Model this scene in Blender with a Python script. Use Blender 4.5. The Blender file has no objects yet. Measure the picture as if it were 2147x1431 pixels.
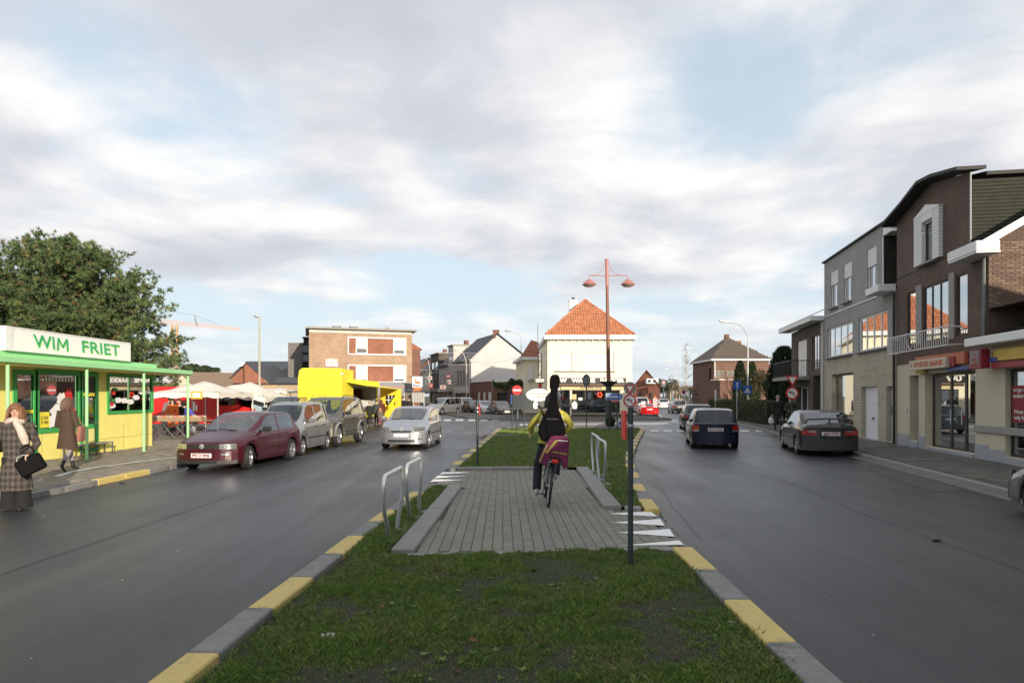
import bpy, math, random
import numpy as np
from mathutils import Vector, Matrix
random.seed(7)
rng = np.random.default_rng(7)
sc = bpy.context.scene
COL = sc.collection
R = math.radians
PI = math.pi
# --- camera
F, CX, HY, CH = 1372.0, 1073.5, 830.0, 1.85
cam_d = bpy.data.cameras.new("camera")
cam = bpy.data.objects.new("camera", cam_d)
COL.objects.link(cam)
cam.location = (0, 0, CH)
cam.rotation_euler = (R(90), 0, 0)
cam_d.sensor_width = 36
cam_d.lens = 36 * F / 2147
cam_d.shift_y = (HY - 715.5) / 2147
cam_d.clip_start = 0.1
cam_d.clip_end = 3000
sc.camera = cam
# --- sun, sky, exposure
SUN_AZ, SUN_EL = R(27), R(14)
SUN_DIR = Vector((math.sin(SUN_AZ) * math.cos(SUN_EL), -math.cos(SUN_AZ) * math.cos(SUN_EL), math.sin(SUN_EL)))
sd = bpy.data.lights.new("sun", 'SUN')
sd.energy = 5.0
sd.angle = R(0.53)
sd.color = (1.0, 0.87, 0.69)
sun = bpy.data.objects.new("sun", sd)
COL.objects.link(sun)
sun.rotation_euler = SUN_DIR.to_track_quat('Z', 'Y').to_euler()
sc.view_settings.view_transform = 'Standard'
sc.view_settings.look = 'None'
sc.view_settings.gamma = 1
sc.view_settings.use_curve_mapping = False
sc.view_settings.exposure = 0.28
world = bpy.data.worlds.new("World")
sc.world = world
world.use_nodes = True
nt = world.node_tree
nt.nodes.clear()
N = nt.nodes.new
L = nt.links.new
def mth(tree, op, a, b=None, c=None, clamp=False):
 n = tree.nodes.new('ShaderNodeMath')
 n.operation = op
 n.use_clamp = clamp
 for i, v in enumerate((a, b, c)):
  if v is None:
   continue
  if isinstance(v, (int, float)):
   n.inputs[i].default_value = v
  else:
   tree.links.new(v, n.inputs[i])
 return n.outputs[0]
SKY_OFF = (11.48, 5.40, 2.0)
def build_world():
 sky = N('ShaderNodeTexSky')
 sky.sky_type = 'NISHITA'
 sky.sun_disc = False
 sky.sun_elevation = SUN_EL
 sky.sun_rotation = PI - SUN_AZ
 sky.air_density = 1.0
 sky.dust_density = 1.6
 sky.ozone_density = 1.4
 skb = N('ShaderNodeBackground')
 skb.inputs[1].default_value = 0.15
 tc = N('ShaderNodeTexCoord')
 hsv = N('ShaderNodeMix')
 hsv.data_type = 'RGBA'
 hsv.blend_type = 'MIX'
 sep = N('ShaderNodeSeparateXYZ')
 L(tc.outputs['Generated'], sep.inputs[0])
 z = mth(nt, 'MAXIMUM', sep.outputs[2], 0.0)
 hz = mth(nt, 'POWER', mth(nt, 'SUBTRACT', 1.0, z), 3.0)
 vf = mth(nt, 'MULTIPLY_ADD', hz, 0.32, 0.60)
 L(sky.outputs[0], hsv.inputs[6])
 hsv.inputs[7].default_value = (4.05, 4.65, 5.1, 1)
 L(vf, hsv.inputs[0])
 L(hsv.outputs[2], skb.inputs[0])
 den = mth(nt, 'ADD', z, 0.16)
 px = mth(nt, 'DIVIDE', sep.outputs[0], den)
 py = mth(nt, 'DIVIDE', sep.outputs[1], den)
 cb = N('ShaderNodeCombineXYZ')
 L(px, cb.inputs[0]); L(py, cb.inputs[1])
 def noise(vec, scale, detail, rough, off=(0, 0, 0), dist=0.0):
  mp = N('ShaderNodeMapping')
  mp.inputs[1].default_value = off
  L(vec, mp.inputs[0])
  n = N('ShaderNodeTexNoise')
  n.inputs['Scale'].default_value = scale
  n.inputs['Detail'].default_value = detail
  n.inputs['Roughness'].default_value = rough
  n.inputs['Distortion'].default_value = dist
  L(mp.outputs[0], n.inputs[0])
  return n.outputs[0]
 off = Vector(SKY_OFF)
 big = noise(cb.outputs[0], 0.62, 3, 0.5, off)
 fine = noise(cb.outputs[0], 1.7, 9, 0.55, off + Vector((5, 2, 0)), 0.25)
 dens = mth(nt, 'ADD', mth(nt, 'MULTIPLY', big, 0.62), mth(nt, 'MULTIPLY', fine, 0.38))
 big2 = noise(cb.outputs[0], 0.62, 3, 0.5, off + Vector((0.10, -0.16, 0)))
 fine2 = noise(cb.outputs[0], 1.7, 9, 0.55, off + Vector((5.10, 1.84, 0)), 0.25)
 dens2 = mth(nt, 'ADD', mth(nt, 'MULTIPLY', big2, 0.62), mth(nt, 'MULTIPLY', fine2, 0.38))
 cov = N('ShaderNodeMapRange')
 cov.interpolation_type = 'SMOOTHSTEP'
 cov.inputs[1].default_value = 0.39
 cov.inputs[2].default_value = 0.512
 L(dens, cov.inputs[0])
 lowfade = N('ShaderNodeMapRange')
 lowfade.interpolation_type = 'SMOOTHSTEP'
 lowfade.inputs[1].default_value = 0.02
 lowfade.inputs[2].default_value = 0.17
 lowfade.inputs[3].default_value = 0.35
 L(sep.outputs[2], lowfade.inputs[0])
 fac = mth(nt, 'MULTIPLY', cov.outputs[0], lowfade.outputs[0])
 rel = mth(nt, 'SUBTRACT', dens, dens2)
 thick = mth(nt, 'SUBTRACT', dens, 0.53)
 sh = mth(nt, 'MULTIPLY_ADD', rel, 4.2, 0.66)
 sh = mth(nt, 'SUBTRACT', sh, mth(nt, 'MULTIPLY', thick, 3.0), clamp=True)
 cr = N('ShaderNodeValToRGB')
 e = cr.color_ramp.elements
 e[0].position = 0.12; e[0].color = (0.46, 0.485, 0.545, 1)
 e[1].position = 0.98; e[1].color = (0.87, 0.855, 0.835, 1)
 m = cr.color_ramp.elements.new(0.55); m.color = (0.565, 0.585, 0.635, 1)
 L(sh, cr.inputs[0])
 clb = N('ShaderNodeBackground')
 L(cr.outputs[0], clb.inputs[0])
 clb.inputs[1].default_value = 1.0
 mx = N('ShaderNodeMixShader')
 L(fac, mx.inputs[0]); L(skb.outputs[0], mx.inputs[1]); L(clb.outputs[0], mx.inputs[2])
 out = N('ShaderNodeOutputWorld')
 L(mx.outputs[0], out.inputs[0])
build_world()
# --- survey helpers
def PG(x, y, z=0.0):
 Y = F * (CH - z) / (y - HY)
 return Vector(((x - CX) * Y / F, Y, z))
def XQ(x, Y):
 return (x - CX) * Y / F
def ZQ(y, Y):
 return CH + (HY - y) * Y / F
# --- materials
MATS = {}
def mat(name, col=(0.5, 0.5, 0.5), rough=0.6, metal=0.0, var=0.12, scale=6.0, bump=0.0, bscale=None,
 spec=None, coat=0.0, emit=None, estr=1.0, dirt=None):
 if name in MATS:
  return MATS[name]
 m = bpy.data.materials.new(name)
 m.use_nodes = True
 t = m.node_tree
 b = t.nodes['Principled BSDF']
 b.inputs['Roughness'].default_value = rough
 b.inputs['Metallic'].default_value = metal
 if spec is not None:
  b.inputs['IOR'].default_value = spec
 b.inputs['Coat Weight'].default_value = coat
 tc = t.nodes.new('ShaderNodeTexCoord')
 n = t.nodes.new('ShaderNodeTexNoise')
 n.inputs['Scale'].default_value = scale
 n.inputs['Detail'].default_value = 6
 n.inputs['Roughness'].default_value = 0.65
 t.links.new(tc.outputs['Object'], n.inputs[0])
 r = t.nodes.new('ShaderNodeValToRGB')
 lo = [c * (1 - var) for c in col[:3]] + [1]
 hi = [min(1, c * (1 + var)) for c in col[:3]] + [1]
 r.color_ramp.elements[0].position = 0.3
 r.color_ramp.elements[0].color = lo
 r.color_ramp.elements[1].position = 0.7
 r.color_ramp.elements[1].color = hi
 t.links.new(n.outputs[0], r.inputs[0])
 src = r.outputs[0]
 if dirt:
  n2 = t.nodes.new('ShaderNodeTexNoise')
  n2.inputs['Scale'].default_value = dirt[0]
  n2.inputs['Detail'].default_value = 8
  n2.inputs['Roughness'].default_value = 0.7
  t.links.new(tc.outputs['Object'], n2.inputs[0])
  mr = t.nodes.new('ShaderNodeMapRange')
  mr.inputs[1].default_value = dirt[1]
  mr.inputs[2].default_value = dirt[1] + 0.14
  t.links.new(n2.outputs[0], mr.inputs[0])
  mx = t.nodes.new('ShaderNodeMix')
  mx.data_type = 'RGBA'
  t.links.new(mr.outputs[0], mx.inputs[0])
  t.links.new(src, mx.inputs[6])
  mx.inputs[7].default_value = (*dirt[2], 1)
  src = mx.outputs[2]
 t.links.new(src, b.inputs['Base Color'])
 rr = mth(t, 'MULTIPLY_ADD', n.outputs[0], 0.25 * rough, rough * 0.88)
 t.links.new(rr, b.inputs['Roughness'])
 if bump:
  nb = t.nodes.new('ShaderNodeTexNoise')
  nb.inputs['Scale'].default_value = bscale or scale * 8
  nb.inputs['Detail'].default_value = 5
  t.links.new(tc.outputs['Object'], nb.inputs[0])
  bp = t.nodes.new('ShaderNodeBump')
  bp.inputs['Strength'].default_value = bump
  bp.inputs['Distance'].default_value = 0.01
  t.links.new(nb.outputs[0], bp.inputs['Height'])
  t.links.new(bp.outputs[0], b.inputs['Normal'])
 if emit:
  b.inputs['Emission Color'].default_value = (*emit, 1)
  b.inputs['Emission Strength'].default_value = estr
 MATS[name] = m
 return m
def brick(name, c1, c2, mortar, w=0.21, h=0.065, mort=0.012, rough=0.85, bump=0.5, stain=0.25):
 if name in MATS:
  return MATS[name]
 m = bpy.data.materials.new(name)
 m.use_nodes = True
 t = m.node_tree
 b = t.nodes['Principled BSDF']
 b.inputs['Roughness'].default_value = rough
 tc = t.nodes.new('ShaderNodeTexCoord')
 sp = t.nodes.new('ShaderNodeSeparateXYZ')
 t.links.new(tc.outputs['Object'], sp.inputs[0])
 cb = t.nodes.new('ShaderNodeCombineXYZ')
 t.links.new(mth(t, 'ADD', sp.outputs[0], sp.outputs[1]), cb.inputs[0])
 t.links.new(sp.outputs[2], cb.inputs[1])
 br = t.nodes.new('ShaderNodeTexBrick')
 br.inputs['Scale'].default_value = 1.0
 br.inputs['Brick Width'].default_value = w
 br.inputs['Row Height'].default_value = h
 br.inputs['Mortar Size'].default_value = mort
 br.inputs['Mortar Smooth'].default_value = 0.2
 br.inputs['Color1'].default_value = (*c1, 1)
 br.inputs['Color2'].default_value = (*c2, 1)
 br.inputs['Mortar'].default_value = (*mortar, 1)
 t.links.new(cb.outputs[0], br.inputs[0])
 n = t.nodes.new('ShaderNodeTexNoise')
 n.inputs['Scale'].default_value = 0.9
 n.inputs['Detail'].default_value = 8
 n.inputs['Roughness'].default_value = 0.7
 t.links.new(tc.outputs['Object'], n.inputs[0])
 mr = t.nodes.new('ShaderNodeMapRange')
 mr.inputs[1].default_value = 0.3
 mr.inputs[2].default_value = 0.7
 mr.inputs[3].default_value = 1 - stain
 mr.inputs[4].default_value = 1 + stain
 t.links.new(n.outputs[0], mr.inputs[0])
 vm = t.nodes.new('ShaderNodeVectorMath')
 vm.operation = 'SCALE'
 t.links.new(br.outputs['Color'], vm.inputs[0])
 t.links.new(mr.outputs[0], vm.inputs['Scale'])
 t.links.new(vm.outputs[0], b.inputs['Base Color'])
 bp = t.nodes.new('ShaderNodeBump')
 bp.inputs['Strength'].default_value = bump
 bp.inputs['Distance'].default_value = 0.008
 bp.invert = True
 t.links.new(br.outputs['Fac'], bp.inputs['Height'])
 t.links.new(bp.outputs[0], b.inputs['Normal'])
 MATS[name] = m
 return m
def glass(name, tint=(0.35, 0.38, 0.38), refl=0.06, k=0.85, rough=0.01):
 if name in MATS:
  return MATS[name]
 m = bpy.data.materials.new(name)
 m.use_nodes = True
 t = m.node_tree
 t.nodes.remove(t.nodes['Principled BSDF'])
 tr = t.nodes.new('ShaderNodeBsdfTransparent')
 tr.inputs[0].default_value = (*tint, 1)
 gl = t.nodes.new('ShaderNodeBsdfGlossy')
 gl.inputs['Roughness'].default_value = rough
 gl.inputs[0].default_value = (0.95, 0.97, 1, 1)
 lw = t.nodes.new('ShaderNodeLayerWeight')
 lw.inputs[0].default_value = 0.5
 f = mth(t, 'MULTIPLY_ADD', mth(t, 'POWER', lw.outputs['Facing'], 2.2), k, refl, clamp=True)
 mx = t.nodes.new('ShaderNodeMixShader')
 t.links.new(f, mx.inputs[0])
 t.links.new(tr.outputs[0], mx.inputs[1])
 t.links.new(gl.outputs[0], mx.inputs[2])
 t.links.new(mx.outputs[0], t.nodes['Material Output'].inputs[0])
 MATS[name] = m
 return m
# --- mesh building
class MB:
 def __init__(s):
  s.v = []
  s.f = []
  s.mi = []
  s.cur = 0
  s.T = None
 def add(s, vs, fs):
  o = len(s.v)
  if s.T is not None:
   vs = [tuple(s.T @ Vector(v)) for v in vs]
  s.v += [tuple(v) for v in vs]
  s.f += [tuple(i + o for i in f) for f in fs]
  s.mi += [s.cur] * len(fs)
  return s
 def box(s, x0, x1, y0, y1, z0, z1):
  if x0 > x1: x0, x1 = x1, x0
  if y0 > y1: y0, y1 = y1, y0
  if z0 > z1: z0, z1 = z1, z0
  v = [(x0, y0, z0), (x1, y0, z0), (x1, y1, z0), (x0, y1, z0), (x0, y0, z1), (x1, y0, z1), (x1, y1, z1), (x0, y1, z1)]
  return s.add(v, [(0, 3, 2, 1), (4, 5, 6, 7), (0, 1, 5, 4), (1, 2, 6, 5), (2, 3, 7, 6), (3, 0, 4, 7)])
 def cbox(s, x0, x1, y0, y1, z0, z1, c=0.02):
  if x0 > x1: x0, x1 = x1, x0
  if y0 > y1: y0, y1 = y1, y0
  if z0 > z1: z0, z1 = z1, z0
  c = min(c, (x1 - x0) / 2.2, (y1 - y0) / 2.2, (z1 - z0) / 2.2)
  X = (x0, x1); Y = (y0, y1); Z = (z0, z1)
  sg = (1, -1)
  v = []
  idx = {}
  for i in (0, 1):
   for j in (0, 1):
    for k in (0, 1):
     for a in range(3):
      p = [X[i] + sg[i] * c, Y[j] + sg[j] * c, Z[k] + sg[k] * c]
      p[a] = (X, Y, Z)[a][(i, j, k)[a]]
      idx[i, j, k, a] = len(v)
      v.append(tuple(p))
  fs = []
  for a in range(3):
   b, d = (a + 1) % 3, (a + 2) % 3
   for e in (0, 1):
    q = []
    for (u, w) in ((0, 0), (1, 0), (1, 1), (0, 1)):
     t = [0, 0, 0]; t[a] = e; t[b] = u; t[d] = w
     q.append(idx[t[0], t[1], t[2], a])
    fs.append(tuple(q if e else q[::-1]))
   for u in (0, 1):
    for w in (0, 1):
     t0 = [0, 0, 0]; t0[a] = 0; t0[b] = u; t0[d] = w
     t1 = list(t0); t1[a] = 1
     q = [idx[(*t0, b)], idx[(*t1, b)], idx[(*t1, d)], idx[(*t0, d)]]
     fs.append(tuple(q))
  for i in (0, 1):
   for j in (0, 1):
    for k in (0, 1):
     fs.append((idx[i, j, k, 0], idx[i, j, k, 1], idx[i, j, k, 2]))
  return s.add(v, fs)
 def cyl(s, p0, p1, r0, r1=None, n=10, caps=True):
  r1 = r0 if r1 is None else r1
  p0 = Vector(p0); p1 = Vector(p1)
  d = (p1 - p0)
  if d.length < 1e-6:
   return s
  d.normalize()
  a = d.orthogonal().normalized()
  b = d.cross(a)
  v = []
  for p, r in ((p0, r0), (p1, r1)):
   for i in range(n):
    t = 2 * PI * i / n
    v.append(p + a * (r * math.cos(t)) + b * (r * math.sin(t)))
  fs = [(i, (i + 1) % n, n + (i + 1) % n, n + i) for i in range(n)]
  if caps:
   fs += [tuple(range(n))[::-1], tuple(range(n, 2 * n))]
  return s.add(v, fs)
 def tube(s, pts, r, n=8, closed=False, radii=None):
  pts = [Vector(p) for p in pts]
  m = len(pts)
  v = []
  a = None
  for i, p in enumerate(pts):
   if closed:
    d = pts[(i + 1) % m] - pts[i - 1]
   else:
    d = pts[min(i + 1, m - 1)] - pts[max(i - 1, 0)]
   d.normalize()
   if a is None:
    a = d.orthogonal().normalized()
   else:
    a = (a - d * a.dot(d))
    a = a.normalized() if a.length > 1e-5 else d.orthogonal().normalized()
   b = d.cross(a)
   rr = radii[i] if radii else r
   for k in range(n):
    t = 2 * PI * k / n
    v.append(p + a * (rr * math.cos(t)) + b * (rr * math.sin(t)))
  fs = []
  for i in range(m if closed else m - 1):
   j = (i + 1) % m
   for k in range(n):
    fs.append((i * n + k, i * n + (k + 1) % n, j * n + (k + 1) % n, j * n + k))
  if not closed:
   fs += [tuple(range(n))[::-1], tuple(range((m - 1) * n, m * n))]
  return s.add(v, fs)
 def prism(s, pts, d0, d1, ax='y'):
  if ax == 'y':
   g = lambda a, b, d: (a, d, b)
  elif ax == 'x':
   g = lambda a, b, d: (d, a, b)
  else:
   g = lambda a, b, d: (a, b, d)
  n = len(pts)
  v = [g(a, b, d0) for a, b in pts] + [g(a, b, d1) for a, b in pts]
  fs = [tuple(range(n)), tuple(range(n, 2 * n))[::-1]] + [(i, n + i, n + (i + 1) % n, (i + 1) % n) for i in range(n)]
  return s.add(v, fs)
 def sph(s, c, r, nu=12, nv=8):
  rx, ry, rz = r if isinstance(r, (tuple, list)) else (r, r, r)
  v = [(c[0], c[1], c[2] - rz)]
  for j in range(1, nv):
   ph = -PI / 2 + PI * j / nv
   for i in range(nu):
    t = 2 * PI * i / nu
    v.append((c[0] + rx * math.cos(ph) * math.cos(t), c[1] + ry * math.cos(ph) * math.sin(t), c[2] + rz * math.sin(ph)))
  v.append((c[0], c[1], c[2] + rz))
  fs = []
  for i in range(nu):
   fs.append((0, 1 + (i + 1) % nu, 1 + i))
   for j in range(nv - 2):
    a = 1 + j * nu
    fs.append((a + i, a + (i + 1) % nu, a + nu + (i + 1) % nu, a + nu + i))
   fs.append((len(v) - 1, 1 + (nv - 2) * nu + i, 1 + (nv - 2) * nu + (i + 1) % nu))
  return s.add(v, fs)
 def lathe(s, prof, c=(0, 0, 0), ax='z', n=16, caps=False):
  v = []
  for r, h in prof:
   for i in range(n):
    t = 2 * PI * i / n
    a, b = r * math.cos(t), r * math.sin(t)
    if ax == 'z': p = (a, b, h)
    elif ax == 'y': p = (a, h, b)
    else: p = (h, a, b)
    v.append((p[0] + c[0], p[1] + c[1], p[2] + c[2]))
  fs = []
  for j in range(len(prof) - 1):
   for i in range(n):
    fs.append((j * n + i, j * n + (i + 1) % n, (j + 1) * n + (i + 1) % n, (j + 1) * n + i))
  if caps:
   fs += [tuple(range(n)), tuple(range((len(prof) - 1) * n, len(prof) * n))]
  return s.add(v, fs)
 def quad(s, a, b, c, d):
  return s.add([a, b, c, d], [(0, 1, 2, 3)])
 def poly(s, pts):
  return s.add(pts, [tuple(range(len(pts)))])
 def mesh(s, name, mats, smooth=None):
  me = bpy.data.meshes.new(name)
  me.from_pydata(s.v, [], s.f)
  if not isinstance(mats, (list, tuple)):
   mats = [mats]
  for m in mats:
   me.materials.append(m)
  if len(mats) > 1:
   me.polygons.foreach_set('material_index', s.mi)
  if smooth:
   me.polygons.foreach_set('use_smooth', [True] * len(me.polygons))
   me.set_sharp_from_angle(angle=R(smooth))
  me.update()
  return me
 def build(s, name, mats, parent=None, smooth=None, loc=None, rz=None):
  return link(name, s.mesh(name, mats, smooth), parent, loc, rz)
def link(name, me, parent=None, loc=None, rz=None):
 o = bpy.data.objects.new(name, me)
 COL.objects.link(o)
 if parent is not None:
  o.parent = parent
 if loc is not None:
  o.location = loc
 if rz is not None:
  o.rotation_euler = (0, 0, rz)
 return o
def tag(o, label=None, cat=None, group=None, kind=None):
 if label: o['label'] = label
 if cat: o['category'] = cat
 if group: o['group'] = group
 if kind: o['kind'] = kind
 return o
def thing(name, label, cat, loc=(0, 0, 0), rz=0.0, group=None):
 o = bpy.data.objects.new(name, None)
 o.empty_display_size = 0.2
 COL.objects.link(o)
 o.location = loc
 o.rotation_euler = (0, 0, rz)
 return tag(o, label, cat, group)
KIDS = {}
def copy_tree(o, label, loc, rz=None, group=None, parent=None):
 c = o.copy()
 COL.objects.link(c)
 if parent is not None:
  c.parent = parent
 else:
  c.location = loc
  if rz is not None:
   c.rotation_euler = (0, 0, rz)
  if label: c['label'] = label
  if group: c['group'] = group
 for ch in list(o.children):
  copy_tree(ch, None, None, parent=c)
 return c
def pmesh(name, V, Fc, mats, mi=None, smooth=False):
 me = bpy.data.meshes.new(name)
 V = np.asarray(V, dtype=np.float32)
 Fc = np.asarray(Fc, dtype=np.int32)
 k = Fc.shape[1]
 me.vertices.add(len(V)); me.vertices.foreach_set('co', V.ravel())
 me.loops.add(Fc.size); me.loops.foreach_set('vertex_index', Fc.ravel())
 me.polygons.add(len(Fc))
 me.polygons.foreach_set('loop_start', np.arange(0, Fc.size, k, dtype=np.int32))
 try:
  me.polygons.foreach_set('loop_total', np.full(len(Fc), k, dtype=np.int32))
 except Exception:
  pass
 for m in (mats if isinstance(mats, (list, tuple)) else [mats]):
  me.materials.append(m)
 if mi is not None:
  me.polygons.foreach_set('material_index', np.asarray(mi, dtype=np.int32))
 me.update(calc_edges=True)
 return me
FONT = None
def text_part(s, size, m, parent, loc, name='lettering', rz=0.0, ext=0.004, bold=0.0, shear=0.0, width=None, spacing=1.0, align='CENTER', label=None):
 """letters standing upright, facing local -Y, centred on loc"""
 cu = bpy.data.curves.new('lettering', 'FONT')
 cu.body = s
 cu.size = size
 cu.align_x = align
 cu.align_y = 'CENTER'
 cu.extrude = ext
 cu.offset = bold
 cu.shear = shear
 cu.space_character = spacing
 cu.resolution_u = 3
 o = bpy.data.objects.new('lettering', cu)
 COL.objects.link(o)
 dg = bpy.context.evaluated_depsgraph_get()
 me = bpy.data.meshes.new_from_object(o.evaluated_get(dg))
 bpy.data.objects.remove(o)
 n = len(me.vertices)
 co = np.empty(n * 3, dtype=np.float32)
 me.vertices.foreach_get('co', co)
 co = co.reshape(-1, 3)
 if width and n:
  w = co[:, 0].max() - co[:, 0].min()
  co[:, 0] *= width / w
  if align == 'CENTER':
   co[:, 0] -= (co[:, 0].max() + co[:, 0].min()) / 2
 co2 = np.stack([co[:, 0], -co[:, 2], co[:, 1]], 1)
 me.vertices.foreach_set('co', co2.ravel())
 me.materials.clear()
 me.materials.append(m)
 me.update()
 ob = link(name, me, parent, loc, rz)
 if label: ob['label'] = label
 return ob
# --- common materials
def asphalt():
 m = bpy.data.materials.new('asphalt')
 m.use_nodes = True
 t = m.node_tree
 b = t.nodes['Principled BSDF']
 tc = t.nodes.new('ShaderNodeTexCoord')
 def nz(scale, detail, rough, sc3=(1, 1, 1), dist=0.0):
  mp = t.nodes.new('ShaderNodeMapping'); mp.inputs[3].default_value = sc3
  t.links.new(tc.outputs['Object'], mp.inputs[0])
  n = t.nodes.new('ShaderNodeTexNoise')
  n.inputs['Scale'].default_value = scale; n.inputs['Detail'].default_value = detail; n.inputs['Roughness'].default_value = rough; n.inputs['Distortion'].default_value = dist
  t.links.new(mp.outputs[0], n.inputs[0])
  return n.outputs[0]
 streak = nz(1.0, 5, .6, (1.3, .09, 1), .3)
 patch = nz(.28, 4, .55)
 grain = nz(38, 6, .75)
 stone = nz(420, 2, .6)
 k = mth(t, 'ADD', mth(t, 'MULTIPLY', streak, .55), mth(t, 'MULTIPLY', patch, .45))
 r = t.nodes.new('ShaderNodeValToRGB')
 r.color_ramp.elements[0].position = .36; r.color_ramp.elements[0].color = (.024, .0258, .028, 1)
 r.color_ramp.elements[1].position = .64; r.color_ramp.elements[1].color = (.046, .0495, .055, 1)
 t.links.new(k, r.inputs[0])
 vm = t.nodes.new('ShaderNodeVectorMath'); vm.operation = 'SCALE'
 t.links.new(r.outputs[0], vm.inputs[0])
 t.links.new(mth(t, 'MULTIPLY_ADD', grain, 2.2, -.10), vm.inputs['Scale'])
 vo = t.nodes.new('ShaderNodeTexVoronoi'); vo.feature = 'DISTANCE_TO_EDGE'; vo.inputs['Scale'].default_value = .33
 nv = t.nodes.new('ShaderNodeTexNoise'); nv.inputs['Scale'].default_value = 1.6; nv.inputs['Detail'].default_value = 6
 t.links.new(tc.outputs['Object'], nv.inputs[0])
 mx = t.nodes.new('ShaderNodeMix'); mx.data_type = 'VECTOR'; mx.inputs[0].default_value = .28
 t.links.new(tc.outputs['Object'], mx.inputs[4]); t.links.new(nv.outputs[1], mx.inputs[5])
 t.links.new(mx.outputs[1], vo.inputs[0])
 cr = t.nodes.new('ShaderNodeMapRange'); cr.inputs[1].default_value = .0; cr.inputs[2].default_value = .0035; cr.inputs[3].default_value = .72; cr.inputs[4].default_value = 1
 t.links.new(vo.outputs[0], cr.inputs[0])
 v2 = t.nodes.new('ShaderNodeVectorMath'); v2.operation = 'SCALE'
 t.links.new(vm.outputs[0], v2.inputs[0]); t.links.new(cr.outputs[0], v2.inputs['Scale'])
 t.links.new(v2.outputs[0], b.inputs['Base Color'])
 t.links.new(mth(t, 'SUBTRACT', .68, mth(t, 'MULTIPLY', k, .58)), b.inputs['Roughness'])
 bp = t.nodes.new('ShaderNodeBump'); bp.inputs['Strength'].default_value = .55; bp.inputs['Distance'].default_value = .006
 t.links.new(mth(t, 'ADD', grain, stone), bp.inputs['Height']); t.links.new(bp.outputs[0], b.inputs['Normal'])
 return m
ASPHALT = asphalt()
WHITEP = mat('white_paint', (0.78, 0.78, 0.76), 0.5, var=0.04)
ROADWHITE = mat('road_marking_paint', (0.62, 0.62, 0.60), 0.6, var=0.12, scale=9, dirt=(7, 0.58, (0.25, 0.25, 0.25)))
CONC = mat('kerb_concrete', (0.205, 0.20, 0.195), 0.85, var=0.20, scale=7, bump=0.4, dirt=(4, 0.54, (0.12, 0.115, 0.105)))
KYEL = mat('kerb_yellow_paint', (0.56, 0.43, 0.15), 0.75, var=0.12, scale=6, bump=0.3, dirt=(6, 0.56, (0.36, 0.29, 0.15)))
STEEL = mat('galvanised_steel', (0.50, 0.52, 0.54), 0.42, 0.45, var=0.12, scale=14)
DARKPOLE = mat('dark_green_grey_pole_paint', (0.045, 0.06, 0.063), 0.42, 0.2, var=0.15, scale=12)
GREYP = mat('light_grey_pole_paint', (0.46, 0.47, 0.47), 0.45, 0.3, var=0.08)
BLACK = mat('black_rubber', (0.012, 0.012, 0.013), 0.75, var=0.2)
BLACKP = mat('black_plastic', (0.018, 0.018, 0.019), 0.45, var=0.15)
REDP = mat('red_sign_paint', (0.62, 0.025, 0.03), 0.4, var=0.05)
BLUEP = mat('blue_sign_paint', (0.025, 0.12, 0.42), 0.4, var=0.05)
BACKP = mat('sign_back_grey', (0.10, 0.11, 0.115), 0.5, 0.4, var=0.08)
CREAM = mat('cream_render', (0.80, 0.74, 0.56), 0.85, var=0.04, scale=2, bump=0.15, bscale=60, dirt=(1.3, 0.62, (0.66, 0.58, 0.40)))
WINGLASS = glass('window_glass', (0.50, 0.52, 0.52), 0.20, 1.1)
CARGLASS = glass('car_glass', (0.40, 0.45, 0.43), 0.07, 0.65)
INT = mat('dark_interior', (0.035, 0.032, 0.03), 0.9, var=0.3)
SHUT = mat('white_roller_blind', (0.76, 0.74, 0.72), 0.6, var=0.03)
PVC = mat('white_window_frame', (0.74, 0.74, 0.73), 0.4, var=0.03)
# ==== ground, roads, island
GR = mat('distant_ground', (0.09, 0.085, 0.06), 0.95, var=0.3, scale=0.05)
g = MB(); g.box(-1500, 1500, -300, 2500, -0.6, -0.03)
tag(g.build('ground', GR), kind='structure')
g = MB()
g.add([(-60, -60, 0), (60, -60, 0), (60, 90, 0), (-60, 90, 0)], [(0, 1, 2, 3)])
g.add([(-16, 90, 0), (-2, 90, 0), (-60, 330, 0), (-80, 330, 0)], [(0, 1, 2, 3)])
g.add([(14, 90, 0), (32, 90, 0), (90, 420, 0), (72, 420, 0)], [(0, 1, 2, 3)])
tag(g.build('road', ASPHALT), kind='structure')
island = thing('traffic_island', None, None)
tag(island, kind='structure')
def flat(pts, z):
 return [(p[0], p[1], z) for p in pts]
def pxpoly(mb, pts, z, th=0.002):
 q = [PG(x, y, z) for x, y in pts]
 mb.poly([tuple(p) for p in q])
marks = []
for x0, x1 in ((905, 920), (931, 946), (956, 972), (983, 997), (1008, 1023), (1033, 1047)):
 marks.append([(x0, 878.6), (x1, 878.6), (x1 - 1, 881.8), (x0 - 1, 881.8)])
for x0, x1 in ((1363, 1380), (1391, 1408), (1418, 1434), (1551, 1570), (1584, 1597)):
 marks.append([(x0, 901), (x1, 901), (x1 + 1, 904), (x0 + 1, 904)])
for x0, x1 in ((1407, 1420), (1432, 1442)):
 marks.append([(x0, 880.4), (x1, 880.4), (x1 + 1, 882.2), (x0 + 1, 882.2)])
marks.append([(1090, 887.5), (1395, 885.5), (1402, 883.5), (1400, 886.5), (1388, 889.5), (1090, 890.8)])
marks.append([(1380, 868), (1383, 868), (1391, 875), (1387, 875)])
road_marks = thing('road_marking', None, None)
tag(road_marks, kind='structure')
for mk in marks:
 m_ = MB()
 q = [PG(x, y, 0.004) for x, y in mk]
 m_.poly([tuple(p) for p in q][::-1])
 m_.build('painted_dash', ROADWHITE, road_marks)
kerb_me = {}
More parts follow.
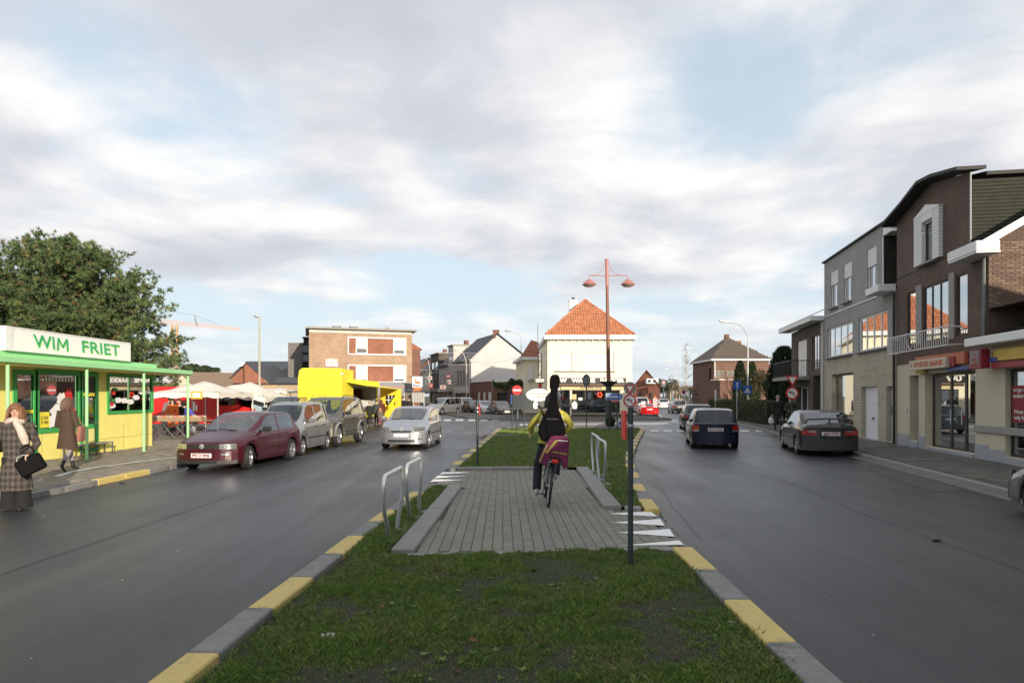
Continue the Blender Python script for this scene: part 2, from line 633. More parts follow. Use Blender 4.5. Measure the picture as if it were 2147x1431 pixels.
def kerb_mesh(kind, length, width, height, m):
 key = (kind, round(length, 2), width, height)
 if key not in kerb_me:
  b = MB()
  b.cbox(-length / 2 + 0.004, length / 2 - 0.004, -width / 2, width / 2, -0.15, height, 0.012)
  kerb_me[key] = b.mesh('kerb_stone', m)
 return kerb_me[key]
def kerb(pts, yellow=None, width=0.23, height=0.105, parent=island, step=0.97, m=CONC, z=0.0, jit=0.004):
 """stones along a polyline of (x,y); yellow(k) -> bool says which are painted"""
 pts = [Vector((p[0], p[1])) for p in pts]
 seg = [(b - a).length for a, b in zip(pts, pts[1:])]
 tot = sum(seg)
 n = max(1, round(tot / step))
 st = tot / n
 def at(d):
  for (a, b), l in zip(zip(pts, pts[1:]), seg):
   if d <= l or (b is pts[-1]):
    return a + (b - a) * (d / l)
   d -= l
  return pts[-1]
 for k in range(n):
  a, b = at(k * st), at((k + 1) * st)
  c = (a + b) / 2
  ang = math.atan2(b.y - a.y, b.x - a.x)
  y = yellow(k) if yellow else False
  me = kerb_mesh('y' if y else m.name, (b - a).length, width, height, KYEL if y else m)
  o = link('kerb_stone', me, parent, (c.x, c.y, z + random.uniform(-jit, jit)), ang)
LK = [(-2.16, 2.6), (-2.08, 5.5), (-1.98, 7.46), (-1.90, 9.4), (-1.66, 12.9)]
kerb(LK, lambda k: k % 2 == 1 if False else (int(math.floor((2.6 + k * 0.97 + 0.48 - 5.5) / 0.97)) % 2 == 0))
kerb([(-1.66, 12.9), (-1.60, 14.4), (-1.50, 15.75)], None, height=0.03)
kerb([(-1.48, 15.8), (-1.40, 17.8), (-0.64, 36.3)], lambda k: k % 2 == 1)
kerb([(1.90, 2.7), (1.92, 4.64), (1.98, 7.6)], lambda k: k % 2 == 0)
kerb([(2.02, 7.65), (2.14, 10.1)], None, height=0.035, width=0.22)
RKP = [(2.18, 10.15), (2.30, 11.6), (2.62, 14.0), (2.96, 16.4), (3.55, 19.8), (4.70, 25.0), (5.95, 30.5), (6.9, 34.5), (7.15, 36.2)]
kerb(RKP, lambda k: k % 2 == 0)
kerb([(7.05, 36.35), (-0.5, 36.35)], None, height=0.10)
PAVE_G = mat('grey_crossing_edging', (0.235, 0.225, 0.215), 0.8, var=0.12, scale=4, bump=0.25)
kerb([(-1.40, 7.40), (2.02, 7.72)], None, width=0.16, height=0.06, m=PAVE_G, step=1.45)
kerb([(-1.26, 7.52), (-1.12, 12.95)], None, width=0.27, height=0.10, m=PAVE_G)
kerb([(-1.35, 15.9), (1.35, 16.15)], None, width=0.18, height=0.12, m=PAVE_G)
kerb([(1.60, 10.45), (1.74, 16.2)], None, width=0.30, height=0.11, m=PAVE_G)
kerb([(1.78, 10.36), (2.04, 10.30)], None, width=0.2, height=0.11, m=PAVE_G, step=0.5)
def inpoly(x, y, P):
 c = False
 n = len(P)
 for i in range(n):
  x0, y0 = P[i]; x1, y1 = P[i - 1]
  if (y0 > y) != (y1 > y) and x < (x1 - x0) * (y - y0) / (y1 - y0) + x0:
   c = not c
 return c
def pave(name, parent, P, org, ang, w, l, z, mats, nobj=300, gap=0.006, stagger=True, th=0.03, tilt=0.0015, origin=(0, 0)):
 """paving pieces over polygon P: columns of width w run along direction ang, pieces l long"""
 ca, sa = math.cos(ang), math.sin(ang)
 xs = [(p[0] - org[0]) * ca + (p[1] - org[1]) * sa for p in P]
 ys = [-(p[0] - org[0]) * sa + (p[1] - org[1]) * ca for p in P]
 cells = []
 j = math.floor(min(ys) / w)
 while j * w < max(ys):
  i = math.floor(min(xs) / l) - 1
  while i * l < max(xs):
   u = (i + 0.5) * l + (0.5 * l if (stagger and j % 2) else 0)
   v = (j + 0.5) * w
   X = org[0] + u * ca - v * sa
   Y = org[1] + u * sa + v * ca
   if inpoly(X, Y, P):
    cells.append((math.hypot(X - origin[0], Y - origin[1]), X, Y))
   i += 1
  j += 1
 cells.sort()
 mes = []
 for m in mats:
  b = MB(); b.cbox(-l / 2 + gap / 2, l / 2 - gap / 2, -w / 2 + gap / 2, w / 2 - gap / 2, -th, 0, 0.005)
  mes.append(b.mesh(name, m))
 for d, X, Y in cells[:nobj]:
  o = link(name, random.choice(mes), parent, (X, Y, z + random.uniform(-tilt, tilt)), ang)
  o.rotation_euler = (random.uniform(-.006, .006), random.uniform(-.006, .006), ang)
 rest = cells[nobj:]
 if rest:
  b = MB()
  hl, hw = l / 2 - gap / 2, w / 2 - gap / 2
  for d, X, Y in rest:
   b.cur = random.randrange(len(mats))
   zz = z + random.uniform(-tilt, tilt)
   c = []
   for u, v in ((-hl, -hw), (hl, -hw), (hl, hw), (-hl, hw)):
    c.append((X + u * ca - v * sa, Y + u * sa + v * ca))
   vs = [(*p, zz - th) for p in c] + [(*p, zz) for p in c]
   b.add(vs, [(4, 5, 6, 7), (0, 1, 5, 4), (1, 2, 6, 5), (2, 3, 7, 6), (3, 0, 4, 7)])
  tag(b.build(name, mats, parent), kind='stuff')
def sheet(name, P, z, m, parent=None, kind='structure', thick=None):
 b = MB()
 if thick:
  b.prism([(p[0], p[1]) for p in P], z - thick, z, 'z')
 else:
  b.poly([(p[0], p[1], z) for p in P])
 o = b.build(name, m, parent)
 if parent is None:
  tag(o, kind=kind)
 return o
JOINT = mat('paving_joint_sand', (0.075, 0.078, 0.055), 0.95, var=0.3, scale=20)
CROSS = [(-1.13, 7.48), (2.02, 7.80), (2.06, 10.22), (1.44, 10.3), (1.58, 16.06), (-1.36, 15.8), (-1.62, 13.1), (-0.98, 12.95)]
sheet('path_bed', CROSS, 0.034, JOINT, island)
PB = [mat('paving_block_%s' % c, v, 0.75, var=0.10, scale=7, bump=0.25, dirt=(2.2, 0.55, tuple(0.72 * q for q in v))) for c, v in
 (('olive', (0.180, 0.178, 0.140)), ('grey', (0.165, 0.163, 0.140)), ('sage', (0.195, 0.190, 0.150)))]
pave('paving_block', island, CROSS, (0, 0), R(90.8), 0.125, 0.235, 0.05, PB, 300)
TEETH = [[(1275, 1076), (1364, 1070.5), (1378, 1082)], [(1283, 1094.5), (1384, 1087), (1394, 1101)],
 [(1293, 1115.5), (1404, 1108), (1414, 1124)], [(1302, 1142.5), (1424, 1132), (1434, 1141)],
 [(990, 989), (928, 988.5), (921, 994.5)], [(980.5, 997), (918, 996.5), (911, 1002)], [(975.6, 1005), (909, 1004), (901, 1010)]]
for t_ in TEETH:
 b = MB()
 q = [PG(x, y, 0.056) for x, y in t_]
 if (q[1] - q[0]).cross(q[2] - q[0]).z < 0: q = q[::-1]
 b.poly([tuple(p) for p in q])
 b.build('painted_tooth', WHITEP, island)
SOIL = mat('lawn_soil', (0.026, 0.026, 0.016), 0.95, var=0.5, scale=14, bump=1.0, bscale=60, dirt=(2.6, 0.50, (0.034, 0.027, 0.020)))
LAWNS = [
 [(-2.0, 2.2), (1.80, 2.2), (1.86, 7.62), (-1.42, 7.30), (-1.84, 7.4), (-1.95, 5.5)],
 [(-1.86, 7.3), (-1.40, 7.42), (-1.26, 12.95), (-1.54, 12.9), (-1.78, 9.4)],
 [(1.74, 10.46), (2.06, 10.42), (2.20, 11.6), (2.50, 14.0), (2.84, 16.4), (3.42, 19.8), (4.55, 25.0), (5.82, 30.5), (6.78, 34.5), (7.0, 36.22),
 (-0.52, 36.22), (-1.26, 17.8), (-1.36, 16.05), (1.40, 16.24), (1.88, 16.24)],
 ]
from mathutils import noise as mnoise
GRASS_M = [mat('grass_blade_%s' % c, v, 0.6, var=0.15, scale=30) for c, v in
 (('green', (0.125, 0.205, 0.040)), ('deep', (0.070, 0.130, 0.027)), ('light', (0.230, 0.300, 0.075)), ('dry', (0.28, 0.23, 0.12)))]
def lawn_sheet(P, z):
 b = MB()
 b.poly([(p[0], p[1], z) for p in P])
 return b.build('lawn_soil', SOIL, island)
def grass(P, n, hmin, hmax, wd, z, label=None, far=False):
 x0 = min(p[0] for p in P); x1 = max(p[0] for p in P); y0 = min(p[1] for p in P); y1 = max(p[1] for p in P)
 pts = []
 hs = []
 dr = []
 while len(pts) < n:
  X = random.uniform(x0, x1)
  Y = random.uniform(y0, y1)
  if far and random.random() > (y0 / Y) ** 1.0:
   continue
  if not inpoly(X, Y, P):
   continue
  if not far and not (inpoly(X - .11, Y, P) and inpoly(X + .11, Y, P)) and random.random() > .25: continue
  d = mnoise.noise((X * 1.3, Y * 1.3, 1.7)) + 0.55 * mnoise.noise((X * 4.2, Y * 4.2, 5)) + 0.45 * mnoise.noise((X * 11, Y * 11, 9))
  if d < -0.50 + 0.45 * random.random() and not far:
   if random.random() > 0.30: continue
  pts.append((X, Y)); hs.append(max(0.35, min(1.9, 0.85 + 1.15 * d)))
  dr.append(mnoise.noise((X * 2.1, Y * 2.1, 20)))
 n = len(pts)
 p = np.array(pts); hs = np.array(hs); dr = np.array(dr)
 h = rng.uniform(hmin, hmax, n) * hs
 a = rng.uniform(0, 2 * PI, n)
 wv = wd * rng.uniform(0.6, 1.3, n)
 if far: wv = wv * (0.6 + 0.4 * p[:, 1] / y0)
 la = rng.uniform(0, 2 * PI, n); ln = h * rng.uniform(0.1, 0.95, n)
 V = np.zeros((n, 4, 3), dtype=np.float32)
 dx, dy = np.cos(a) * wv / 2, np.sin(a) * wv / 2
 V[:, 0, 0] = p[:, 0] - dx; V[:, 0, 1] = p[:, 1] - dy; V[:, 0, 2] = z
 V[:, 1, 0] = p[:, 0] + dx; V[:, 1, 1] = p[:, 1] + dy; V[:, 1, 2] = z
 V[:, 2, 0] = p[:, 0] + dx * .8 + np.cos(la) * ln * .35; V[:, 2, 1] = p[:, 1] + dy * .8 + np.sin(la) * ln * .35; V[:, 2, 2] = z + h * .6
 V[:, 3, 0] = p[:, 0] + np.cos(la) * ln; V[:, 3, 1] = p[:, 1] + np.sin(la) * ln; V[:, 3, 2] = z + h
 Fc = np.arange(n * 4).reshape(n, 4)
 r = rng.random(n) + dr * 0.35
 mi = np.where(r < 0.50, 0, np.where(r < 0.72, 1, np.where(r < 0.955, 2, 3)))
 me = pmesh('grass', V.reshape(-1, 3), Fc, GRASS_M, mi)
 tag(link('grass', me), label, 'grass', kind='stuff')
for P, zz in zip(LAWNS, (0.055, 0.07, 0.08)):
 lawn_sheet(P, zz)
grass(LAWNS[0], 380000, 0.018, 0.058, 0.0040, 0.050, 'patchy mown grass of the nearest lawn in front of the paved crossing')
grass(LAWNS[1], 26000, 0.025, 0.07, 0.007, 0.065, 'narrow strip of grass behind the left pair of steel hoops')
grass(LAWNS[2], 190000, 0.025, 0.055, 0.013, 0.075, 'smooth grass of the far island lawn with the double street lamp', far=True)
LEAF = mat('fallen_leaf_brown', (0.15, 0.075, 0.035), 0.8, var=0.3)
LEAF2 = mat('fallen_leaf_dark', (0.07, 0.030, 0.018), 0.7, var=0.3)
def leaf_mesh(m):
 b = MB()
 pts = [(0, -.05), (.02, -.03), (.045, -.03), (.03, 0), (.04, .025), (.012, .025), (0, .055), (-.012, .025), (-.04, .03), (-.03, 0), (-.045, -.025), (-.02, -.03)]
 v = [(0, 0, 0.012)] + [(x, y, 0.02 + 6 * (x * x + y * y) + .008 * math.sin(40 * x)) for x, y in pts]
 b.add(v, [(0, 1 + i, 1 + (i + 1) % 12) for i in range(12)])
 return b.mesh('fallen_leaf', m)
lm = [leaf_mesh(LEAF), leaf_mesh(LEAF2)]
for px, py, k in ((799, 1272, 0), (780, 1248, 1), (845, 1290, 1), (1108, 1385, 0), (1268, 1225, 0), (1272, 1250, 0), (1050, 1278, 1), (735, 1415, 1), (715, 1345, 1),
 (1135, 1352, 0), (1310, 1262, 0), (760, 1200, 1), (1490, 1300, 0), (1540, 1262, 1), (640, 1300, 0), (905, 1185, 0), (1210, 1180, 1), (1395, 1240, 0), (1420, 1380, 1),
 (890, 1240, 1), (990, 1345, 0), (1120, 1200, 1), (1600, 1390, 0), (560, 1350, 1), (820, 1350, 0), (1340, 1340, 1), (1230, 1320, 0), (700, 1255, 1), (955, 1410, 1), (1180, 1290, 0)):
 p = PG(px, py, 0.06)
 o = link('fallen_leaf', lm[k], None, p, random.uniform(0, 6))
 o.scale = (random.uniform(.35, .75),) * 3
 o.rotation_euler = (random.uniform(-.5, .5), random.uniform(-.5, .5), random.uniform(0, 6))
 tag(o, 'small brown fallen leaf lying on the nearest lawn' if k == 0 else 'dark curled fallen leaf lying on the nearest lawn', 'leaf', 'fallen leaves on the nearest lawn')
PAPER = mat('white_litter_paper', (0.5, 0.5, 0.48), 0.7)
for px, py, s_, lab in ((688, 1335, .06, 'crumpled whitish paper lying on the lawn near the left kerb'), (1158, 1258, .035, 'thin curved scrap of white paper on the middle of the nearest lawn'),
 (1030, 1343, .018, 'tiny white scrap in the grass below the crossing'), (1535, 1306, .035, 'pale paper strip on the right of the nearest lawn')):
 b = MB()
 vs = []
 for i in range(4):
  for j in range(4):
   vs.append(((i / 1.5 - 1) * s_ * .9, (j / 1.5 - 1) * s_ * .7, random.uniform(0, s_ * .7)))
 b.add(vs, [(i * 4 + j, i * 4 + j + 4, i * 4 + j + 5, i * 4 + j + 1) for i in range(3) for j in range(3)])
 tag(b.build('paper_scrap', PAPER, None, loc=PG(px, py, 0.055), rz=random.uniform(0, 3)), lab, 'litter')
b = MB()
for (x_, y_) in ((0, 0), (.06, .02), (.12, .0), (.03, .07)):
 b.cbox(x_, x_ + .09, y_, y_ + .06, 0, .025, .01)
tag(b.build('paper_litter', PAPER, None, loc=PG(1120, 960, 0.10)), 'white crumpled wrapper on the far lawn left of the cyclist', 'litter')
b = MB(); b.cbox(-.9, .9, -.12, .12, -.1, .03, .01)
b.build('drain_slab', CONC, island, loc=(PG(1046, 912, 0.1)))
PVM = [mat('pavement_tile_%s' % c, v, 0.72, var=0.14, scale=5, bump=0.3, dirt=(1.1, 0.52, tuple(0.62 * q for q in v))) for c, v in
 (('brown', (0.225, 0.190, 0.155)), ('grey', (0.195, 0.180, 0.160)), ('tan', (0.260, 0.220, 0.175)))]
PVR = [mat('slab_tile_%s' % c, v, 0.72, var=0.14, scale=5, bump=0.3, dirt=(1.3, 0.50, tuple(0.62 * q for q in v))) for c, v in
 (('moss', (0.105, 0.112, 0.088)), ('grey', (0.125, 0.125, 0.112)), ('dark', (0.088, 0.092, 0.078)))]
SQ = brick('square_paving', (0.17, 0.145, 0.12), (0.14, 0.125, 0.11), (0.06, 0.055, 0.05), 0.22, 0.11, 0.008, bump=0.2)
lp = thing('left_pavement', None, None); tag(lp, kind='structure')
LPB = [(-8.78, -30), (-8.78, 60), (-11.5, 70), (-70, 70), (-70, -30)]
sheet('pavement_bed', LPB, 0.105, mat('left_pavement_bed', (0.10, 0.09, 0.075), 0.9, var=0.3, scale=3, bump=0.4), lp, thick=0.3)
sheet('market_square_paving', [(-8.79, 26), (-8.79, 60), (-11.5, 69.9), (-69, 69.9), (-69, 26)], 0.113, PVM[0], lp)
pave('pavement_tile', lp, [(-8.80, 10.0), (-8.80, 26), (-16.0, 26), (-16.0, 10.0)], (-8.8, 10), R(90), 0.20, 0.30, 0.12, PVM, 300, gap=0.012, tilt=0.005, th=0.03)
kerb([(-8.68, 2.0), (-8.68, 60)], lambda k: k in (6, 7, 12, 13), width=0.17, height=0.115, parent=lp)
b = MB()
wl = [(-9.75, 14.0), (-10.05, 15.0), (-10.05, 16.0), (-9.75, 17.3), (-9.25, 19.2), (-8.9, 20.4)]
for (xa, ya), (xb, yb) in zip(wl, wl[1:]):
 d = Vector((xb - xa, yb - ya)).normalized(); q = Vector((d.y, -d.x)) * .075
 b.poly([(xa - q.x, ya - q.y, .132), (xa + q.x, ya + q.y, .132), (xb + q.x, yb + q.y, .132), (xb - q.x, yb - q.y, .132)])
b.build('painted_line', ROADWHITE, lp)
rp = thing('right_pavement', None, None); tag(rp, kind='structure')
KR = [(8.2, -40), (8.3, 3), (9.16, 11.7), (12.45, 30), (16.8, 54), (21.5, 80), (29, 120), (60, 300)]
RPB = [(x + .12, y) for x, y in KR] + [(90, 300), (45, 80), (40, -40)]
sheet('pavement_bed', RPB, 0.105, mat('right_pavement_bed', (0.075, 0.078, 0.062), 0.9, var=0.3, scale=3, bump=0.4), rp, thick=0.3)
def KX(y):
 for (xa, ya), (xb, yb) in zip(KR, KR[1:]):
  if ya <= y <= yb:
   return xa + (xb - xa) * (y - ya) / (yb - ya)
pave('pavement_tile', rp, [(KX(9) + .13, 9), (KX(33) + .13, 33), (15.6, 33), (12.8, 16.5), (12.2, 13), (11.5, 9)], (9.16, 11.7), math.atan2(1, .18), 0.20, 0.30, 0.12, PVR, 300, gap=0.010, tilt=0.004)
kerb([(KX(y), y) for y in (2, 5, 8, 11.7, 30, 54)], lambda k: False, width=0.15, height=0.115, parent=rp, m=PAVE_G)
kerb([(KX(y) - .20, y) for y in (2, 8, 11.7, 30)], None, width=0.24, height=0.012, parent=rp, m=mat('gutter_concrete', (0.15, 0.145, 0.13), 0.85, var=0.25, scale=3, bump=0.3))
cp = thing('corner_pavement', None, None); tag(cp, kind='structure')
CPO = [(-3.6, 53.5), (-1.6, 50.2), (0.5, 49.2), (11.2, 49.8), (12.3, 50.6), (12.6, 52), (12.0, 56), (10.9, 62), (12.8, 80), (13.5, 95), (-14, 100), (-8, 70)]
sheet('pavement_bed', CPO, 0.11, SQ, cp, thick=0.3)
kerb([CPO[i] for i in (0, 1, 2, 3, 4, 5, 6, 7)], None, width=0.15, height=0.13, parent=cp, m=CONC)
# ==== buildings
class Bld:
 """a building whose local x runs along its front, y goes into it, z is up"""
 def __init__(s, name, label, cat, A, B=None, rz=None, group=None):
  if rz is None:
   rz = math.atan2(B[1] - A[1], B[0] - A[0])
  s.root = thing(name, label, cat, (A[0], A[1], 0), rz, group)
  s.A = A
  s.u = (math.cos(rz), math.sin(rz))
  s.n = (-math.sin(rz), math.cos(rz))
 def at(s, x, y, dep=0.0):
  dx = (x - CX) / F
  Ax, Ay = s.A[0] + s.n[0] * dep, s.A[1] + s.n[1] * dep
  ux, uy = s.u
  q = (Ay * dx - Ax) / (ux - uy * dx)
  t = Ay + q * uy
  return q, CH + (HY - y) / F * t
 def wall(s, x0, x1, z0, z1, holes=(), m=None, y=0.0, rev=0.14, name='wall', top=None, label=None):
  b = MB()
  xs = sorted({x0, x1, *[h[0] for h in holes], *[h[1] for h in holes]})
  zs = sorted({z0, z1, *[h[2] for h in holes], *[h[3] for h in holes]})
  for xa, xb in zip(xs, xs[1:]):
   for za, zb in zip(zs, zs[1:]):
    cx, cz = (xa + xb) / 2, (za + zb) / 2
    if any(h[0] < cx < h[1] and h[2] < cz < h[3] for h in holes):
     continue
    b.quad((xa, y, za), (xb, y, za), (xb, y, zb), (xa, y, zb))
  for h in holes:
   a, c, d, e = h[:4]
   r = h[4] if len(h) > 4 else rev
   b.quad((a, y, d), (a, y + r, d), (a, y + r, e), (a, y, e))
   b.quad((c, y, d), (c, y, e), (c, y + r, e), (c, y + r, d))
   b.quad((a, y, e), (a, y + r, e), (c, y + r, e), (c, y, e))
   b.quad((a, y, d), (c, y, d), (c, y + r, d), (a, y + r, d))
  if top:
   b.poly([(x, y, z) for x, z in [(x0, z1), (x1, z1)] + top])
  o = b.build(name, m, s.root)
  if label: o['label'] = label
  return o
 def body(s, x0, x1, y1, z0, z1, m, y0=0.0, name='side_wall', roof=True):
  b = MB()
  b.quad((x0, y0, z0), (x0, y1, z0), (x0, y1, z1), (x0, y0, z1))
  b.quad((x1, y0, z0), (x1, y0, z1), (x1, y1, z1), (x1, y1, z0))
  b.quad((x0, y1, z0), (x1, y1, z0), (x1, y1, z1), (x0, y1, z1))
  if roof:
   b.quad((x0, y0, z1), (x1, y0, z1), (x1, y1, z1), (x0, y1, z1))
  return b.build(name, m, s.root)
 def part(s, name, m, fn, smooth=None, parent=None, label=None):
  b = MB()
  fn(b)
  o = b.build(name, m, parent or s.root, smooth)
  if label: o['label'] = label
  return o
 def window(s, x0, x1, z0, z1, frame=PVC, fw=0.06, mull=(), trans=(), y=0.10, blind=0.0, sill=None, pane=WINGLASS, curtain=0.0,
 bm=SHUT, name='window', back=True, cm=None, sub=True):
  b = MB()
  d = 0.06
  b.box(x0, x0 + fw, y, y + d, z0, z1)
  b.box(x1 - fw, x1, y, y + d, z0, z1)
  b.box(x0 + fw, x1 - fw, y, y + d, z0, z0 + fw)
  b.box(x0 + fw, x1 - fw, y, y + d, z1 - fw, z1)
  for f_ in mull:
   xm = x0 + (x1 - x0) * f_
   b.box(xm - fw * .45, xm + fw * .45, y + .003, y + d - .003, z0 + fw, z1 - fw)
  for f_ in trans:
   zm = z0 + (z1 - z0) * f_
   b.box(x0 + fw, x1 - fw, y + .006, y + d - .006, zm - fw * .4, zm + fw * .4)
  w = b.build(name, frame, s.root)
  if not sub:
   q = MB(); q.box(x0 + fw, x1 - fw, y + .02, y + .035, z0 + fw, z1 - fw)
   q.build('pane', pane, w)
   return w
  xs = [x0 + fw] + [x0 + (x1 - x0) * f_ for f_ in mull] + [x1 - fw]
  for i, (xa, xb) in enumerate(zip(xs, xs[1:])):
   q = MB()
   q.box(xa + (fw * .45 if i else 0) + .002, xb - (fw * .45 if i < len(xs) - 2 else 0) - .002, y + .025, y + .037, z0 + fw + .002, z1 - fw - .002)
   q.build('pane', pane, w)
  if back:
   q = MB(); q.box(x0 - .3, x1 + .3, y + .9, y + .93, z0 - .5, z1 + .3)
   q.build('room_back', INT, w)
  if blind:
   q = MB()
   zb = z1 - (z1 - z0) * blind
   n = max(2, int((z1 - zb) / 0.09))
   for i in range(n):
    za = zb + (z1 - zb) * i / n; zc = zb + (z1 - zb) * (i + 1) / n
    q.cbox(x0 + .01, x1 - .01, y - .035, y - .005, za + .004, zc, .008)
   q.build('roller_blind', bm, w)
  if curtain:
   q = MB()
   n = 14
   for i in range(n):
    xa = x0 + fw + (x1 - x0 - 2 * fw) * i / n; xb = x0 + fw + (x1 - x0 - 2 * fw) * (i + 1) / n
    yy = y + .16 + (.02 if i % 2 else 0); y2 = y + .16 + (0 if i % 2 else .02)
    q.quad((xa, yy, z0 + fw), (xb, y2, z0 + fw), (xb, y2, z0 + (z1 - z0) * curtain), (xa, yy, z0 + (z1 - z0) * curtain))
   q.build('curtain', cm or mat('net_curtain', (0.6, 0.6, 0.58), 0.9), w)
  if sill is not None:
   q = MB(); q.cbox(x0 - .05, x1 + .05, y - .22, y + .02, z0 - .07, z0 - .005, .01)
   q.build('sill', sill, w)
  return w
 def gutter(s, x0, x1, y0, z0, h=0.2, d=0.45, m=None, name='eave_board'):
  return s.part(name, m or PVC, lambda b: b.cbox(x0, x1, y0 - d, y0 + .05, z0, z0 + h, .015))
BR_DARK = brick('dark_brown_brick', (0.125, 0.066, 0.046), (0.070, 0.042, 0.034), (0.13, 0.105, 0.085))
BR_DARK2 = brick('dark_grey_brown_brick', (0.095, 0.076, 0.064), (0.065, 0.054, 0.048), (0.085, 0.07, 0.06))
BR_GREY = brick('pale_grey_brick', (0.42, 0.42, 0.41), (0.34, 0.34, 0.335), (0.20, 0.20, 0.195), 0.22, 0.065, 0.012, bump=0.8, stain=0.12)
BR_GREY_LIT = brick('pale_grey_brick_warm_lit', (0.55, 0.50, 0.37), (0.44, 0.41, 0.32), (0.22, 0.20, 0.16), 0.22, 0.065, 0.012, bump=0.8, stain=0.12)  # grey brick with the yellow of reflected sunlight put into its colour
BR_TAN = brick('tan_brown_brick', (0.36, 0.235, 0.15), (0.30, 0.195, 0.13), (0.33, 0.25, 0.18), 0.21, 0.07, 0.012)
BR_ORG = brick('red_orange_brick', (0.30, 0.105, 0.06), (0.24, 0.085, 0.05), (0.24, 0.14, 0.10), 0.21, 0.07, 0.01)
BR_RED = brick('old_red_brick', (0.20, 0.075, 0.050), (0.16, 0.062, 0.045), (0.16, 0.12, 0.10), 0.21, 0.07, 0.01)
BR_LT = brick('light_tan_brick', (0.42, 0.31, 0.20), (0.36, 0.27, 0.18), (0.36, 0.29, 0.22), 0.21, 0.07, 0.01)
SHINGLE = mat('dark_mossy_shingle', (0.028, 0.030, 0.020), 0.9, var=0.35, scale=3, bump=0.6, dirt=(2, 0.58, (0.055, 0.060, 0.025)))
SLATE = mat('dark_slate', (0.050, 0.055, 0.065), 0.6, var=0.2, scale=4)
ROOFRED = mat('weathered_red_tile', (0.27, 0.10, 0.06), 0.85, var=0.25, scale=3, bump=0.4)
TILEOR = mat('orange_clay_tile', (0.43, 0.170, 0.085), 0.8, var=0.30, scale=2.6, bump=0.3, dirt=(1.2, 0.56, (0.28, 0.12, 0.07)))
STONE = mat('grey_stone_trim', (0.27, 0.26, 0.245), 0.8, var=0.15, scale=5)
BLUEST = mat('blue_grey_plinth_stone', (0.30, 0.315, 0.34), 0.75, var=0.12, scale=6, bump=0.2)
CRM2 = mat('dull_cream_render', (0.50, 0.455, 0.345), 0.88, var=0.07, scale=1.6, bump=0.15, bscale=70, dirt=(2.1, 0.60, (0.34, 0.30, 0.22)))
DKF = mat('dark_bronze_frame', (0.045, 0.040, 0.036), 0.45, 0.3)
WHITEB = mat('white_eave_paint', (0.72, 0.72, 0.71), 0.5, var=0.05, dirt=(2.5, 0.62, (0.5, 0.5, 0.48)))
FD = Vector((.170, .985)).normalized()
FB = Vector((12.76, 16.96))
def FP(sv):
 p = FB + FD * sv
 return (p.x, p.y)
def tile_rows(b, x0, x1, zfun, y0, y1, rows, th=0.03):
 """overlapping horizontal shingle courses on a sloping roof; zfun(y) gives the height"""
 for i in range(rows):
  ya = y0 + (y1 - y0) * i / rows
  yb = y0 + (y1 - y0) * (i + 1) / rows
  b.quad((x0, ya, zfun(ya) + th), (x1, ya, zfun(ya) + th), (x1, yb, zfun(yb)), (x0, yb, zfun(yb)))
  b.quad((x0, ya, zfun(ya)), (x1, ya, zfun(ya)), (x1, ya, zfun(ya) + th), (x0, ya, zfun(ya) + th))
# --- bank building (dark brick)
bk = Bld('bank_building', 'tall dark brown brick bank building with a white balcony rail and a curved gable', 'building', FP(6.80), FP(0.76))
s0 = 6.80
W_ = 6.04
bk.wall(0, W_, 0.10, 2.95, [(s0 - 5.73, s0 - 5.02, 0.34, 2.56, .5), (s0 - 4.55, s0 - 1.42, 0.22, 2.58, .3)], CRM2, rev=.3)
for a_, c_ in ((0.0, s0 - 5.73), (s0 - 5.02, s0 - 4.55), (s0 - 1.42, W_)):
 bk.part('plinth', BLUEST, lambda b: b.box(a_ + .002, c_ - .002, -.018, -.002, 0.10, 0.52))
bk.part('doorstep', BLUEST, lambda b: b.cbox(s0 - 5.72, s0 - 5.03, -.05, .5, 0.1, 0.32, .01))
bk.part('doorstep', BLUEST, lambda b: b.cbox(s0 - 4.54, s0 - 1.43, -.08, .3, 0.1, 0.21, .01))
DR = s0 - 1.68
up = [(s0 - 5.92, s0 - 5.25, 3.62, 5.42, .06), (s0 - 4.68, s0 - 2.98, 3.62, 5.42, .06), (s0 - 2.50, s0 - 1.85, 3.62, 5.42, .06), (s0 - 4.46, s0 - 3.74, 6.16, 7.50, .06)]
bk.wall(0, DR, 2.95, 7.9, up, BR_DARK, rev=.16, name='brick_wall', top=[(DR, 8.22), (s0 - 4.2, 8.68), (0, 8.1)])
bk.wall(DR, W_, 2.95, 5.75, [], BR_DARK, name='brick_wall')
bk.part('downpipe', mat('dark_copper_pipe', (0.035, 0.028, 0.025), 0.5, .4), lambda b: b.cyl((-.02, -.09, .12), (-.02, -.09, 5.6), .05, n=8))
bk.part('downpipe', mat('grey_zinc_pipe', (0.16, 0.17, 0.17), 0.5, .5), lambda b: b.cyl((W_ - .06, -.08, 3.4), (W_ - .06, -.08, 5.6), .045, n=8))
bk.part('side_wall', BR_DARK, lambda b: b.poly([(W_ - .13, .02, 2.9), (W_ - .13, 9, 2.9), (W_ - .13, 9, 9.0), (W_ - .13, 5.2, 9.0), (W_ - .13, .02, 6.0)]))
bm_ = []
for c_ in ((0.165, 0.108, 0.078), (0.135, 0.085, 0.064), (0.115, 0.078, 0.060), (0.190, 0.130, 0.095)):
 b = MB(); b.cbox(0, .115, 0, .205, 0, .058, .006)
 bm_.append(b.mesh('brick', mat('side_brick_%d' % int(c_[0] * 1000), c_, .85, var=.15, bump=.3)))
mor = mat('brown_mortar', (0.16, 0.125, 0.10), 0.95)
bk.part('mortar_bed', mor, lambda b: b.box(W_ - .125, W_ - .012, .02, 1.6, 3.42, 6.0))
k_ = 0
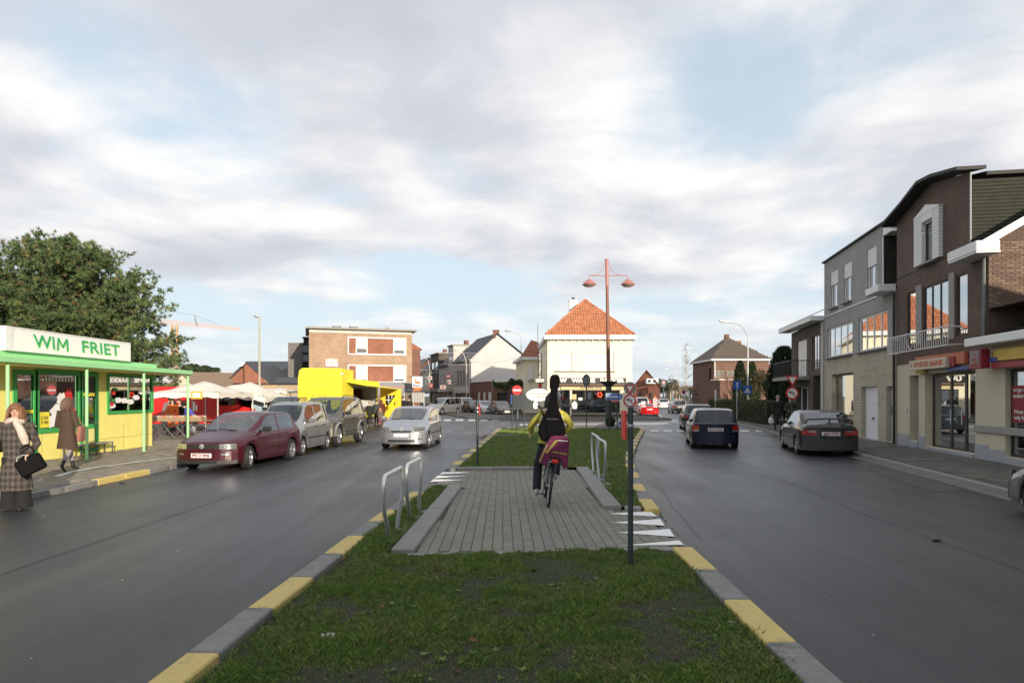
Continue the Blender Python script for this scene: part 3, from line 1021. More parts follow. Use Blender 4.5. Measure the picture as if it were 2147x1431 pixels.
for r_ in range(38):
 z_ = 3.43 + r_ * .068
 for c_ in range(8):
  y_ = 0.0 + c_ * .217 + (.108 if r_ % 2 else 0)
  if z_ > 5.85 + .57 * y_ or k_ >= 298:
   continue
  k_ += 1
  link('brick', random.choice(bm_), bk.root, (W_ - .112 + random.uniform(-.002, .002), y_, z_))
SL = lambda y: 6.06 + 0.60 * y
bk.part('gable_board', WHITEB, lambda b: b.prism([(-.25, SL(-.25) - .12), (5, SL(5) - .12), (5, SL(5) + .10), (-.25, SL(-.25) + .10)], W_ + .02, W_ + .07, 'x'))
bk.part('roof_slope', SHINGLE, lambda b: tile_rows(b, DR + .04, W_ + .03, SL, -.3, 5, 22))
bk.part('roof_slope', SHINGLE, lambda b: tile_rows(b, 0, DR, lambda y: SL(y), -.01, 0, 1))
bk.part('eave_box', WHITEB, lambda b: (b.cbox(DR - .02, W_ + .62, -.60, -.02, 5.66, 5.94, .02), b.box(DR, W_ + .60, -.58, .0, 5.62, 5.66)))
ck = MB()
for i in range(24):
 za, zb = 5.9 + i * .10, 6.0 + i * .10
 if zb > 8.08: break
 y1_ = max(0.05, (za - 5.9) / .6)
 ck.quad((DR + .045, -.0, za), (DR + .045, 5.0, za), (DR + .02, 5.0, zb), (DR + .02, -.0, zb))
 ck.quad((DR + .02, 0, za), (DR + .02, 5, za), (DR + .045, 5, za), (DR + .045, 0, za))
ck.build('dormer_cheek', SHINGLE, bk.root)
bk.part('corner_strip', mat('grey_zinc_pipe'), lambda b: b.box(DR - .02, DR + .06, -.03, -.004, 5.85, 8.2))
pr = [(-.28, 8.02), (-.05, 8.13), (s0 - 5.5, 8.38), (s0 - 4.2, 8.70), (s0 - 3.2, 8.60), (DR + .12, 8.26), (DR + .12, 8.36), (s0 - 3.2, 8.70), (s0 - 4.2, 8.80), (s0 - 5.5, 8.48), (-.05, 8.23), (-.28, 8.10)]
bk.part('roof_edge', mat('black_roof_felt', (0.022, 0.023, 0.022), 0.7), lambda b: b.prism(pr, -.42, .35))
bk.part('roof_edge', mat('black_roof_felt'), lambda b: b.prism([(x, z - .17) for x, z in pr], .36, 5.2))
bk.part('dormer_side_wall', BR_DARK, lambda b: b.quad((0, 0, 5.8), (0, 5, 5.8), (0, 5, 8.1), (0, 0, 8.1)))
for (x0, x1, mu) in ((s0 - 5.92, s0 - 5.25, ()), (s0 - 4.68, s0 - 2.98, (.33, .66)), (s0 - 2.50, s0 - 1.85, ())):
 bk.window(x0, x1, 3.62, 5.42, frame=DKF, mull=mu, fw=.05, y=.03, curtain=0)
for x0, x1 in ((s0 - 5.24, s0 - 4.69), (s0 - 2.97, s0 - 2.51)):
 bk.part('pilaster', STONE, lambda b: b.cbox(x0 + .06, x1 - .06, -.035, -.002, 3.55, 5.55, .01))
dwf = MB()
X0, X1, Z0, Z1 = s0 - 5.06, s0 - 3.29, 6.16, 7.80
ix0, ix1, iz1 = s0 - 4.46, s0 - 3.74, 7.50
for i in range(16):
 za, zb = Z0 + i * .098, Z0 + (i + 1) * .098 - .008
 dwf.cbox(X0, ix0 - .01, -.14, -.003, za, zb, .008)
 dwf.cbox(ix1 + .01, X1, -.14, -.003, za, zb, .008)
dwf.prism([(X0, Z0 + 1.57), (X1, Z0 + 1.57), (X1, Z0 + 1.62), ((X0 + X1) / 2, Z0 + 1.86), (X0, Z0 + 1.62)], -.145, -.003)
dwf.box(ix0 - .01, ix1 + .01, -.14, -.003, iz1, Z0 + 1.565)
dwf.build('window_surround', WHITEB, bk.root)
bk.window(ix0, ix1, 6.16, 7.50, frame=DKF, fw=.05, y=.0, blind=.05, curtain=.8, sill=STONE)
rail = MB()
xa, xb, yo = s0 - 6.55, s0 - 2.05, -.42
rail.tube([(xa, -.02, 3.86), (xa, yo, 3.90), (xb, yo, 3.90), (xb, -.02, 3.86)], .02, 6)
rail.tube([(xa, -.02, 3.36), (xa, yo, 3.34), (xb, yo, 3.34), (xb, -.02, 3.36)], .016, 6)
rail.build('balcony_rail', WHITEB, bk.root, 40)
bar_ = MB(); bar_.cyl((0, 0, 3.34), (0, -.02, 3.90), .011, n=6)
bar_me = bar_.mesh('rail_bar', WHITEB)
for i in range(31):
 x_ = xa + .02 + (xb - xa - .04) * i / 30
 if abs(i - 13) < 2: continue
 link('rail_bar', bar_me, bk.root, (x_, yo + .01, 0))
bk.part('rail_ornament', WHITEB, lambda b: b.tube([(xa + 1.94 + .17 * math.cos(t), yo, 3.62 + .24 * math.sin(t)) for t in [2 * PI * i / 16 for i in range(16)]], .012, 6, closed=True), 40)
dd = bk.part('door', DKF, lambda b: b.box(s0 - 5.72, s0 - 5.03, .40, .45, 0.32, 2.54))
b = MB(); b.box(s0 - 5.62, s0 - 5.13, .385, .398, 1.55, 2.4); b.build('door_pane', WINGLASS, dd)
b = MB(); b.cyl((s0 - 5.12, .34, 1.15), (s0 - 5.12, .34, 1.55), .02, n=6); b.build('door_handle', STEEL, dd)
ex = [s0 - 4.52, s0 - 3.02, s0 - 2.42, s0 - 1.45]
ex = [s0 - 4.52, s0 - 3.30, s0 - 2.42, s0 - 1.45]
for i in range(3):
 w = bk.window(ex[i], ex[i + 1] - .004, 0.22, 2.54, frame=DKF, fw=.055, y=.22, back=False)
bk.part('entrance_back', mat('bank_lobby_wall', (0.16, 0.17, 0.14), .9), lambda b: b.box(s0 - 4.6, s0 - 1.3, 2.6, 2.65, .1, 2.7))
bk.part('lobby_floor', mat('lobby_tiles', (0.2, 0.2, 0.18), .4), lambda b: b.box(s0 - 4.6, s0 - 1.3, .3, 2.6, .12, .2))
for xa_, xb_, za_, zb_, m_ in ((s0 - 4.4, s0 - 4.05, .95, 2.05, REDP), (s0 - 4.0, s0 - 3.5, .95, 2.1, WHITEP), (s0 - 3.15, s0 - 2.9, .9, 1.9, WHITEP), (s0 - 2.3, s0 - 2.0, 1.0, 1.9, REDP), (s0 - 1.95, s0 - 1.55, .95, 1.6, WHITEP)):
 bk.part('poster', m_, lambda b: b.box(xa_, xb_, .31, .315, za_, zb_))
for x_ in (ex[1] + .1, ex[2] - .1):
 bk.part('door_handle', STEEL, lambda b: b.cyl((x_, .16, 1.0), (x_, .16, 1.45), .018, n=6))
bk.part('letter_box', STEEL, lambda b: b.cbox(s0 - 6.1, s0 - 5.9, -.03, -.004, 1.3, 1.42, .005))
sg = thing('fascia_sign', 'flat bank name sign with orange, blue and yellow bars over the glazed bank entrance', 'sign', (*FP(5.02), 0), bk.root.rotation_euler.z)
def spart(root, name, m, x0, x1, y0, y1, z0, z1, c=.01):
 b = MB(); b.cbox(x0, x1, y0, y1, z0, z1, c)
 return b.build(name, m, root)
spart(sg, 'panel', mat('sign_cream', (0.50, 0.44, 0.34), .6), 0.0, 2.55, -.30, -.18, 2.70, 3.02)
spart(sg, 'orange_bar', mat('sign_orange', (0.42, 0.11, 0.055), .5), .15, 3.35, -.17, -.06, 2.78, 3.13)
spart(sg, 'red_block', mat('sign_dark_red', (0.25, 0.02, 0.03), .5), 2.56, 2.85, -.21, -.175, 2.72, 3.02)
spart(sg, 'blue_bar', mat('sign_blue', (0.04, 0.07, 0.25), .5), 2.2, 3.6, -.16, -.06, 2.60, 2.70)
spart(sg, 'yellow_bar', mat('sign_yellow', (0.52, 0.36, 0.05), .5), .12, .75, -.16, -.06, 2.60, 2.69)
text_part('FORTIS BANK', .22, mat('sign_orange_red', (0.50, 0.09, 0.04), .5), sg, (1.42, -.306, 2.86), width=2.0, bold=.006)
b = MB()
for k in range(6):
 a_ = k * PI / 3
 b.box(-.012, .012, 0, .006, -.10, .10) if False else b.add([(.2 + .015 * math.cos(a_ + 1.57), -.309, 2.86 + .015 * math.sin(a_ + 1.57)), (.2 + .1 * math.cos(a_), -.309, 2.86 + .1 * math.sin(a_)), (.2 - .015 * math.cos(a_ + 1.57), -.309, 2.86 - .015 * math.sin(a_ + 1.57))], [(0, 1, 2)])
b.build('star_logo', mat('sign_orange_red'), sg)
# --- bank annex (one storey, at the right edge)
an = Bld('bank_annex', 'low cream bank annex with a white flat eave and red window poster, right edge', 'building', FP(0.755), FP(-8))
an.wall(0, 9, .1, 3.2, [(.80, 3.6, .30, 2.55, .2), (4.6, 7.4, .30, 2.55, .2)], CRM2, rev=.2)
an.part('plinth', BLUEST, lambda b: b.box(0, .798, -.018, -.002, .1, .44))
an.part('sill', BLUEST, lambda b: b.cbox(.8, 3.6, -.08, .2, .1, .29, .01))
an.part('ledge', STONE, lambda b: b.cbox(-.62, 4.4, -.07, -.003, .86, 1.05, .01))
w = an.window(.82, 3.58, .30, 2.52, frame=DKF, fw=.06, mull=(.5,), y=.12, back=False)
an.window(4.62, 7.38, .30, 2.52, frame=DKF, fw=.06, mull=(.5,), y=.12)
an.part('room_back', mat('bank_lobby_wall'), lambda b: b.box(.5, 4, 2.5, 2.55, .1, 3))
po = an.part('poster', mat('dark_red_poster', (0.20, 0.012, 0.02), .6), lambda b: b.box(.90, 3.5, .105, .112, 1.18, 2.12))
text_part('vrije toegang,\niedereen welkom', .15, WHITEP, po, (.96, .10, 1.93), width=1.5, align='LEFT')
text_part('Hoe kunnen\nwij helpen?', .15, WHITEP, po, (1.0, .10, 1.38), width=1.1, align='LEFT')
an.part('room_back', mat('aqua_poster', (0.10, 0.22, 0.20), .5), lambda b: b.box(1.2, 3.3, .5, .51, .35, .85))
an.part('eave_box', WHITEB, lambda b: b.cbox(-.05, 9.3, -.58, .0, 3.18, 3.40, .02))
an.part('roof_slope', SHINGLE, lambda b: tile_rows(b, -.0, 9.2, lambda y: 3.38 + .5 * y if y > 0 else 3.38 + .1 * (y + .5), -.5, 3.0, 14))
an.body(0, 9, 7, .1, 4.2, BR_DARK, y0=.0, roof=True)
hs = thing('hanging_sign', 'grey and red bank sign box hanging under the white annex eave', 'sign', (*FP(.72), 0), an.root.rotation_euler.z)
spart(hs, 'frame', mat('deep_red_sign', (.26, .02, .035), .5), .02, .62, -.50, -.28, 2.58, 3.08)
spart(hs, 'panel', mat('sign_grey', (0.2, 0.2, 0.21), .6), .09, .55, -.512, -.501, 2.68, 3.05, .003)
text_part('FORTIS\nBANK', .10, mat('sign_orange_red'), hs, (.32, -.516, 2.77), width=.32)
b = MB()
for k in range(8):
 a_ = k * PI / 4
 b.add([(.32 + .02 * math.cos(a_ + 1.57), -.516, 2.95 + .02 * math.sin(a_ + 1.57)), (.32 + .07 * math.cos(a_), -.516, 2.95 + .07 * math.sin(a_)), (.32 - .02 * math.cos(a_ + 1.57), -.516, 2.95 - .02 * math.sin(a_ + 1.57))], [(0, 1, 2)])
b.build('star_logo', mat('sign_orange_red'), hs)
spart(hs, 'red_bar', mat('deep_red_sign'), .70, 3.0, -.30, -.2, 2.56, 2.72)
spart(hs, 'blue_bar', mat('sign_blue'), .64, 1.0, -.32, -.22, 2.73, 2.85)
spart(hs, 'yellow_bar', mat('sign_yellow'), .80, 3.0, -.30, -.2, 2.75, 3.05)
# --- pale grey brick building
gy = Bld('grey_brick_house', 'three storey pale grey brick house with white garage door beside the bank', 'building', FP(15.55), FP(6.82))
s0 = 15.55; GW = 8.72
hl = [(s0 - 14.36, s0 - 11.39, .93, 2.88, .3), (s0 - 10.44, s0 - 8.62, .12, 2.24, .25), (s0 - 7.76, s0 - 7.10, .16, 2.22, .25)]
gy.wall(0, GW, .1, 3.55, hl, BR_GREY_LIT, rev=.2, name='lower_wall')
w2 = [(s0 - 15.03, s0 - 11.48, 3.70, 5.10), (s0 - 10.75, s0 - 7.65, 3.70, 5.10)]
gy.wall(0, GW, 3.55, 5.68, w2, BR_GREY, rev=.12, name='upper_wall')
w3 = [(s0 - 14.54, s0 - 13.44, 6.02, 7.74), (s0 - 12.64, s0 - 11.57, 6.02, 7.74), (s0 - 9.76, s0 - 8.74, 6.02, 7.76)]
GD = s0 - 8.05
gy.wall(0, GD, 5.68, 8.38, w3, BR_GREY, rev=.12, name='top_wall')
gy.part('string_course', WHITEB, lambda b: b.cbox(.03, GD + .1, -.035, -.003, 5.70, 5.76, .005))
gy.part('roof_edge', mat('black_roof_felt'), lambda b: b.cbox(-.08, GD + .25, -.10, 6, 8.38, 8.46, .01))
gy.part('side_wall', BR_GREY, lambda b: b.quad((0, 0, .1), (0, 7, .1), (0, 7, 8.38), (0, 0, 8.38)))
gy.part('back_wall', BR_GREY, lambda b: b.quad((0, 7, .1), (GW, 7, .1), (GW, 7, 8.3), (0, 7, 8.3)))
ck = MB()
for i in range(22):
 za = 5.85 + i * .11
 if za > 7.85: break
 ck.quad((GD + .03, .03, za), (GD + .03, 6, za), (GD + .01, 6, za + .11), (GD + .01, .03, za + .11))
 ck.quad((GD + .01, .03, za), (GD + .01, 6, za), (GD + .03, 6, za), (GD + .03, .03, za))
ck.build('dormer_cheek', SHINGLE, gy.root)
gy.part('corner_strip', WHITEB, lambda b: b.box(GD - .01, GD + .05, -.03, -.004, 5.8, 7.9))
gy.part('cheek_fascia', WHITEB, lambda b: b.cbox(GD + .002, GD + .8, -.02, 5, 7.93, 8.27, .01))
gy.part('eave_box', WHITEB, lambda b: b.cbox(GD - .10, GW - .02, -.62, -.003, 5.66, 5.92, .02))
gy.part('roof_slope', SHINGLE, lambda b: tile_rows(b, GD + .06, GW, lambda y: 5.9 + .6 * y, 0, 4, 16))
for a_, c_, d_, e_ in w2:
 gy.window(a_, c_, d_, e_, mull=(.25, .5, .75), fw=.075, y=.06, sill=STONE, curtain=0.0)
for a_, c_, d_, e_ in w3:
 gy.window(a_, c_, d_, e_, mull=(.33, .66), fw=.06, y=.06, blind=.42 if a_ > 5 else .38, sill=STONE)
gy.window(s0 - 14.34, s0 - 11.41, .93, 2.85, frame=mat('brown_shop_frame', (0.16, 0.09, 0.05), .6), fw=.06, y=.22, back=False)
gy.part('shop_back', mat('warm_shop_wall', (0.30, 0.13, 0.07), .8), lambda b: b.box(.6, 4.9, 2.4, 2.45, .2, 3.0))
sp_ = gy.part('shop_poster', mat('dim_poster', (0.3, 0.29, 0.33), .6), lambda b: b.box(s0 - 12.9, s0 - 11.75, .30, .305, 1.75, 2.25))
text_part('KEYROS', .2, WHITEP, sp_, (s0 - 12.3, .29, 2.12), width=.9)
text_part('LIFESTYLE', .2, BLACKP, sp_, (s0 - 12.3, .29, 1.88), width=.9)
text_part('BA', .32, WHITEP, sp_, (s0 - 13.2, .29, 2.55), width=.75)
for x_ in (.9, 1.9, 3.0, 3.8):
 gy.part('display_box', mat('display_goods', (0.20, 0.16, 0.15), .8, var=.6, scale=8), lambda b: b.cbox(x_, x_ + .5, .6, 1.0, .93, 1.2 + .3 * random.random(), .02))
gd = gy.part('garage_door', mat('garage_white', (0.66, 0.66, 0.70), .5, var=.03), lambda b: [b.cbox(s0 - 10.42, s0 - 8.64, .17, .21, .13 + i * .351, .13 + (i + 1) * .351 - .004, .004) for i in range(6)])
b = MB(); b.cyl((s0 - 9.5, .14, .95), (s0 - 9.5, .17, .95), .05, n=8); b.cbox(s0 - 9.62, s0 - 9.38, .12, .14, .93, .97, .01); b.build('door_handle', BLACKP, gd)
fd = gy.part('front_door', mat('garage_white'), lambda b: (b.cbox(s0 - 7.74, s0 - 7.12, .17, .21, .18, 2.2, .004), b.cbox(s0 - 7.6, s0 - 7.25, .160, .168, .35, .95, .003), b.cbox(s0 - 7.6, s0 - 7.25, .160, .168, 1.1, 2.0, .003)))
b = MB(); b.cyl((s0 - 7.62, .13, 1.15), (s0 - 7.62, .13, 1.5), .015, n=6); b.build('door_handle', BLACKP, fd)
gy.part('doorstep', BLUEST, lambda b: b.cbox(s0 - 10.44, s0 - 8.62, -.06, .2, .1, .128, .005))
ltr = gy.part('letter_reflections', mat('reflected_gold_light', (0.62, 0.55, 0.33), .5), lambda b: b.box(s0 - 10.8, s0 - 10.79, -.004, -.003, 2.58, 2.581))  # gold letter shapes painting the light reflections cast on this wall
for i in range(13):
 x_ = s0 - 10.7 + i * .27 + (.25 if i > 6 else 0)
 text_part('KAPPERS TUIN'[i % 12], .26, mat('reflected_gold_light'), ltr, (x_, -.02, 2.66)) if 'KAPPERS TUIN'[i % 12] != ' ' else None
# --- low dark house with a balcony
db = Bld('dark_balcony_house', 'low dark brick house with overhanging white eave and black balcony', 'building', FP(22.0), FP(15.65))
s0 = 22.0; DW = 6.43
Zs = 5.55
db.wall(0, DW, .1, Zs, [(.15 + 1.1, 3.3, 2.95, 4.95, .2), (4.35, 5.6, 3.2, 5.0, .12), (1.0, 3.5, .15, 2.35, .6), (4.5, 5.75, .15, 2.9, .9)], BR_DARK2, rev=.2)
db.part('side_wall', BR_DARK2, lambda b: (b.quad((0, 0, .1), (0, 9, .1), (0, 9, Zs), (0, 0, Zs)), b.poly([(0, 0, Zs), (0, 9, Zs), (0, 4.5, 7.7)])))
db.part('corner_pilaster', mat('pale_corner_render', (0.42, 0.41, 0.38), .8), lambda b: b.box(DW - .38, DW - .003, -.06, -.003, .1, 5.55))
db.window(1.25, 3.3, 2.95, 4.95, fw=.06, y=.1, blind=.96)
db.window(4.35, 5.6, 3.2, 5.0, frame=mat('brown_shop_frame'), fw=.07, y=.05, curtain=.0, mull=(.5,))
db.window(1.0, 3.5, .15, 2.35, frame=WHITEB, fw=.06, y=.3, mull=(.5,), curtain=.9)
dd = db.part('door', BLACKP, lambda b: b.cbox(4.52, 5.73, .8, .85, .16, 2.6, .01))
b = MB(); b.cyl((4.65, .76, 1.1), (4.65, .76, 1.4), .02, n=6); b.build('door_handle', STEEL, dd)
db.part('eave_box', WHITEB, lambda b: b.prism([(-.5, 5.6), (DW + .02, 5.6), (DW + .02, 5.82), (-.5, 5.82)], -.62, .02))
db.part('roof_slope', SLATE, lambda b: (tile_rows(b, -.5, DW, lambda y: 6.1 + .45 * y, -.6, 4.5, 14), tile_rows(b, -.5, DW, lambda y: 6.1 + .45 * (9 - y), 4.5, 9.5, 2)))
db.part('balcony_slab', STONE, lambda b: b.cbox(-.3, 3.9, -1.0, -.003, 2.72, 2.90, .01))
br = MB()
br.tube([(-.3, -.02, 3.75), (-.3, -.95, 3.75), (3.9, -.95, 3.75), (3.9, -.02, 3.75)], .025, 6)
br.tube([(-.3, -.95, 2.95), (3.9, -.95, 2.95)], .015, 6)
br.build('balcony_rail', BLACKP, db.root, 40)
bb = MB(); bb.cyl((0, 0, 2.9), (0, 0, 3.75), .01, n=5)
bme = bb.mesh('rail_bar', BLACKP)
for i in range(36):
 link('rail_bar', bme, db.root, (-.3 + 4.2 * i / 35, -.95, 0))
for i in range(7):
 link('rail_bar', bme, db.root, (3.9, -.95 + i * .13, 0))
# --- houses farther right along the street, out of frame: they shade the street
for i, (x0, y0, x1, y1, h, lab) in enumerate(((12.4, 8.6, 12.0, -1, 6.2, 'plain brick house right of the bank annex, outside the picture'),
 (12.0, -1.1, 11.8, -10, 7.6, 'plain brick house further right of the bank annex, outside the picture'),
 (11.8, -10.1, 11.7, -21, 7.0, 'brick house behind the viewpoint on the right side, outside the picture'),
 (11.7, -21.1, 11.6, -34, 8.2, 'last brick house behind the viewpoint on the right, outside the picture'))):
 h_ = Bld('brick_house', lab, 'house', (x0, y0), (x1, y1), group='houses along the right side of the street')
 w_ = math.hypot(x1 - x0, y1 - y0)
 hs_ = []
 nx = int(w_ // 3)
 for k in range(nx):
  xc = w_ * (k + .5) / nx
  for zf in ([1.0, 3.9] if h_ else []):
   if zf + 1.6 < h:
    hs_.append((xc - .7, xc + .7, zf, zf + 1.5))
 h_.wall(0, w_, .1, h, hs_, [BR_DARK, BR_TAN, BR_ORG, BR_DARK2][i], rev=.15)
 for q in hs_:
  h_.window(*q, mull=(.5,), y=.08, sill=STONE)
 h_.body(0, w_, 8, .1, h, BR_DARK)
 h_.part('roof', ROOFRED, lambda b: b.prism([(-.4, h), (4, h + 1.8), (8.4, h)], 0, w_, 'x'))
# ==== pastry shop (cream, orange hipped roof)
ps = Bld('pastry_shop', 'cream corner pastry shop with an orange hipped tile roof and black name boards', 'building', (3.07, 56.5), (10.36, 56.5))
PWd = 7.29
def zz(y): return ps.at(1230, y)[1]
def xx(x): return ps.at(x, 800)[0]
h1 = (xx(1173), xx(1199), zz(776.5), zz(739)); h2 = (xx(1223), xx(1287), zz(777), zz(739))
hd = (xx(1166), xx(1195), .14, zz(817)); hw = (xx(1199), xx(1300), zz(866), zz(817.5))
ps.wall(0, PWd, .1, 6.75, [(*h1, .22), (*h2, .22), (*hd, .25), (*hw, .25)], CREAM)
for h in (h1, h2):
 ps.window(*h, y=.12, blind=.97, fw=.07, back=False)
 ps.part('sill', STONE, lambda b: b.cbox(h[0] - .45, h[1] + .45 if h is h1 else h[1] + .12, -.12, -.003, h[2] - .12, h[2] - .01, .01))
ps.window(*hw, frame=DKF, fw=.08, y=.16, mull=(.28, .74), back=False)
w = ps.window(*hd, frame=DKF, fw=.08, y=.16, mull=(.5,), back=False)
ps.part('shop_back', mat('dark_shop_back', (0.10, 0.075, 0.055), .9, var=.4, scale=3), lambda b: b.box(.1, PWd - .1, 3.5, 3.55, .1, 3))
ps.part('shop_floor', mat('shop_floor_tiles', (0.15, 0.13, 0.11), .5), lambda b: b.box(.1, PWd - .1, .3, 3.5, .1, .13))
ps.part('window_poster', mat('poster_ochre', (0.55, 0.42, 0.2), .7, var=.5, scale=9), lambda b: b.box(xx(1200), xx(1209), .12, .13, zz(838), zz(826)))
ps.part('window_poster', WHITEP, lambda b: b.box(xx(1213), xx(1221.5), .12, .13, zz(839), zz(833)))
st = MB()
pts = []
for k in range(12):
 r_ = .24 if k % 2 == 0 else .14
 pts.append((xx(1258) + r_ * math.cos(k * PI / 6), zz(827) + r_ * math.sin(k * PI / 6)))
for a_, c_ in zip(pts, pts[1:] + pts[:1]):
 st.cyl((a_[0], .14, a_[1]), (c_[0], .14, c_[1]), .025, n=5)
st.build('neon_star', mat('red_neon', (0.8, 0.05, 0.03), .4, emit=(1, .06, .02), estr=1.6), ps.root)
for x_ in (2.9, 4.0, 5.1):
 def tb(b):
  b.cyl((x_, 1.4, .84), (x_, 1.4, .87), .35, n=12); b.cyl((x_, 1.4, .1), (x_, 1.4, .84), .03, n=6); b.cyl((x_, 1.4, .13), (x_, 1.4, .15), .22, n=10)
 ps.part('cafe_table', STEEL, tb)
lw_ = ps.part('low_wall', mat('brown_step_stone', (0.10, 0.085, 0.07), .85), lambda b: b.cbox(hw[0] - .05, PWd - .02, -.04, -.003, .1, zz(867), .01))
ps.part('awning_board', mat('brown_awning_board', (0.13, 0.085, 0.06), .7), lambda b: b.cbox(.55, 6.78, -.35, -.003, zz(809), zz(804), .02))
sb = ps.part('name_board', BLACKP, lambda b: b.cbox(xx(1156), xx(1312), -.26, -.003, zz(803.5), zz(791.8), .02))
SL_ = mat('white_sign_letters', (0.80, 0.78, 0.70), .5)
text_part('UW   WARME   BAKKER', .46, SL_, sb, (xx(1236), -.275, zz(797.8)), width=5.95, bold=.028, ext=.012)
sb2 = ps.part('name_board', mat('cream_sign_panel', (0.62, 0.52, 0.28), .6), lambda b: b.cbox(xx(1176), xx(1308), -.12, -.003, zz(817), zz(809.4), .01))
text_part('PATISSERIE LEON', .24, mat('brown_letters', (0.07, 0.05, 0.035), .6), sb2, (xx(1239), -.13, zz(813)), width=1.85, bold=.006)
ps.part('eave_board', WHITEB, lambda b: b.cbox(-.32, PWd + .34, -.42, 11.9, 6.72, 7.10, .02))
for i in range(12):
 ps.part('eave_bracket', CREAM, lambda b: b.cbox(.2 + i * .6, .28 + i * .6, -.20, -.003, 6.60, 6.718, .01))
ap = (3.58, 3.2, 10.62)
XL, XR, YF, ZE = -.18, PWd + .2, -.30, 7.10
def hip_tiles(b, P0, P1, apex, rows, cols, bump=.05):
 """pantiles on the triangle P0-P1-apex"""
 P0, P1, A = Vector(P0), Vector(P1), Vector(apex)
 e = (P1 - P0); L_ = e.length; e.normalize()
 foot = P0 + e * (A - P0).dot(e)
 up_ = A - foot; H = up_.length; up_.normalize()
 nrm = e.cross(up_).normalized()
 fa = (foot - P0).length
 cw = L_ / cols
 for r in range(rows):
  for c in range(cols):
   u0, u1 = c * cw, (c + 1) * cw
   v0, v1 = H * r / rows, H * (r + 1) / rows
   um = (u0 + u1) / 2; vm = (v0 + v1) / 2
   lim = (um / fa if um < fa else (L_ - um) / (L_ - fa)) * H
   if vm > lim + cw * .4: continue
   v1c = v1
   q = []
   jit = random.uniform(-.006, .006)
   for k, hgt in ((0, 0), (.25, .7), (.5, 1), (.75, .7), (1, 0)):
    q.append((P0 + e * (u0 + cw * k) + up_ * v0 + nrm * (.035 + bump * hgt + jit), P0 + e * (u0 + cw * k) + up_ * v1c + nrm * (bump * hgt + jit)))
   for a, c2 in zip(q, q[1:]):
    b.quad(a[0], c2[0], c2[1], a[1])
   b.quad(q[0][0], q[4][0], q[3][0], q[1][0])
t = MB()
hip_tiles(t, (XL, YF, ZE), (XR, YF, ZE), ap, 14, 34)
tag(t.build('roof_tiles', TILEOR, ps.root), kind='stuff')
rb = MB()
rb.poly([(XL, YF + .02, ZE - .01), (XR, YF + .02, ZE - .01), (ap[0], ap[1] + .03, ap[2] - .03)])
for X_ in (XL, XR):
 rb.poly([(X_, YF, ZE), (X_, 11.8, ZE), (ap[0], 8.6, ap[2]), (ap[0], ap[1], ap[2])])
rb.poly([(XL, 11.8, ZE), (XR, 11.8, ZE), (ap[0], 8.6, ap[2])])
rb.build('roof', TILEOR, ps.root)
rd = MB()
rd.tube([(XL, YF, ZE + .04), tuple(ap)], .11, 6); rd.tube([(XR, YF, ZE + .04), tuple(ap)], .11, 6); rd.tube([tuple(ap), (ap[0], 8.6, ap[2])], .11, 6)
rd.build('ridge_tiles', TILEOR, ps.root)
ch = ps.part('chimney', WHITEB, lambda b: (b.cbox(2.30, 3.05, 4.6, 5.3, 8.8, 10.75, .01), b.cbox(2.24, 3.11, 4.54, 5.36, 10.75, 10.83, .01)))
b = MB(); b.cyl((2.68, 4.95, 10.83), (2.68, 4.95, 11.05), .12, n=8); b.cyl((2.68, 4.95, 11.05), (2.68, 4.95, 11.1), .17, n=8); b.build('chimney_pot', BACKP, ch)
ps.part('side_wall', CREAM, lambda b: (b.quad((0, 0, .1), (-.2, 11.5, .1), (-.2, 11.5, 6.75), (0, 0, 6.75)), b.quad((PWd, 0, .1), (PWd, 11.5, .1), (PWd, 11.5, 6.75), (PWd, 0, 6.75)), b.quad((0, 11.5, .1), (PWd, 11.5, .1), (PWd, 11.5, 6.75), (0, 11.5, 6.75))))
vs_ = ps.part('hanging_board', BLACKP, lambda b: (b.cbox(-.84, -.47, -.05, .05, zz(792), zz(741), .01)))
for i, c_ in enumerate('PATISSERIE'):
 text_part(c_, .19, SL_, vs_, (-.655, -.055, zz(744.3 + i * 5.05)), bold=.004, width=.04 if c_ == 'I' else .15)
vs2 = ps.part('hanging_board', BLACKP, lambda b: b.cbox(-1.06, -.28, -.06, .06, zz(802.6), zz(792.2), .01))
text_part('LEON', .40, SL_, vs2, (-.67, -.07, zz(797.3)), bold=.02, width=.70)
ps.part('hanging_bracket', DARKPOLE, lambda b: (b.cyl((-.84, 0, zz(741)), (0, 0, zz(741)), .015, n=5), b.cyl((-.9, 0, zz(803)), (0, 0, zz(803)), .015, n=5)))
ps.part('red_box', REDP, lambda b: b.cbox(-.42, -.14, 8.0, 8.4, 2.6, 3.2, .01))
ps.part('wing_wall', CREAM, lambda b: (b.quad((-1.75, 11.5, .1), (-.2, 11.5, .1), (-.2, 11.5, 5.6), (-1.75, 11.5, 5.6)), b.quad((-1.75, 11.5, .1), (-2.6, 20, .1), (-2.6, 20, 5.6), (-1.75, 11.5, 5.6))))
ps.window(-1.42, -.82, 3.45, 5.05, y=11.42, fw=.05, blind=.9, back=False, sill=STONE)
ps.part('wing_eave', WHITEB, lambda b: b.prism([(-2.25, 11.0), (-.2, 11.0), (-.2, 20), (-3.0, 20)], 5.6, 5.9, 'z'))
ps.part('wing_roof', ROOFRED, lambda b: b.poly([(-2.2, 11.0, 5.9), (-.2, 11.0, 5.9), (-.2, 13.6, 7.6), (-1.0, 14.0, 7.9)]) or b.poly([(-2.2, 11, 5.9), (-1.0, 14, 7.9), (-1.4, 19, 7.9), (-3, 20, 5.9)]))
ps.part('drain_pole', GREYP, lambda b: b.cyl((-.4, 11.3, 6.9), (-.4, 11.3, 9.4), .03, n=5))
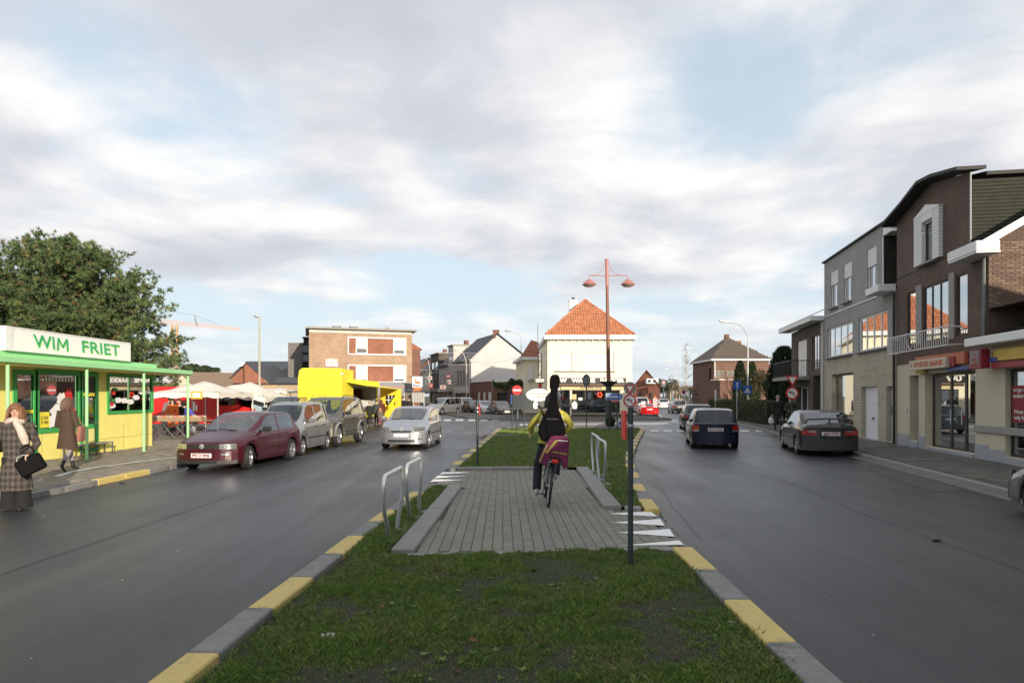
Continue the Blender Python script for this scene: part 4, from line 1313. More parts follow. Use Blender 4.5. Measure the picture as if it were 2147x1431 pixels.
# ==== brown apartment block (left)
A_, B_ = (-21.25, 68.5), (-11.05, 71.7)
ab = Bld('apartment_block', 'brown brick apartment block with white banded windows behind the yellow truck', 'building', A_, B_)
def ar(x0, x1, y0, y1):
 xm = (x0 + x1) / 2
 return (ab.at(x0, y0)[0], ab.at(x1, y0)[0], ab.at(xm, y1)[1], ab.at(xm, y0)[1])
AW = ab.at(864, 700)[0]
ztop = ab.at(750, 692)[1]
wins = [ar(746, 771, 709, 741), ar(824.5, 849, 709, 741), ar(746, 771, 767, 799), ar(824.5, 849, 767, 799)]
zb = [(ar(746, 771, 709, 741)[2], ar(746, 771, 709, 741)[3]), (ar(746, 771, 767, 799)[2], ar(746, 771, 767, 799)[3])]
wins = [(w_[0], w_[1], zb[i // 2][0], zb[i // 2][1]) for i, w_ in enumerate(wins)]
bx0, bx1 = ab.at(729, 720)[0], ab.at(851.5, 720)[0]
ab.wall(0, AW, .1, ztop, wins, BR_TAN, rev=.18)
for i in range(2):
 z0_, z1_ = zb[i]
 ab.part('window_band', WHITEB, lambda b: (b.cbox(bx0, bx1, -.12, -.003, z1_ + .01, z1_ + .14, .01), b.cbox(bx0, bx1, -.12, -.003, z0_ - .14, z0_ - .01, .01),
 b.cbox(bx0, bx0 + .12, -.118, -.003, z0_, z1_ + .008, .01), b.cbox(bx1 - .12, bx1, -.118, -.003, z0_, z1_ + .008, .01)))
 ab.part('brick_panel', BR_ORG, lambda b: (b.box(bx0 + .125, wins[0][0], -.04, -.004, z0_, z1_), b.box(wins[0][1], wins[1][0], -.04, -.004, z0_, z1_)))
for i, w_ in enumerate(wins):
 ab.window(*w_, fw=.10, y=.06, blind=(.68, .74, .9, .86)[i], bm=SHUT if i < 2 else mat('pinkish_blind', (0.74, 0.66, 0.66), .6))
ab.part('cornice', mat('cream_cornice', (0.66, 0.6, 0.5), .7), lambda b: b.cbox(.02, AW - .02, -.06, -.003, ztop - .34, ztop, .01))
ab.part('roof_slab', STONE, lambda b: b.cbox(-.35, AW + .45, -.55, 9, ztop + .01, ztop + .20, .02))
ab.body(0, AW, 8.5, .1, ztop, BR_TAN)
for x_ in (703, 740):
 q = ab.at(x_, 690)[0]
 vp = ab.part('roof_vent', STONE, lambda b: (b.cbox(q, q + .55, 3, 3.6, ztop + .2, ztop + .62, .02), b.cbox(q - .2, q + .75, 2.9, 3.7, ztop + .62, ztop + .70, .02)))
ab.part('shop_fascia', mat('dull_grey_fascia', (0.17, 0.18, 0.19), .6), lambda b: b.cbox(ab.at(790, 800)[0], AW + .01, -.15, -.003, ab.at(830, 829)[1], ab.at(830, 800.5)[1], .02))
ab.part('orange_line', mat('sign_orange'), lambda b: b.box(ab.at(795, 800)[0], AW, -.165, -.152, ab.at(830, 811)[1], ab.at(830, 809.6)[1]))
ab.part('shop_front', DKF, lambda b: b.box(ab.at(790, 800)[0], AW - .2, -.10, -.004, .12, 1.75))
sn = ab.part('name_panel', WHITEB, lambda b: b.cbox(ab.at(683, 760)[0], ab.at(708.5, 760)[0], -.10, -.003, ab.at(695, 767.5)[1], ab.at(695, 752)[1], .01))
for i in range(4):
 q = ab.at(685, 760)[0]
 b = MB()
 for k in range(5):
  if (i + k) % 4: b.box(q + k * .24, q + k * .24 + .2, -.108, -.101, ab.at(695, 765.3 - i * 3.6)[1], ab.at(695, 763.2 - i * 3.6)[1])
 b.build('lettering', mat('red_orange_letters', (0.65, 0.12, 0.08), .5), sn)
sb_ = Bld('shingled_tower', 'grey shingle clad block with dark balconies left of the brown apartments', 'building', (-26.5, 77.5), (-23.0, 77.5))
tl, tr = sb_.at(604, 720), sb_.at(634, 720)
sb_.wall(tl[0], tr[0], .1, sb_.at(620, 718)[1], [], mat('grey_shingle_cladding', (0.17, 0.16, 0.155), .85, var=.3, scale=4, bump=.5), name='shingle_wall')
b = MB()
zt_ = sb_.at(620, 718)[1]
for r_ in range(22):
 for c_ in range(7):
  z_ = zt_ - .22 - r_ * .2
  x_ = tl[0] + c_ * .25 + (.12 if r_ % 2 else 0)
  if x_ + .24 > tr[0]: continue
  b.box(x_, x_ + .235, -.03, -.004, z_, z_ + .19)
tag(b.build('cladding_shingle', mat('grey_shingle_cladding'), sb_.root), kind='stuff')
sb_.body(tl[0], tr[0], 6, .1, zt_, mat('grey_shingle_cladding'))
dk = mat('dark_balcony_recess', (0.035, 0.035, 0.04), .8)
d0, d1 = sb_.at(634.5, 720)[0], sb_.at(650, 720)[0]
sb_.part('balcony_recess', dk, lambda b: b.box(d0, d1 + 1, .3, .5, .1, sb_.at(640, 707)[1]))
sb_.part('recess_roof', dk, lambda b: b.cbox(d0 - .02, d1 + 1, -.2, .4, sb_.at(640, 709)[1], sb_.at(640, 706)[1], .02))
for y_ in (757, 738):
 sb_.part('balcony_glass', mat('blue_grey_panel', (0.12, 0.15, 0.19), .4), lambda b: b.box(d0 + .05, d1 + .6, -.1, -.06, sb_.at(640, y_)[1], sb_.at(640, y_ - 14)[1]))
 sb_.part('balcony_slab', BLACKP, lambda b: b.box(d0 - .1, d1 + .6, -.15, .3, sb_.at(640, y_ + 2)[1], sb_.at(640, y_)[1]))
nb = thing('bank_sign', 'white hanging bank sign with an orange lion at the corner of the brown apartments', 'sign', (XQ(875, 69), 69, 0))
zi = lambda y: ZQ(y, 69)
b = MB(); b.cbox(-.52, .52, -.08, .08, zi(812), zi(788.8), .02); b.build('panel', WHITEP, nb)
b = MB(); b.cbox(-.35, .4, -.06, .06, zi(818), zi(812.3), .02); b.build('orange_box', mat('sign_orange_bright', (0.7, 0.16, 0.03), .5), nb)
b = MB()
OR = mat('sign_orange_bright')
cz_ = zi(800.5)
b.sph((.02, -.085, cz_ - .03), (.22, .02, .10), 10, 6)
b.sph((-.17, -.085, cz_ + .12), (.12, .02, .12), 10, 6)
b.sph((.20, -.085, cz_ - .06), (.12, .02, .12), 10, 6)
for x_ in (-.2, -.08, .1, .24):
 b.cbox(x_ - .035, x_ + .035, -.095, -.07, cz_ - .22, cz_ - .05, .01)
b.tube([(.28, -.085, cz_ - .02), (.34, -.085, cz_ + .08), (.27, -.085, cz_ + .14)], .02, 5)
b.build('lion_emblem', OR, nb)
text_part('ING', .36, mat('navy_letters', (0.02, 0.05, 0.25), .5), nb, (0, -.085, zi(808.5)), bold=.012, width=.86)
b = MB(); b.cyl((-.9, 0, zi(790)), (-.5, 0, zi(790)), .03, n=5); b.cyl((-.9, 0, zi(810)), (-.5, 0, zi(810)), .03, n=5); b.build('bracket', DARKPOLE, nb)
# ==== houses of the street that runs off to the left
def skew_house(name, label, L_, R_, back, ze, zr, wallm, roofm, cat='house', group=None, over=.25, z0=.1, sidem=None):
 """gable between L_ and R_ (x,y), ridge running along the vector back"""
 o = thing(name, label, cat, (L_[0], L_[1], 0), 0, group)
 r = Vector((R_[0] - L_[0], R_[1] - L_[1], 0)); bk_ = Vector((back[0], back[1], 0))
 O = Vector((0, 0, 0)); Z = lambda v, z: (v.x, v.y, z)
 b = MB()
 m_ = r * .5
 b.poly([Z(O, z0), Z(r, z0), Z(r, ze), Z(m_, zr), Z(O, ze)])
 b.poly([Z(O + bk_, z0), Z(r + bk_, z0), Z(r + bk_, ze), Z(m_ + bk_, zr), Z(O + bk_, ze)])
 b.build('gable_wall', wallm, o)
 b = MB()
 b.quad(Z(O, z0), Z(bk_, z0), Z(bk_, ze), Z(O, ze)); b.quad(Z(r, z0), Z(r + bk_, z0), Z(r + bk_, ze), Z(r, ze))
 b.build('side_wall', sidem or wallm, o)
 b = MB()
 bu = bk_.normalized() * over; ru = r.normalized() * over; th = Vector((0, 0, .14))
 for s_, e_ in ((O - ru, 1), (r + ru, -1)):
  dz = (zr - ze) / (r.length / 2) * over
  a = Vector(Z(s_ - bu, ze - dz + .05)); c = Vector(Z(s_ + bk_ + bu, ze - dz + .05)); d = Vector(Z(m_ + bk_ + bu, zr + .05)); e = Vector(Z(m_ - bu, zr + .05))
  b.add([a, c, d, e, a + th, c + th, d + th, e + th], [(0, 1, 2, 3), (4, 5, 6, 7), (0, 1, 5, 4), (1, 2, 6, 5), (3, 0, 4, 7)])
 b.build('roof', roofm, o)
 return o
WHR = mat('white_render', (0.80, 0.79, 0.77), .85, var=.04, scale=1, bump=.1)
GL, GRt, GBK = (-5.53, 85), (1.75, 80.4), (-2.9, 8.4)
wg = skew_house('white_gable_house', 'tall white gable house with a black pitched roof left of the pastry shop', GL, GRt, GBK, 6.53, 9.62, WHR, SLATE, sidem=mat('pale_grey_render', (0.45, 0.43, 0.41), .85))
b = MB(); b.cbox(3.1, 3.9, -2.2, -1.5, 9.2, 10.15, .02); b.cbox(3.05, 3.95, -2.25, -1.45, 10.15, 10.22, .01); b.build('chimney', BR_RED, wg)
u_ = Vector((GBK[0], GBK[1])).normalized()
for k in range(4):
 p = u_ * (1.2 + k * 1.55)
 b = MB(); b.T = Matrix.Translation((p.x, p.y, 0)) @ Matrix.Rotation(math.atan2(u_.y, u_.x), 4, 'Z')
 b.box(-.22, .22, .01, .05, 3.3, 5.3)
 b.build('window', WINGLASS if False else mat('dark_pane', (0.05, 0.055, 0.06), .15), wg)
b = MB(); b.T = Matrix.Rotation(math.atan2(u_.y, u_.x), 4, 'Z'); b.cbox(.2, 7.2, .02, .35, 2.25, 2.95, .02); b.build('shop_fascia', WHITEB, wg)
b = MB(); b.T = Matrix.Rotation(math.atan2(u_.y, u_.x), 4, 'Z'); b.box(.3, 7, .02, .08, .3, 2.2); b.build('shop_window', mat('dark_pane'), wg)
b = MB(); b.cyl((.15, -.15, 3.2), (.15, -.15, 6.4), .06, n=6); b.build('downpipe', BACKP, wg)
RPt = lambda Z: (-5.53 - .326 * (Z - 85), Z)
row = [
 ('flat_top_house', 'narrow grey flat topped house beside the black slate roof', 93.8, 97.0, 9.1, mat('pale_grey_render'), None, [(.5, 2.4, 6.2, 7.6)], 'flat'),
 ('slate_roof_house', 'grey rendered house with a blue slate roof next to the white gable', 97.1, 103.5, 6.6, mat('pale_grey_render'), SLATE, [(.8, 2.0, 3.4, 5.2), (3.4, 4.6, 3.4, 5.2)], 'pitch'),
 ('brown_flat_house', 'brown brick house with white upstairs windows in the side street', 103.6, 110.0, 8.6, BR_DARK2, None, [(.6, 3.0, 5.6, 7.4), (3.6, 6.0, 5.6, 7.4), (.8, 2.6, 3.0, 4.6)], 'flat'),
 ('cream_gable_house', 'cream house with a dark pitched roof halfway down the side street', 110.1, 119, 6.3, CREAM, SLATE, [(1, 2.4, 3.6, 5.4), (4.0, 5.4, 3.6, 5.4), (6.4, 7.8, 3.6, 5.4)], 'pitch'),
 ('red_roof_house', 'house with a red tile roof far down the side street', 119.1, 130, 6.0, BR_TAN, ROOFRED, [(1, 2.4, 3.4, 5.0), (4.5, 6, 3.4, 5.0)], 'pitch'),
 ('far_slate_house', 'last dim house visible at the end of the side street', 130.1, 146, 6.5, BR_DARK2, SLATE, [(2, 4, 3.4, 5.0), (7, 9, 3.4, 5.0)], 'pitch')]
for nm, lab, za, zb_, h, wm, rm, ws, kind in row:
 h_ = Bld(nm, lab, 'house', RPt(zb_), RPt(za), group='houses lining the side street')
 w_ = math.hypot(RPt(zb_)[0] - RPt(za)[0], zb_ - za)
 sh = [(.3, w_ - .3, .4, 2.4)]
 h_.wall(0, w_, .1, h, ws + sh, wm, rev=.12)
 for q in ws:
  h_.window(*q, mull=(.5,), fw=.08, y=.05, sub=False)
 h_.window(*sh[0], frame=DKF, fw=.1, y=.06, sub=False)
 h_.part('shop_fascia', random.choice([WHITEB, STONE, mat('dull_cream_render')]), lambda b: b.cbox(.2, w_ - .2, -.3, -.003, 2.5, 3.0, .02))
 if kind == 'flat':
  h_.body(0, w_, 8, .1, h, wm)
  h_.part('roof_edge', STONE, lambda b: b.cbox(-.1, w_ + .1, -.2, 8, h + .003, h + .18, .02))
 else:
  h_.body(0, w_, 8, .1, h, wm, roof=False)
  [h_.part('gable_wall', wm, lambda b: b.poly([(q_, 0, h), (q_, 8, h), (q_, 4, h + 2.9)])) for q_ in (0, w_)]
  h_.part('roof', rm, lambda b: b.prism([(-.35, h - .25), (4, h + 3.0), (8.35, h - .25), (8.35, h - .05), (4, h + 3.2), (-.35, h - .05)], -.05, w_ + .05, 'x'))
  h_.part('chimney', BR_RED, lambda b: b.cbox(w_ * .2, w_ * .2 + .9, 3.7, 4.3, h + 2.4, h + 4.0, .02))
for i, (x0, y0, x1, y1, h, wm) in enumerate(((-11.3, 80.5, -14.2, 92, 7.6, BR_RED), (-14.3, 92.2, -18.4, 106, 6.6, BR_TAN), (-18.5, 106.3, -30, 140, 7.2, BR_DARK2))):
 h_ = Bld('terrace_house', ('red brick terrace house just behind the brown apartment block', 'tan terrace house half hidden behind the hanging bank sign', 'dark terrace house at the left end of the side street')[i], 'house', (x0, y0), (x1, y1), group='left row of the side street')
 w_ = math.hypot(x1 - x0, y1 - y0)
 h_.wall(0, w_, .1, h, [], wm)
 h_.body(0, w_, 8, .1, h, wm)
 h_.part('roof', ROOFRED if i == 0 else SLATE, lambda b: b.prism([(-.3, h), (4, h + 2.6), (8.3, h)], 0, w_, 'x'))
gA, gB = (XQ(985, 82.5), 82.5), (XQ(1032.5, 72.5), 72.5)
gb = Bld('garage_block', 'low red brown brick garage row with pale doors under the white gable', 'building', gA, gB)
GWd = math.hypot(gB[0] - gA[0], gB[1] - gA[1])
dh = []
for x0, x1 in ((1001, 1006.5), (1012, 1017.5), (1022.5, 1030)):
 dh.append((gb.at(x0, 830)[0], gb.at(x1, 830)[0], .12, 2.35))
gb.wall(0, GWd, .1, 3.5, dh, BR_RED, rev=.15)
for d_ in dh:
 gb.part('garage_door', WHITEB, lambda b: b.cbox(d_[0] + .02, d_[1] - .02, .08, .12, .13, 2.33, .01))
gb.part('wall_cap', WHITEB, lambda b: b.cbox(-.1, GWd + .1, -.1, .3, 3.5, 3.62, .02))
g2 = Bld('garden_wall_building', 'low flat brick outbuilding with a white roof edge and ivy', 'building', (gB[0] + .02, gB[1] + .02), (XQ(1103, 70.5), 70.5))
w_ = math.hypot(XQ(1103, 70.5) - gB[0], 2)
g2.wall(0, w_, .1, 3.4, [(.6, 1.9, .12, 2.2, .3)], BR_RED)
g2.part('gate', BLACKP, lambda b: b.cbox(.62, 1.88, .2, .25, .13, 2.1, .01))
g2.part('wall_cap', WHITEB, lambda b: b.cbox(-.1, w_, -.12, .3, 3.4, 3.55, .02))
g2.body(0, w_, 6, .1, 3.38, BR_RED, y0=.3)
g2.part('flue_stack', BR_DARK2, lambda b: (b.cbox(2.35, 3.1, 3, 3.6, 3.3, 4.6, .02)))
for x_ in (2.5, 2.9):
 g2.part('flue_pipe', BACKP, lambda b: b.cyl((x_, 3.3, 4.6), (x_, 3.3, 5.9), .06, n=8))
# ==== right far side
BR_DULL = brick('dull_red_brick', (0.17, 0.080, 0.056), (0.13, 0.065, 0.048), (0.14, 0.10, 0.08), 0.21, 0.07, 0.01)
bh = Bld('brick_house_hipped', 'large brick house with a dark hipped roof behind the clipped hedge', 'house', (XQ(1496, 70), 70), (XQ(1612, 70), 70))
HW = XQ(1612, 70) - XQ(1496, 70)
hz_ = lambda y: ZQ(y, 70)
hx = lambda x: XQ(x, 70) - XQ(1496, 70)
bw = [(hx(1498), hx(1545), hz_(790), hz_(776.5)), (hx(1585), hx(1603), hz_(790), hz_(776.5))]
bh.wall(0, HW, .1, hz_(756), bw, BR_DULL, rev=.15)
for i, q in enumerate(bw):
 bh.window(*q, frame=STONE, fw=.06, y=.06, mull=(.2, .4, .6, .8) if i == 0 else (.5,), back=True)
bh.part('lower_volume', BR_DULL, lambda b: b.box(-.25, HW + 1.2, -3.0, -.01, .1, hz_(792.5) - .3))
bh.part('ledge', WHITEB, lambda b: b.cbox(-.35, HW + 1.3, -3.1, .0, hz_(792.5) - .298, hz_(792.5) - .16, .01))
bh.body(0, HW, 8, .1, hz_(756), BR_DULL)
bh.part('eave_board', WHITEB, lambda b: b.cbox(-.35, HW + .25, -.4, 8.3, hz_(756), hz_(752.5), .02))
ra = (hx(1550.5), 4.0, ZQ(707, 74))
DROOF = mat('brown_grey_tile', (0.13, 0.105, 0.085), .85, var=.2, scale=4, bump=.4)
t = MB(); hip_tiles(t, (-.3, -.35, hz_(752.5)), (HW + .2, -.35, hz_(752.5)), ra, 16, 26, .04)
tag(t.build('roof_tiles', DROOF, bh.root), kind='stuff')
b = MB(); e0, e1, ze_ = -.3, HW + .2, hz_(752.5)
b.poly([(e0, -.33, ze_), (e1, -.33, ze_), (ra[0], ra[1], ra[2] - .03)]); b.poly([(e0, -.35, ze_), (e0, 8.3, ze_), (ra[0], 4.6, ra[2]), ra]); b.poly([(e1, -.35, ze_), (e1, 8.3, ze_), (ra[0], 4.6, ra[2]), ra])
b.build('roof', DROOF, bh.root)
bh.part('chimney', BR_RED, lambda b: b.cbox(ra[0] - .2, ra[0] + .25, 4, 4.5, ra[2] - .3, ra[2] + .35, .01))
bh.part('chimney', BR_ORG, lambda b: b.cbox(hx(1568), hx(1585), 4.4, 5.2, ra[2] - 2.0, ZQ(715, 75), .02))
bh.part('skylight', WHITEB, lambda b: b.cbox(hx(1531), hx(1537.5), .55, .62, hz_(752) + .05, hz_(745), .01))
bh.part('garage_door', mat('green_garage', (0.03, 0.06, 0.035), .6), lambda b: b.box(hx(1524), hx(1545), -3.06, -3.012, .12, 2.0))
bh.part('downpipe', WHITEB, lambda b: b.cyl((.12, -.08, hz_(790)), (.12, -.08, hz_(757)), .05, n=6))
r2 = skew_house('red_roof_house', 'house with a bright red tile roof peeping out behind the right hand conifer', (30.3, 78), (36.5, 76), (1.5, 10), 4.2, 6.3, BR_RED, ROOFRED)
for k, (L_, R_, bkv, ze, zr, nm, lab) in enumerate((((XQ(1328, 132), 132), (XQ(1384, 128), 128), (1.5, 9), 3.7, 6.9, 'red_roof_cottage', 'small red roofed brick cottage straight down the right hand street'),
 ((XQ(1405, 170), 170), (XQ(1430, 170), 170), (1, 9), 3.4, 5.6, 'distant_house', 'distant low house behind the bare birch tree'),
 ((XQ(1470, 120), 120), (XQ(1500, 118), 118), (2, 9), 3.2, 5.2, 'grey_roof_bungalow', 'grey roofed bungalow behind the brown beech hedge'))):
 o = skew_house(nm, lab, L_, R_, bkv, ze, zr, BR_ORG if k == 0 else BR_LT, ROOFRED if k == 0 else DROOF)
 r = R_[0] - L_[0]
 for f_ in (.2, .65):
  b = MB(); b.box(r * f_, r * f_ + .9, -.35 - (L_[1] - R_[1]) * f_, -.2 - (L_[1] - R_[1]) * f_, 1.2, 2.6); b.build('window', mat('dark_pane'), o)
 if k == 0:
  b = MB(); b.cbox(r * .45, r * .95, -3.4, -.8, 4.3, 5.3, .02); b.build('dormer', WHITEB, o)
  b = MB(); b.cbox(r * .5, r * .62, -3.44, -3.41, 4.5, 5.1, .01); b.cbox(r * .72, r * .84, -3.44, -3.41, 4.5, 5.1, .01); b.build('dormer_window', mat('dark_pane'), o)
# ==== low halls behind the market (left)
mk = Bld('long_brick_wall_building', 'long low tan brick building with a dark roof behind the market', 'building', (XQ(457, 62), 62), (XQ(640, 62), 62))
mw = XQ(640, 62) - XQ(457, 62)
mz = lambda y: ZQ(y, 62)
mk.wall(0, mw, .1, mz(806), [], BR_LT)
mk.part('roof_edge', BLACKP, lambda b: b.cbox(-.1, mw, -.12, .2, mz(806), mz(804.5), .01))
b = MB()
for i in range(34):
 b.cbox(i * mw / 34 + .02, i * mw / 34 + .14, -.02, .02, mz(804.4), mz(802.3), .005)
tag(b.build('roof_studs', BLACKP, mk.root), kind='stuff')
mk.part('gable_wall', BR_ORG, lambda b: b.poly([(XQ(472, 62) - XQ(457, 62), .1, mz(804)), (XQ(562, 62) - XQ(457, 62), .1, mz(804)), (XQ(516.5, 62) - XQ(457, 62), .1, mz(762))]))
q0, q1, qm = XQ(470, 62) - XQ(457, 62), XQ(564, 62) - XQ(457, 62), XQ(516.5, 62) - XQ(457, 62)
mk.part('gable_roof', SLATE, lambda b: b.prism([(q0, mz(804)), (qm, mz(761)), (q1, mz(804)), (q1 + .1, mz(804)), (qm, mz(759)), (q0 - .1, mz(804))], .0, 8))
mk.part('roof_slope', SLATE, lambda b: b.quad((q1, .3, mz(804)), (mw, .3, mz(804)), (mw, 4, mz(788)), (q1 - .6, 4, mz(788))))
mk.part('pipe_strip', DKF, lambda b: b.box(XQ(534, 62) - XQ(457, 62), XQ(540, 62) - XQ(457, 62), -.04, -.004, .1, mz(807)))
sh_ = Bld('slate_roof_hall', 'wide hall with a blue grey slate roof and skylights behind the brick gable', 'building', (XQ(484, 88), 88), (XQ(605, 88), 88))
w_ = XQ(605, 88) - XQ(484, 88)
s_ = lambda y: ZQ(y, 88)
sh_.part('roof', SLATE, lambda b: (b.quad((0, 0, s_(786)), (w_ + 2, 0, s_(786)), (w_ + 2, 4, ZQ(757, 92)), (.4, 4, ZQ(757, 92)))))
sh_.wall(0, w_ + 2, .1, s_(786), [], BR_LT)
sh_.part('chimney', WHITEB, lambda b: b.cbox(.3, .75, 2.5, 3, s_(780), s_(756), .02))
for x_ in (552, 570):
 sh_.part('skylight', WHITEB, lambda b: b.box(XQ(x_, 88) - XQ(484, 88), XQ(x_ + 5, 88) - XQ(484, 88), .5, .9, s_(782), s_(774)))
wh = Bld('white_flat_hall', 'long white flat roofed hall behind the market tents', 'building', (XQ(340, 95), 95), (XQ(492, 95), 95))
w_ = XQ(492, 95) - XQ(340, 95)
w5 = lambda y: ZQ(y, 95)
wh.wall(0, w_, .1, w5(788), [], mat('pale_blue_grey_cladding', (0.42, 0.44, 0.47), .7))
wh.part('roof_band', mat('grey_cladding_band', (0.2, 0.21, 0.23), .6), lambda b: b.box(0, w_, -.06, 0, w5(789), w5(782)))
wh.part('roof_edge', WHITEB, lambda b: b.cbox(-.2, w_, -.5, .3, w5(782), w5(780.3), .02))
wh.body(0, w_, 12, .1, w5(788), mat('pale_blue_grey_cladding'))
sh2 = skew_house('brown_roof_shed', 'small shed with a brown pitched roof just above the market tents', (XQ(355, 60), 60), (XQ(415, 60), 60), (4.0, 3), 2.6, 3.9, mat('dull_cream_render'), mat('brown_felt_roof', (0.16, 0.12, 0.09), .9))
# ==== yellow kiosk on the left
YEL = mat('kiosk_yellow_paint', (0.80, 0.72, 0.21), .55, var=.06, scale=2, dirt=(1.1, .60, (.66, .58, .19)))
YEL2 = mat('kiosk_yellow_panel', (0.74, 0.66, 0.25), .6, var=.05, scale=2)
GRN = mat('kiosk_green_paint', (0.045, 0.34, 0.085), .5, var=.14, scale=3)
GRNL = mat('kiosk_pale_green', (0.30, 0.64, 0.30), .5, var=.05, scale=3)
ki = Bld('snack_kiosk', 'bright yellow chip kiosk with green posts, green window frames and a flat canopy', 'building', (-12.65, 10.2), rz=PI / 2)
KL = 12.8
y2 = lambda Y: Y - 10.2
kh = [(y2(15.75), y2(17.25), 1.06, 2.42), (y2(17.45), y2(18.95), 1.06, 2.42), (y2(19.15), y2(19.85), 1.10, 2.42), (y2(20.35), y2(22.75), 1.45, 2.46), (y2(11.5), y2(13.4), 1.1, 2.42)]
kx = lambda px, py: ki.at(px, py)
a1 = kx(33, 785)[0], kx(68, 785)[0]
kh = [(kx(34, 780)[0], kx(69, 780)[0], .98, 2.40), (kx(80, 780)[0], kx(163, 780)[0], .98, 2.44), (kx(172.5, 780)[0], kx(199, 780)[0], 1.02, 2.44), (kx(228, 780)[0], kx(317, 780)[0], 1.38, 2.46), (.6, 2.9, 1.05, 2.42)]
ki.wall(0, KL, .1, 2.74, kh, YEL, rev=.06)
ki.body(0, KL, 3.2, .1, 2.74, YEL)
for i, h in enumerate(kh):
 fr = MB()
 t_ = .13 if i != 3 else .10
 x0, x1, z0, z1 = h
 zb_ = .18 if i in (0, 2) else z0 - t_
 fr.box(x0 - t_, x0, -.035, .05, zb_, z1 + t_); fr.box(x1, x1 + t_, -.035, .05, zb_, z1 + t_)
 fr.box(x0, x1, -.035, .05, z1, z1 + t_); fr.box(x0, x1, -.035, .05, z0 - t_, z0)
 if i in (0, 2): fr.box(x0, x1, -.035, .05, .18, .30)
 w_ = fr.build('door' if i in (0, 2) else 'window', GRN, ki.root)
 b = MB(); b.box(x0 + .005, x1 - .005, .01, .02, z0 + .005, z1 - .005); b.build('pane', WINGLASS, w_)
 if i in (0, 2):
  b = MB(); b.cyl((x1 + .02, -.08, 1.05), (x1 - .12, -.08, 1.05), .015, n=6); b.cyl((x1 + .02, -.08, 1.05), (x1 + .02, -.03, 1.05), .02, n=6); b.build('door_handle', STEEL, w_)
  b = MB(); b.box(x0 + .02, x1 - .02, -.012, -.004, .31, z0 - t_ - .01); b.build('door_panel', YEL2, w_)
ki.part('room_back', mat('kiosk_inside', (0.10, 0.075, 0.05), .8, var=.5, scale=2), lambda b: b.box(.1, KL - .1, 1.6, 1.65, .1, 2.7))
ki.part('counter', mat('wood_counter', (0.25, 0.15, 0.08), .6), lambda b: b.cbox(4.5, KL - 1.2, .9, 1.4, .1, 1.15, .02))
ki.part('room_floor', INT, lambda b: b.box(.1, KL - .1, .1, 3.1, .1, .12))
for x_ in (5.2, 6.6, 8.2, 9.6, 11.0, 11.9):
 ki.part('bottle_shelf', mat('shelf_goods', (0.35, 0.25, 0.15), .6, var=.8, scale=14), lambda b: b.cbox(x_, x_ + .7, 1.35, 1.58, 1.5, 1.9, .01))
ki.part('panel_seam', mat('seam_shadow_grey', (0.30, 0.27, 0.10), .8), lambda b: [b.box(x_, x_ + .012, -.004, -.002, .12, .96) for x_ in (6.2, 7.4, 9.75, 11.1)] and b.box(9.6, KL, -.006, -.002, .52, .53))
w2 = kh[1]
rd_ = mat('window_paint_red', (0.55, 0.03, 0.03), .6); wt_ = mat('window_paint_white', (0.78, 0.78, 0.8), .6); gn_ = mat('window_paint_green', (0.03, 0.25, 0.06), .6); ye_ = mat('window_card_yellow', (0.75, 0.65, 0.05), .6)
def blob(b, cx_, cz_, rx, rz_, y=-.002, n=16, w=.18):
 pts = [(cx_ + rx * math.cos(2 * PI * k / n) * (1 + w * math.sin(3 * k)), y, cz_ + rz_ * math.sin(2 * PI * k / n) * (1 + w * math.cos(2.3 * k))) for k in range(n)]
 b.poly(pts)
ki.part('painted_snow', wt_, lambda b: (blob(b, (w2[0] + w2[1]) / 2 + .05, 1.35, .40, .30), blob(b, (w2[0] + w2[1]) / 2 - .25, 1.15, .26, .16, -.003), blob(b, (w2[0] + w2[1]) / 2 + .12, 1.75, .2, .2, -.0025)))
ki.part('painted_bow', rd_, lambda b: (blob(b, (w2[0] + w2[1]) / 2 + .40, 1.80, .16, .30, -.004), blob(b, (w2[0] + w2[1]) / 2 + .55, 1.45, .12, .12, -.005)))
ki.part('painted_lettering', wt_, lambda b: [b.cbox(w2[0] + .25 + k * .13, w2[0] + .33 + k * .13, -.006, -.003, 2.26, 2.38, .002) for k in range(9)])
pc = ki.part('price_card', ye_, lambda b: b.box(w2[0] + .03, w2[0] + .42, -.006, -.002, 1.0, 1.42))
text_part('2.50\n3.00', .12, BLACKP, pc, (w2[0] + .22, -.008, 1.2), width=.28)
oc = ki.part('opening_card', BLACKP, lambda b: b.box(kh[0][0] + .3, kh[0][1] - .02, -.006, -.002, 1.36, 1.52))
text_part('OPENING', .13, ye_, oc, (kh[0][0] + .52, -.009, 1.44), width=.5, bold=.006)
oc = ki.part('opening_card', BLACKP, lambda b: b.box(kh[2][0] + .01, kh[2][1] - .01, -.006, -.002, 1.80, 1.98))
text_part('UITGANG', .13, ye_, oc, ((kh[2][0] + kh[2][1]) / 2, -.009, 1.89), width=.66, bold=.006)
w4 = kh[3]
for k in range(7):
 f_ = k / 6
 xk = w4[0] + .15 + (w4[1] - w4[0] - .4) * f_
 zk = 1.55 + .42 * f_ + .10 * math.sin(f_ * 9)
 ki.part('painted_snow', wt_, lambda b: blob(b, xk, zk, .20, .09, -.003 - .0004 * k))
for xk, zk in ((w4[0] + .15, 1.6), (w4[0] + .25, 1.95), (w4[1] - .5, 1.75), (w4[1] - .35, 2.1)):
 ki.part('painted_bow', rd_, lambda b: blob(b, xk, zk, .10, .07, -.007))
 ki.part('painted_leaf', gn_, lambda b: blob(b, xk + .08, zk + .12, .12, .05, -.0066))
ki.part('canopy', GRNL, lambda b: b.cbox(-1.5, KL + .55, -1.17, 3.3, 2.62, 2.76, .01))
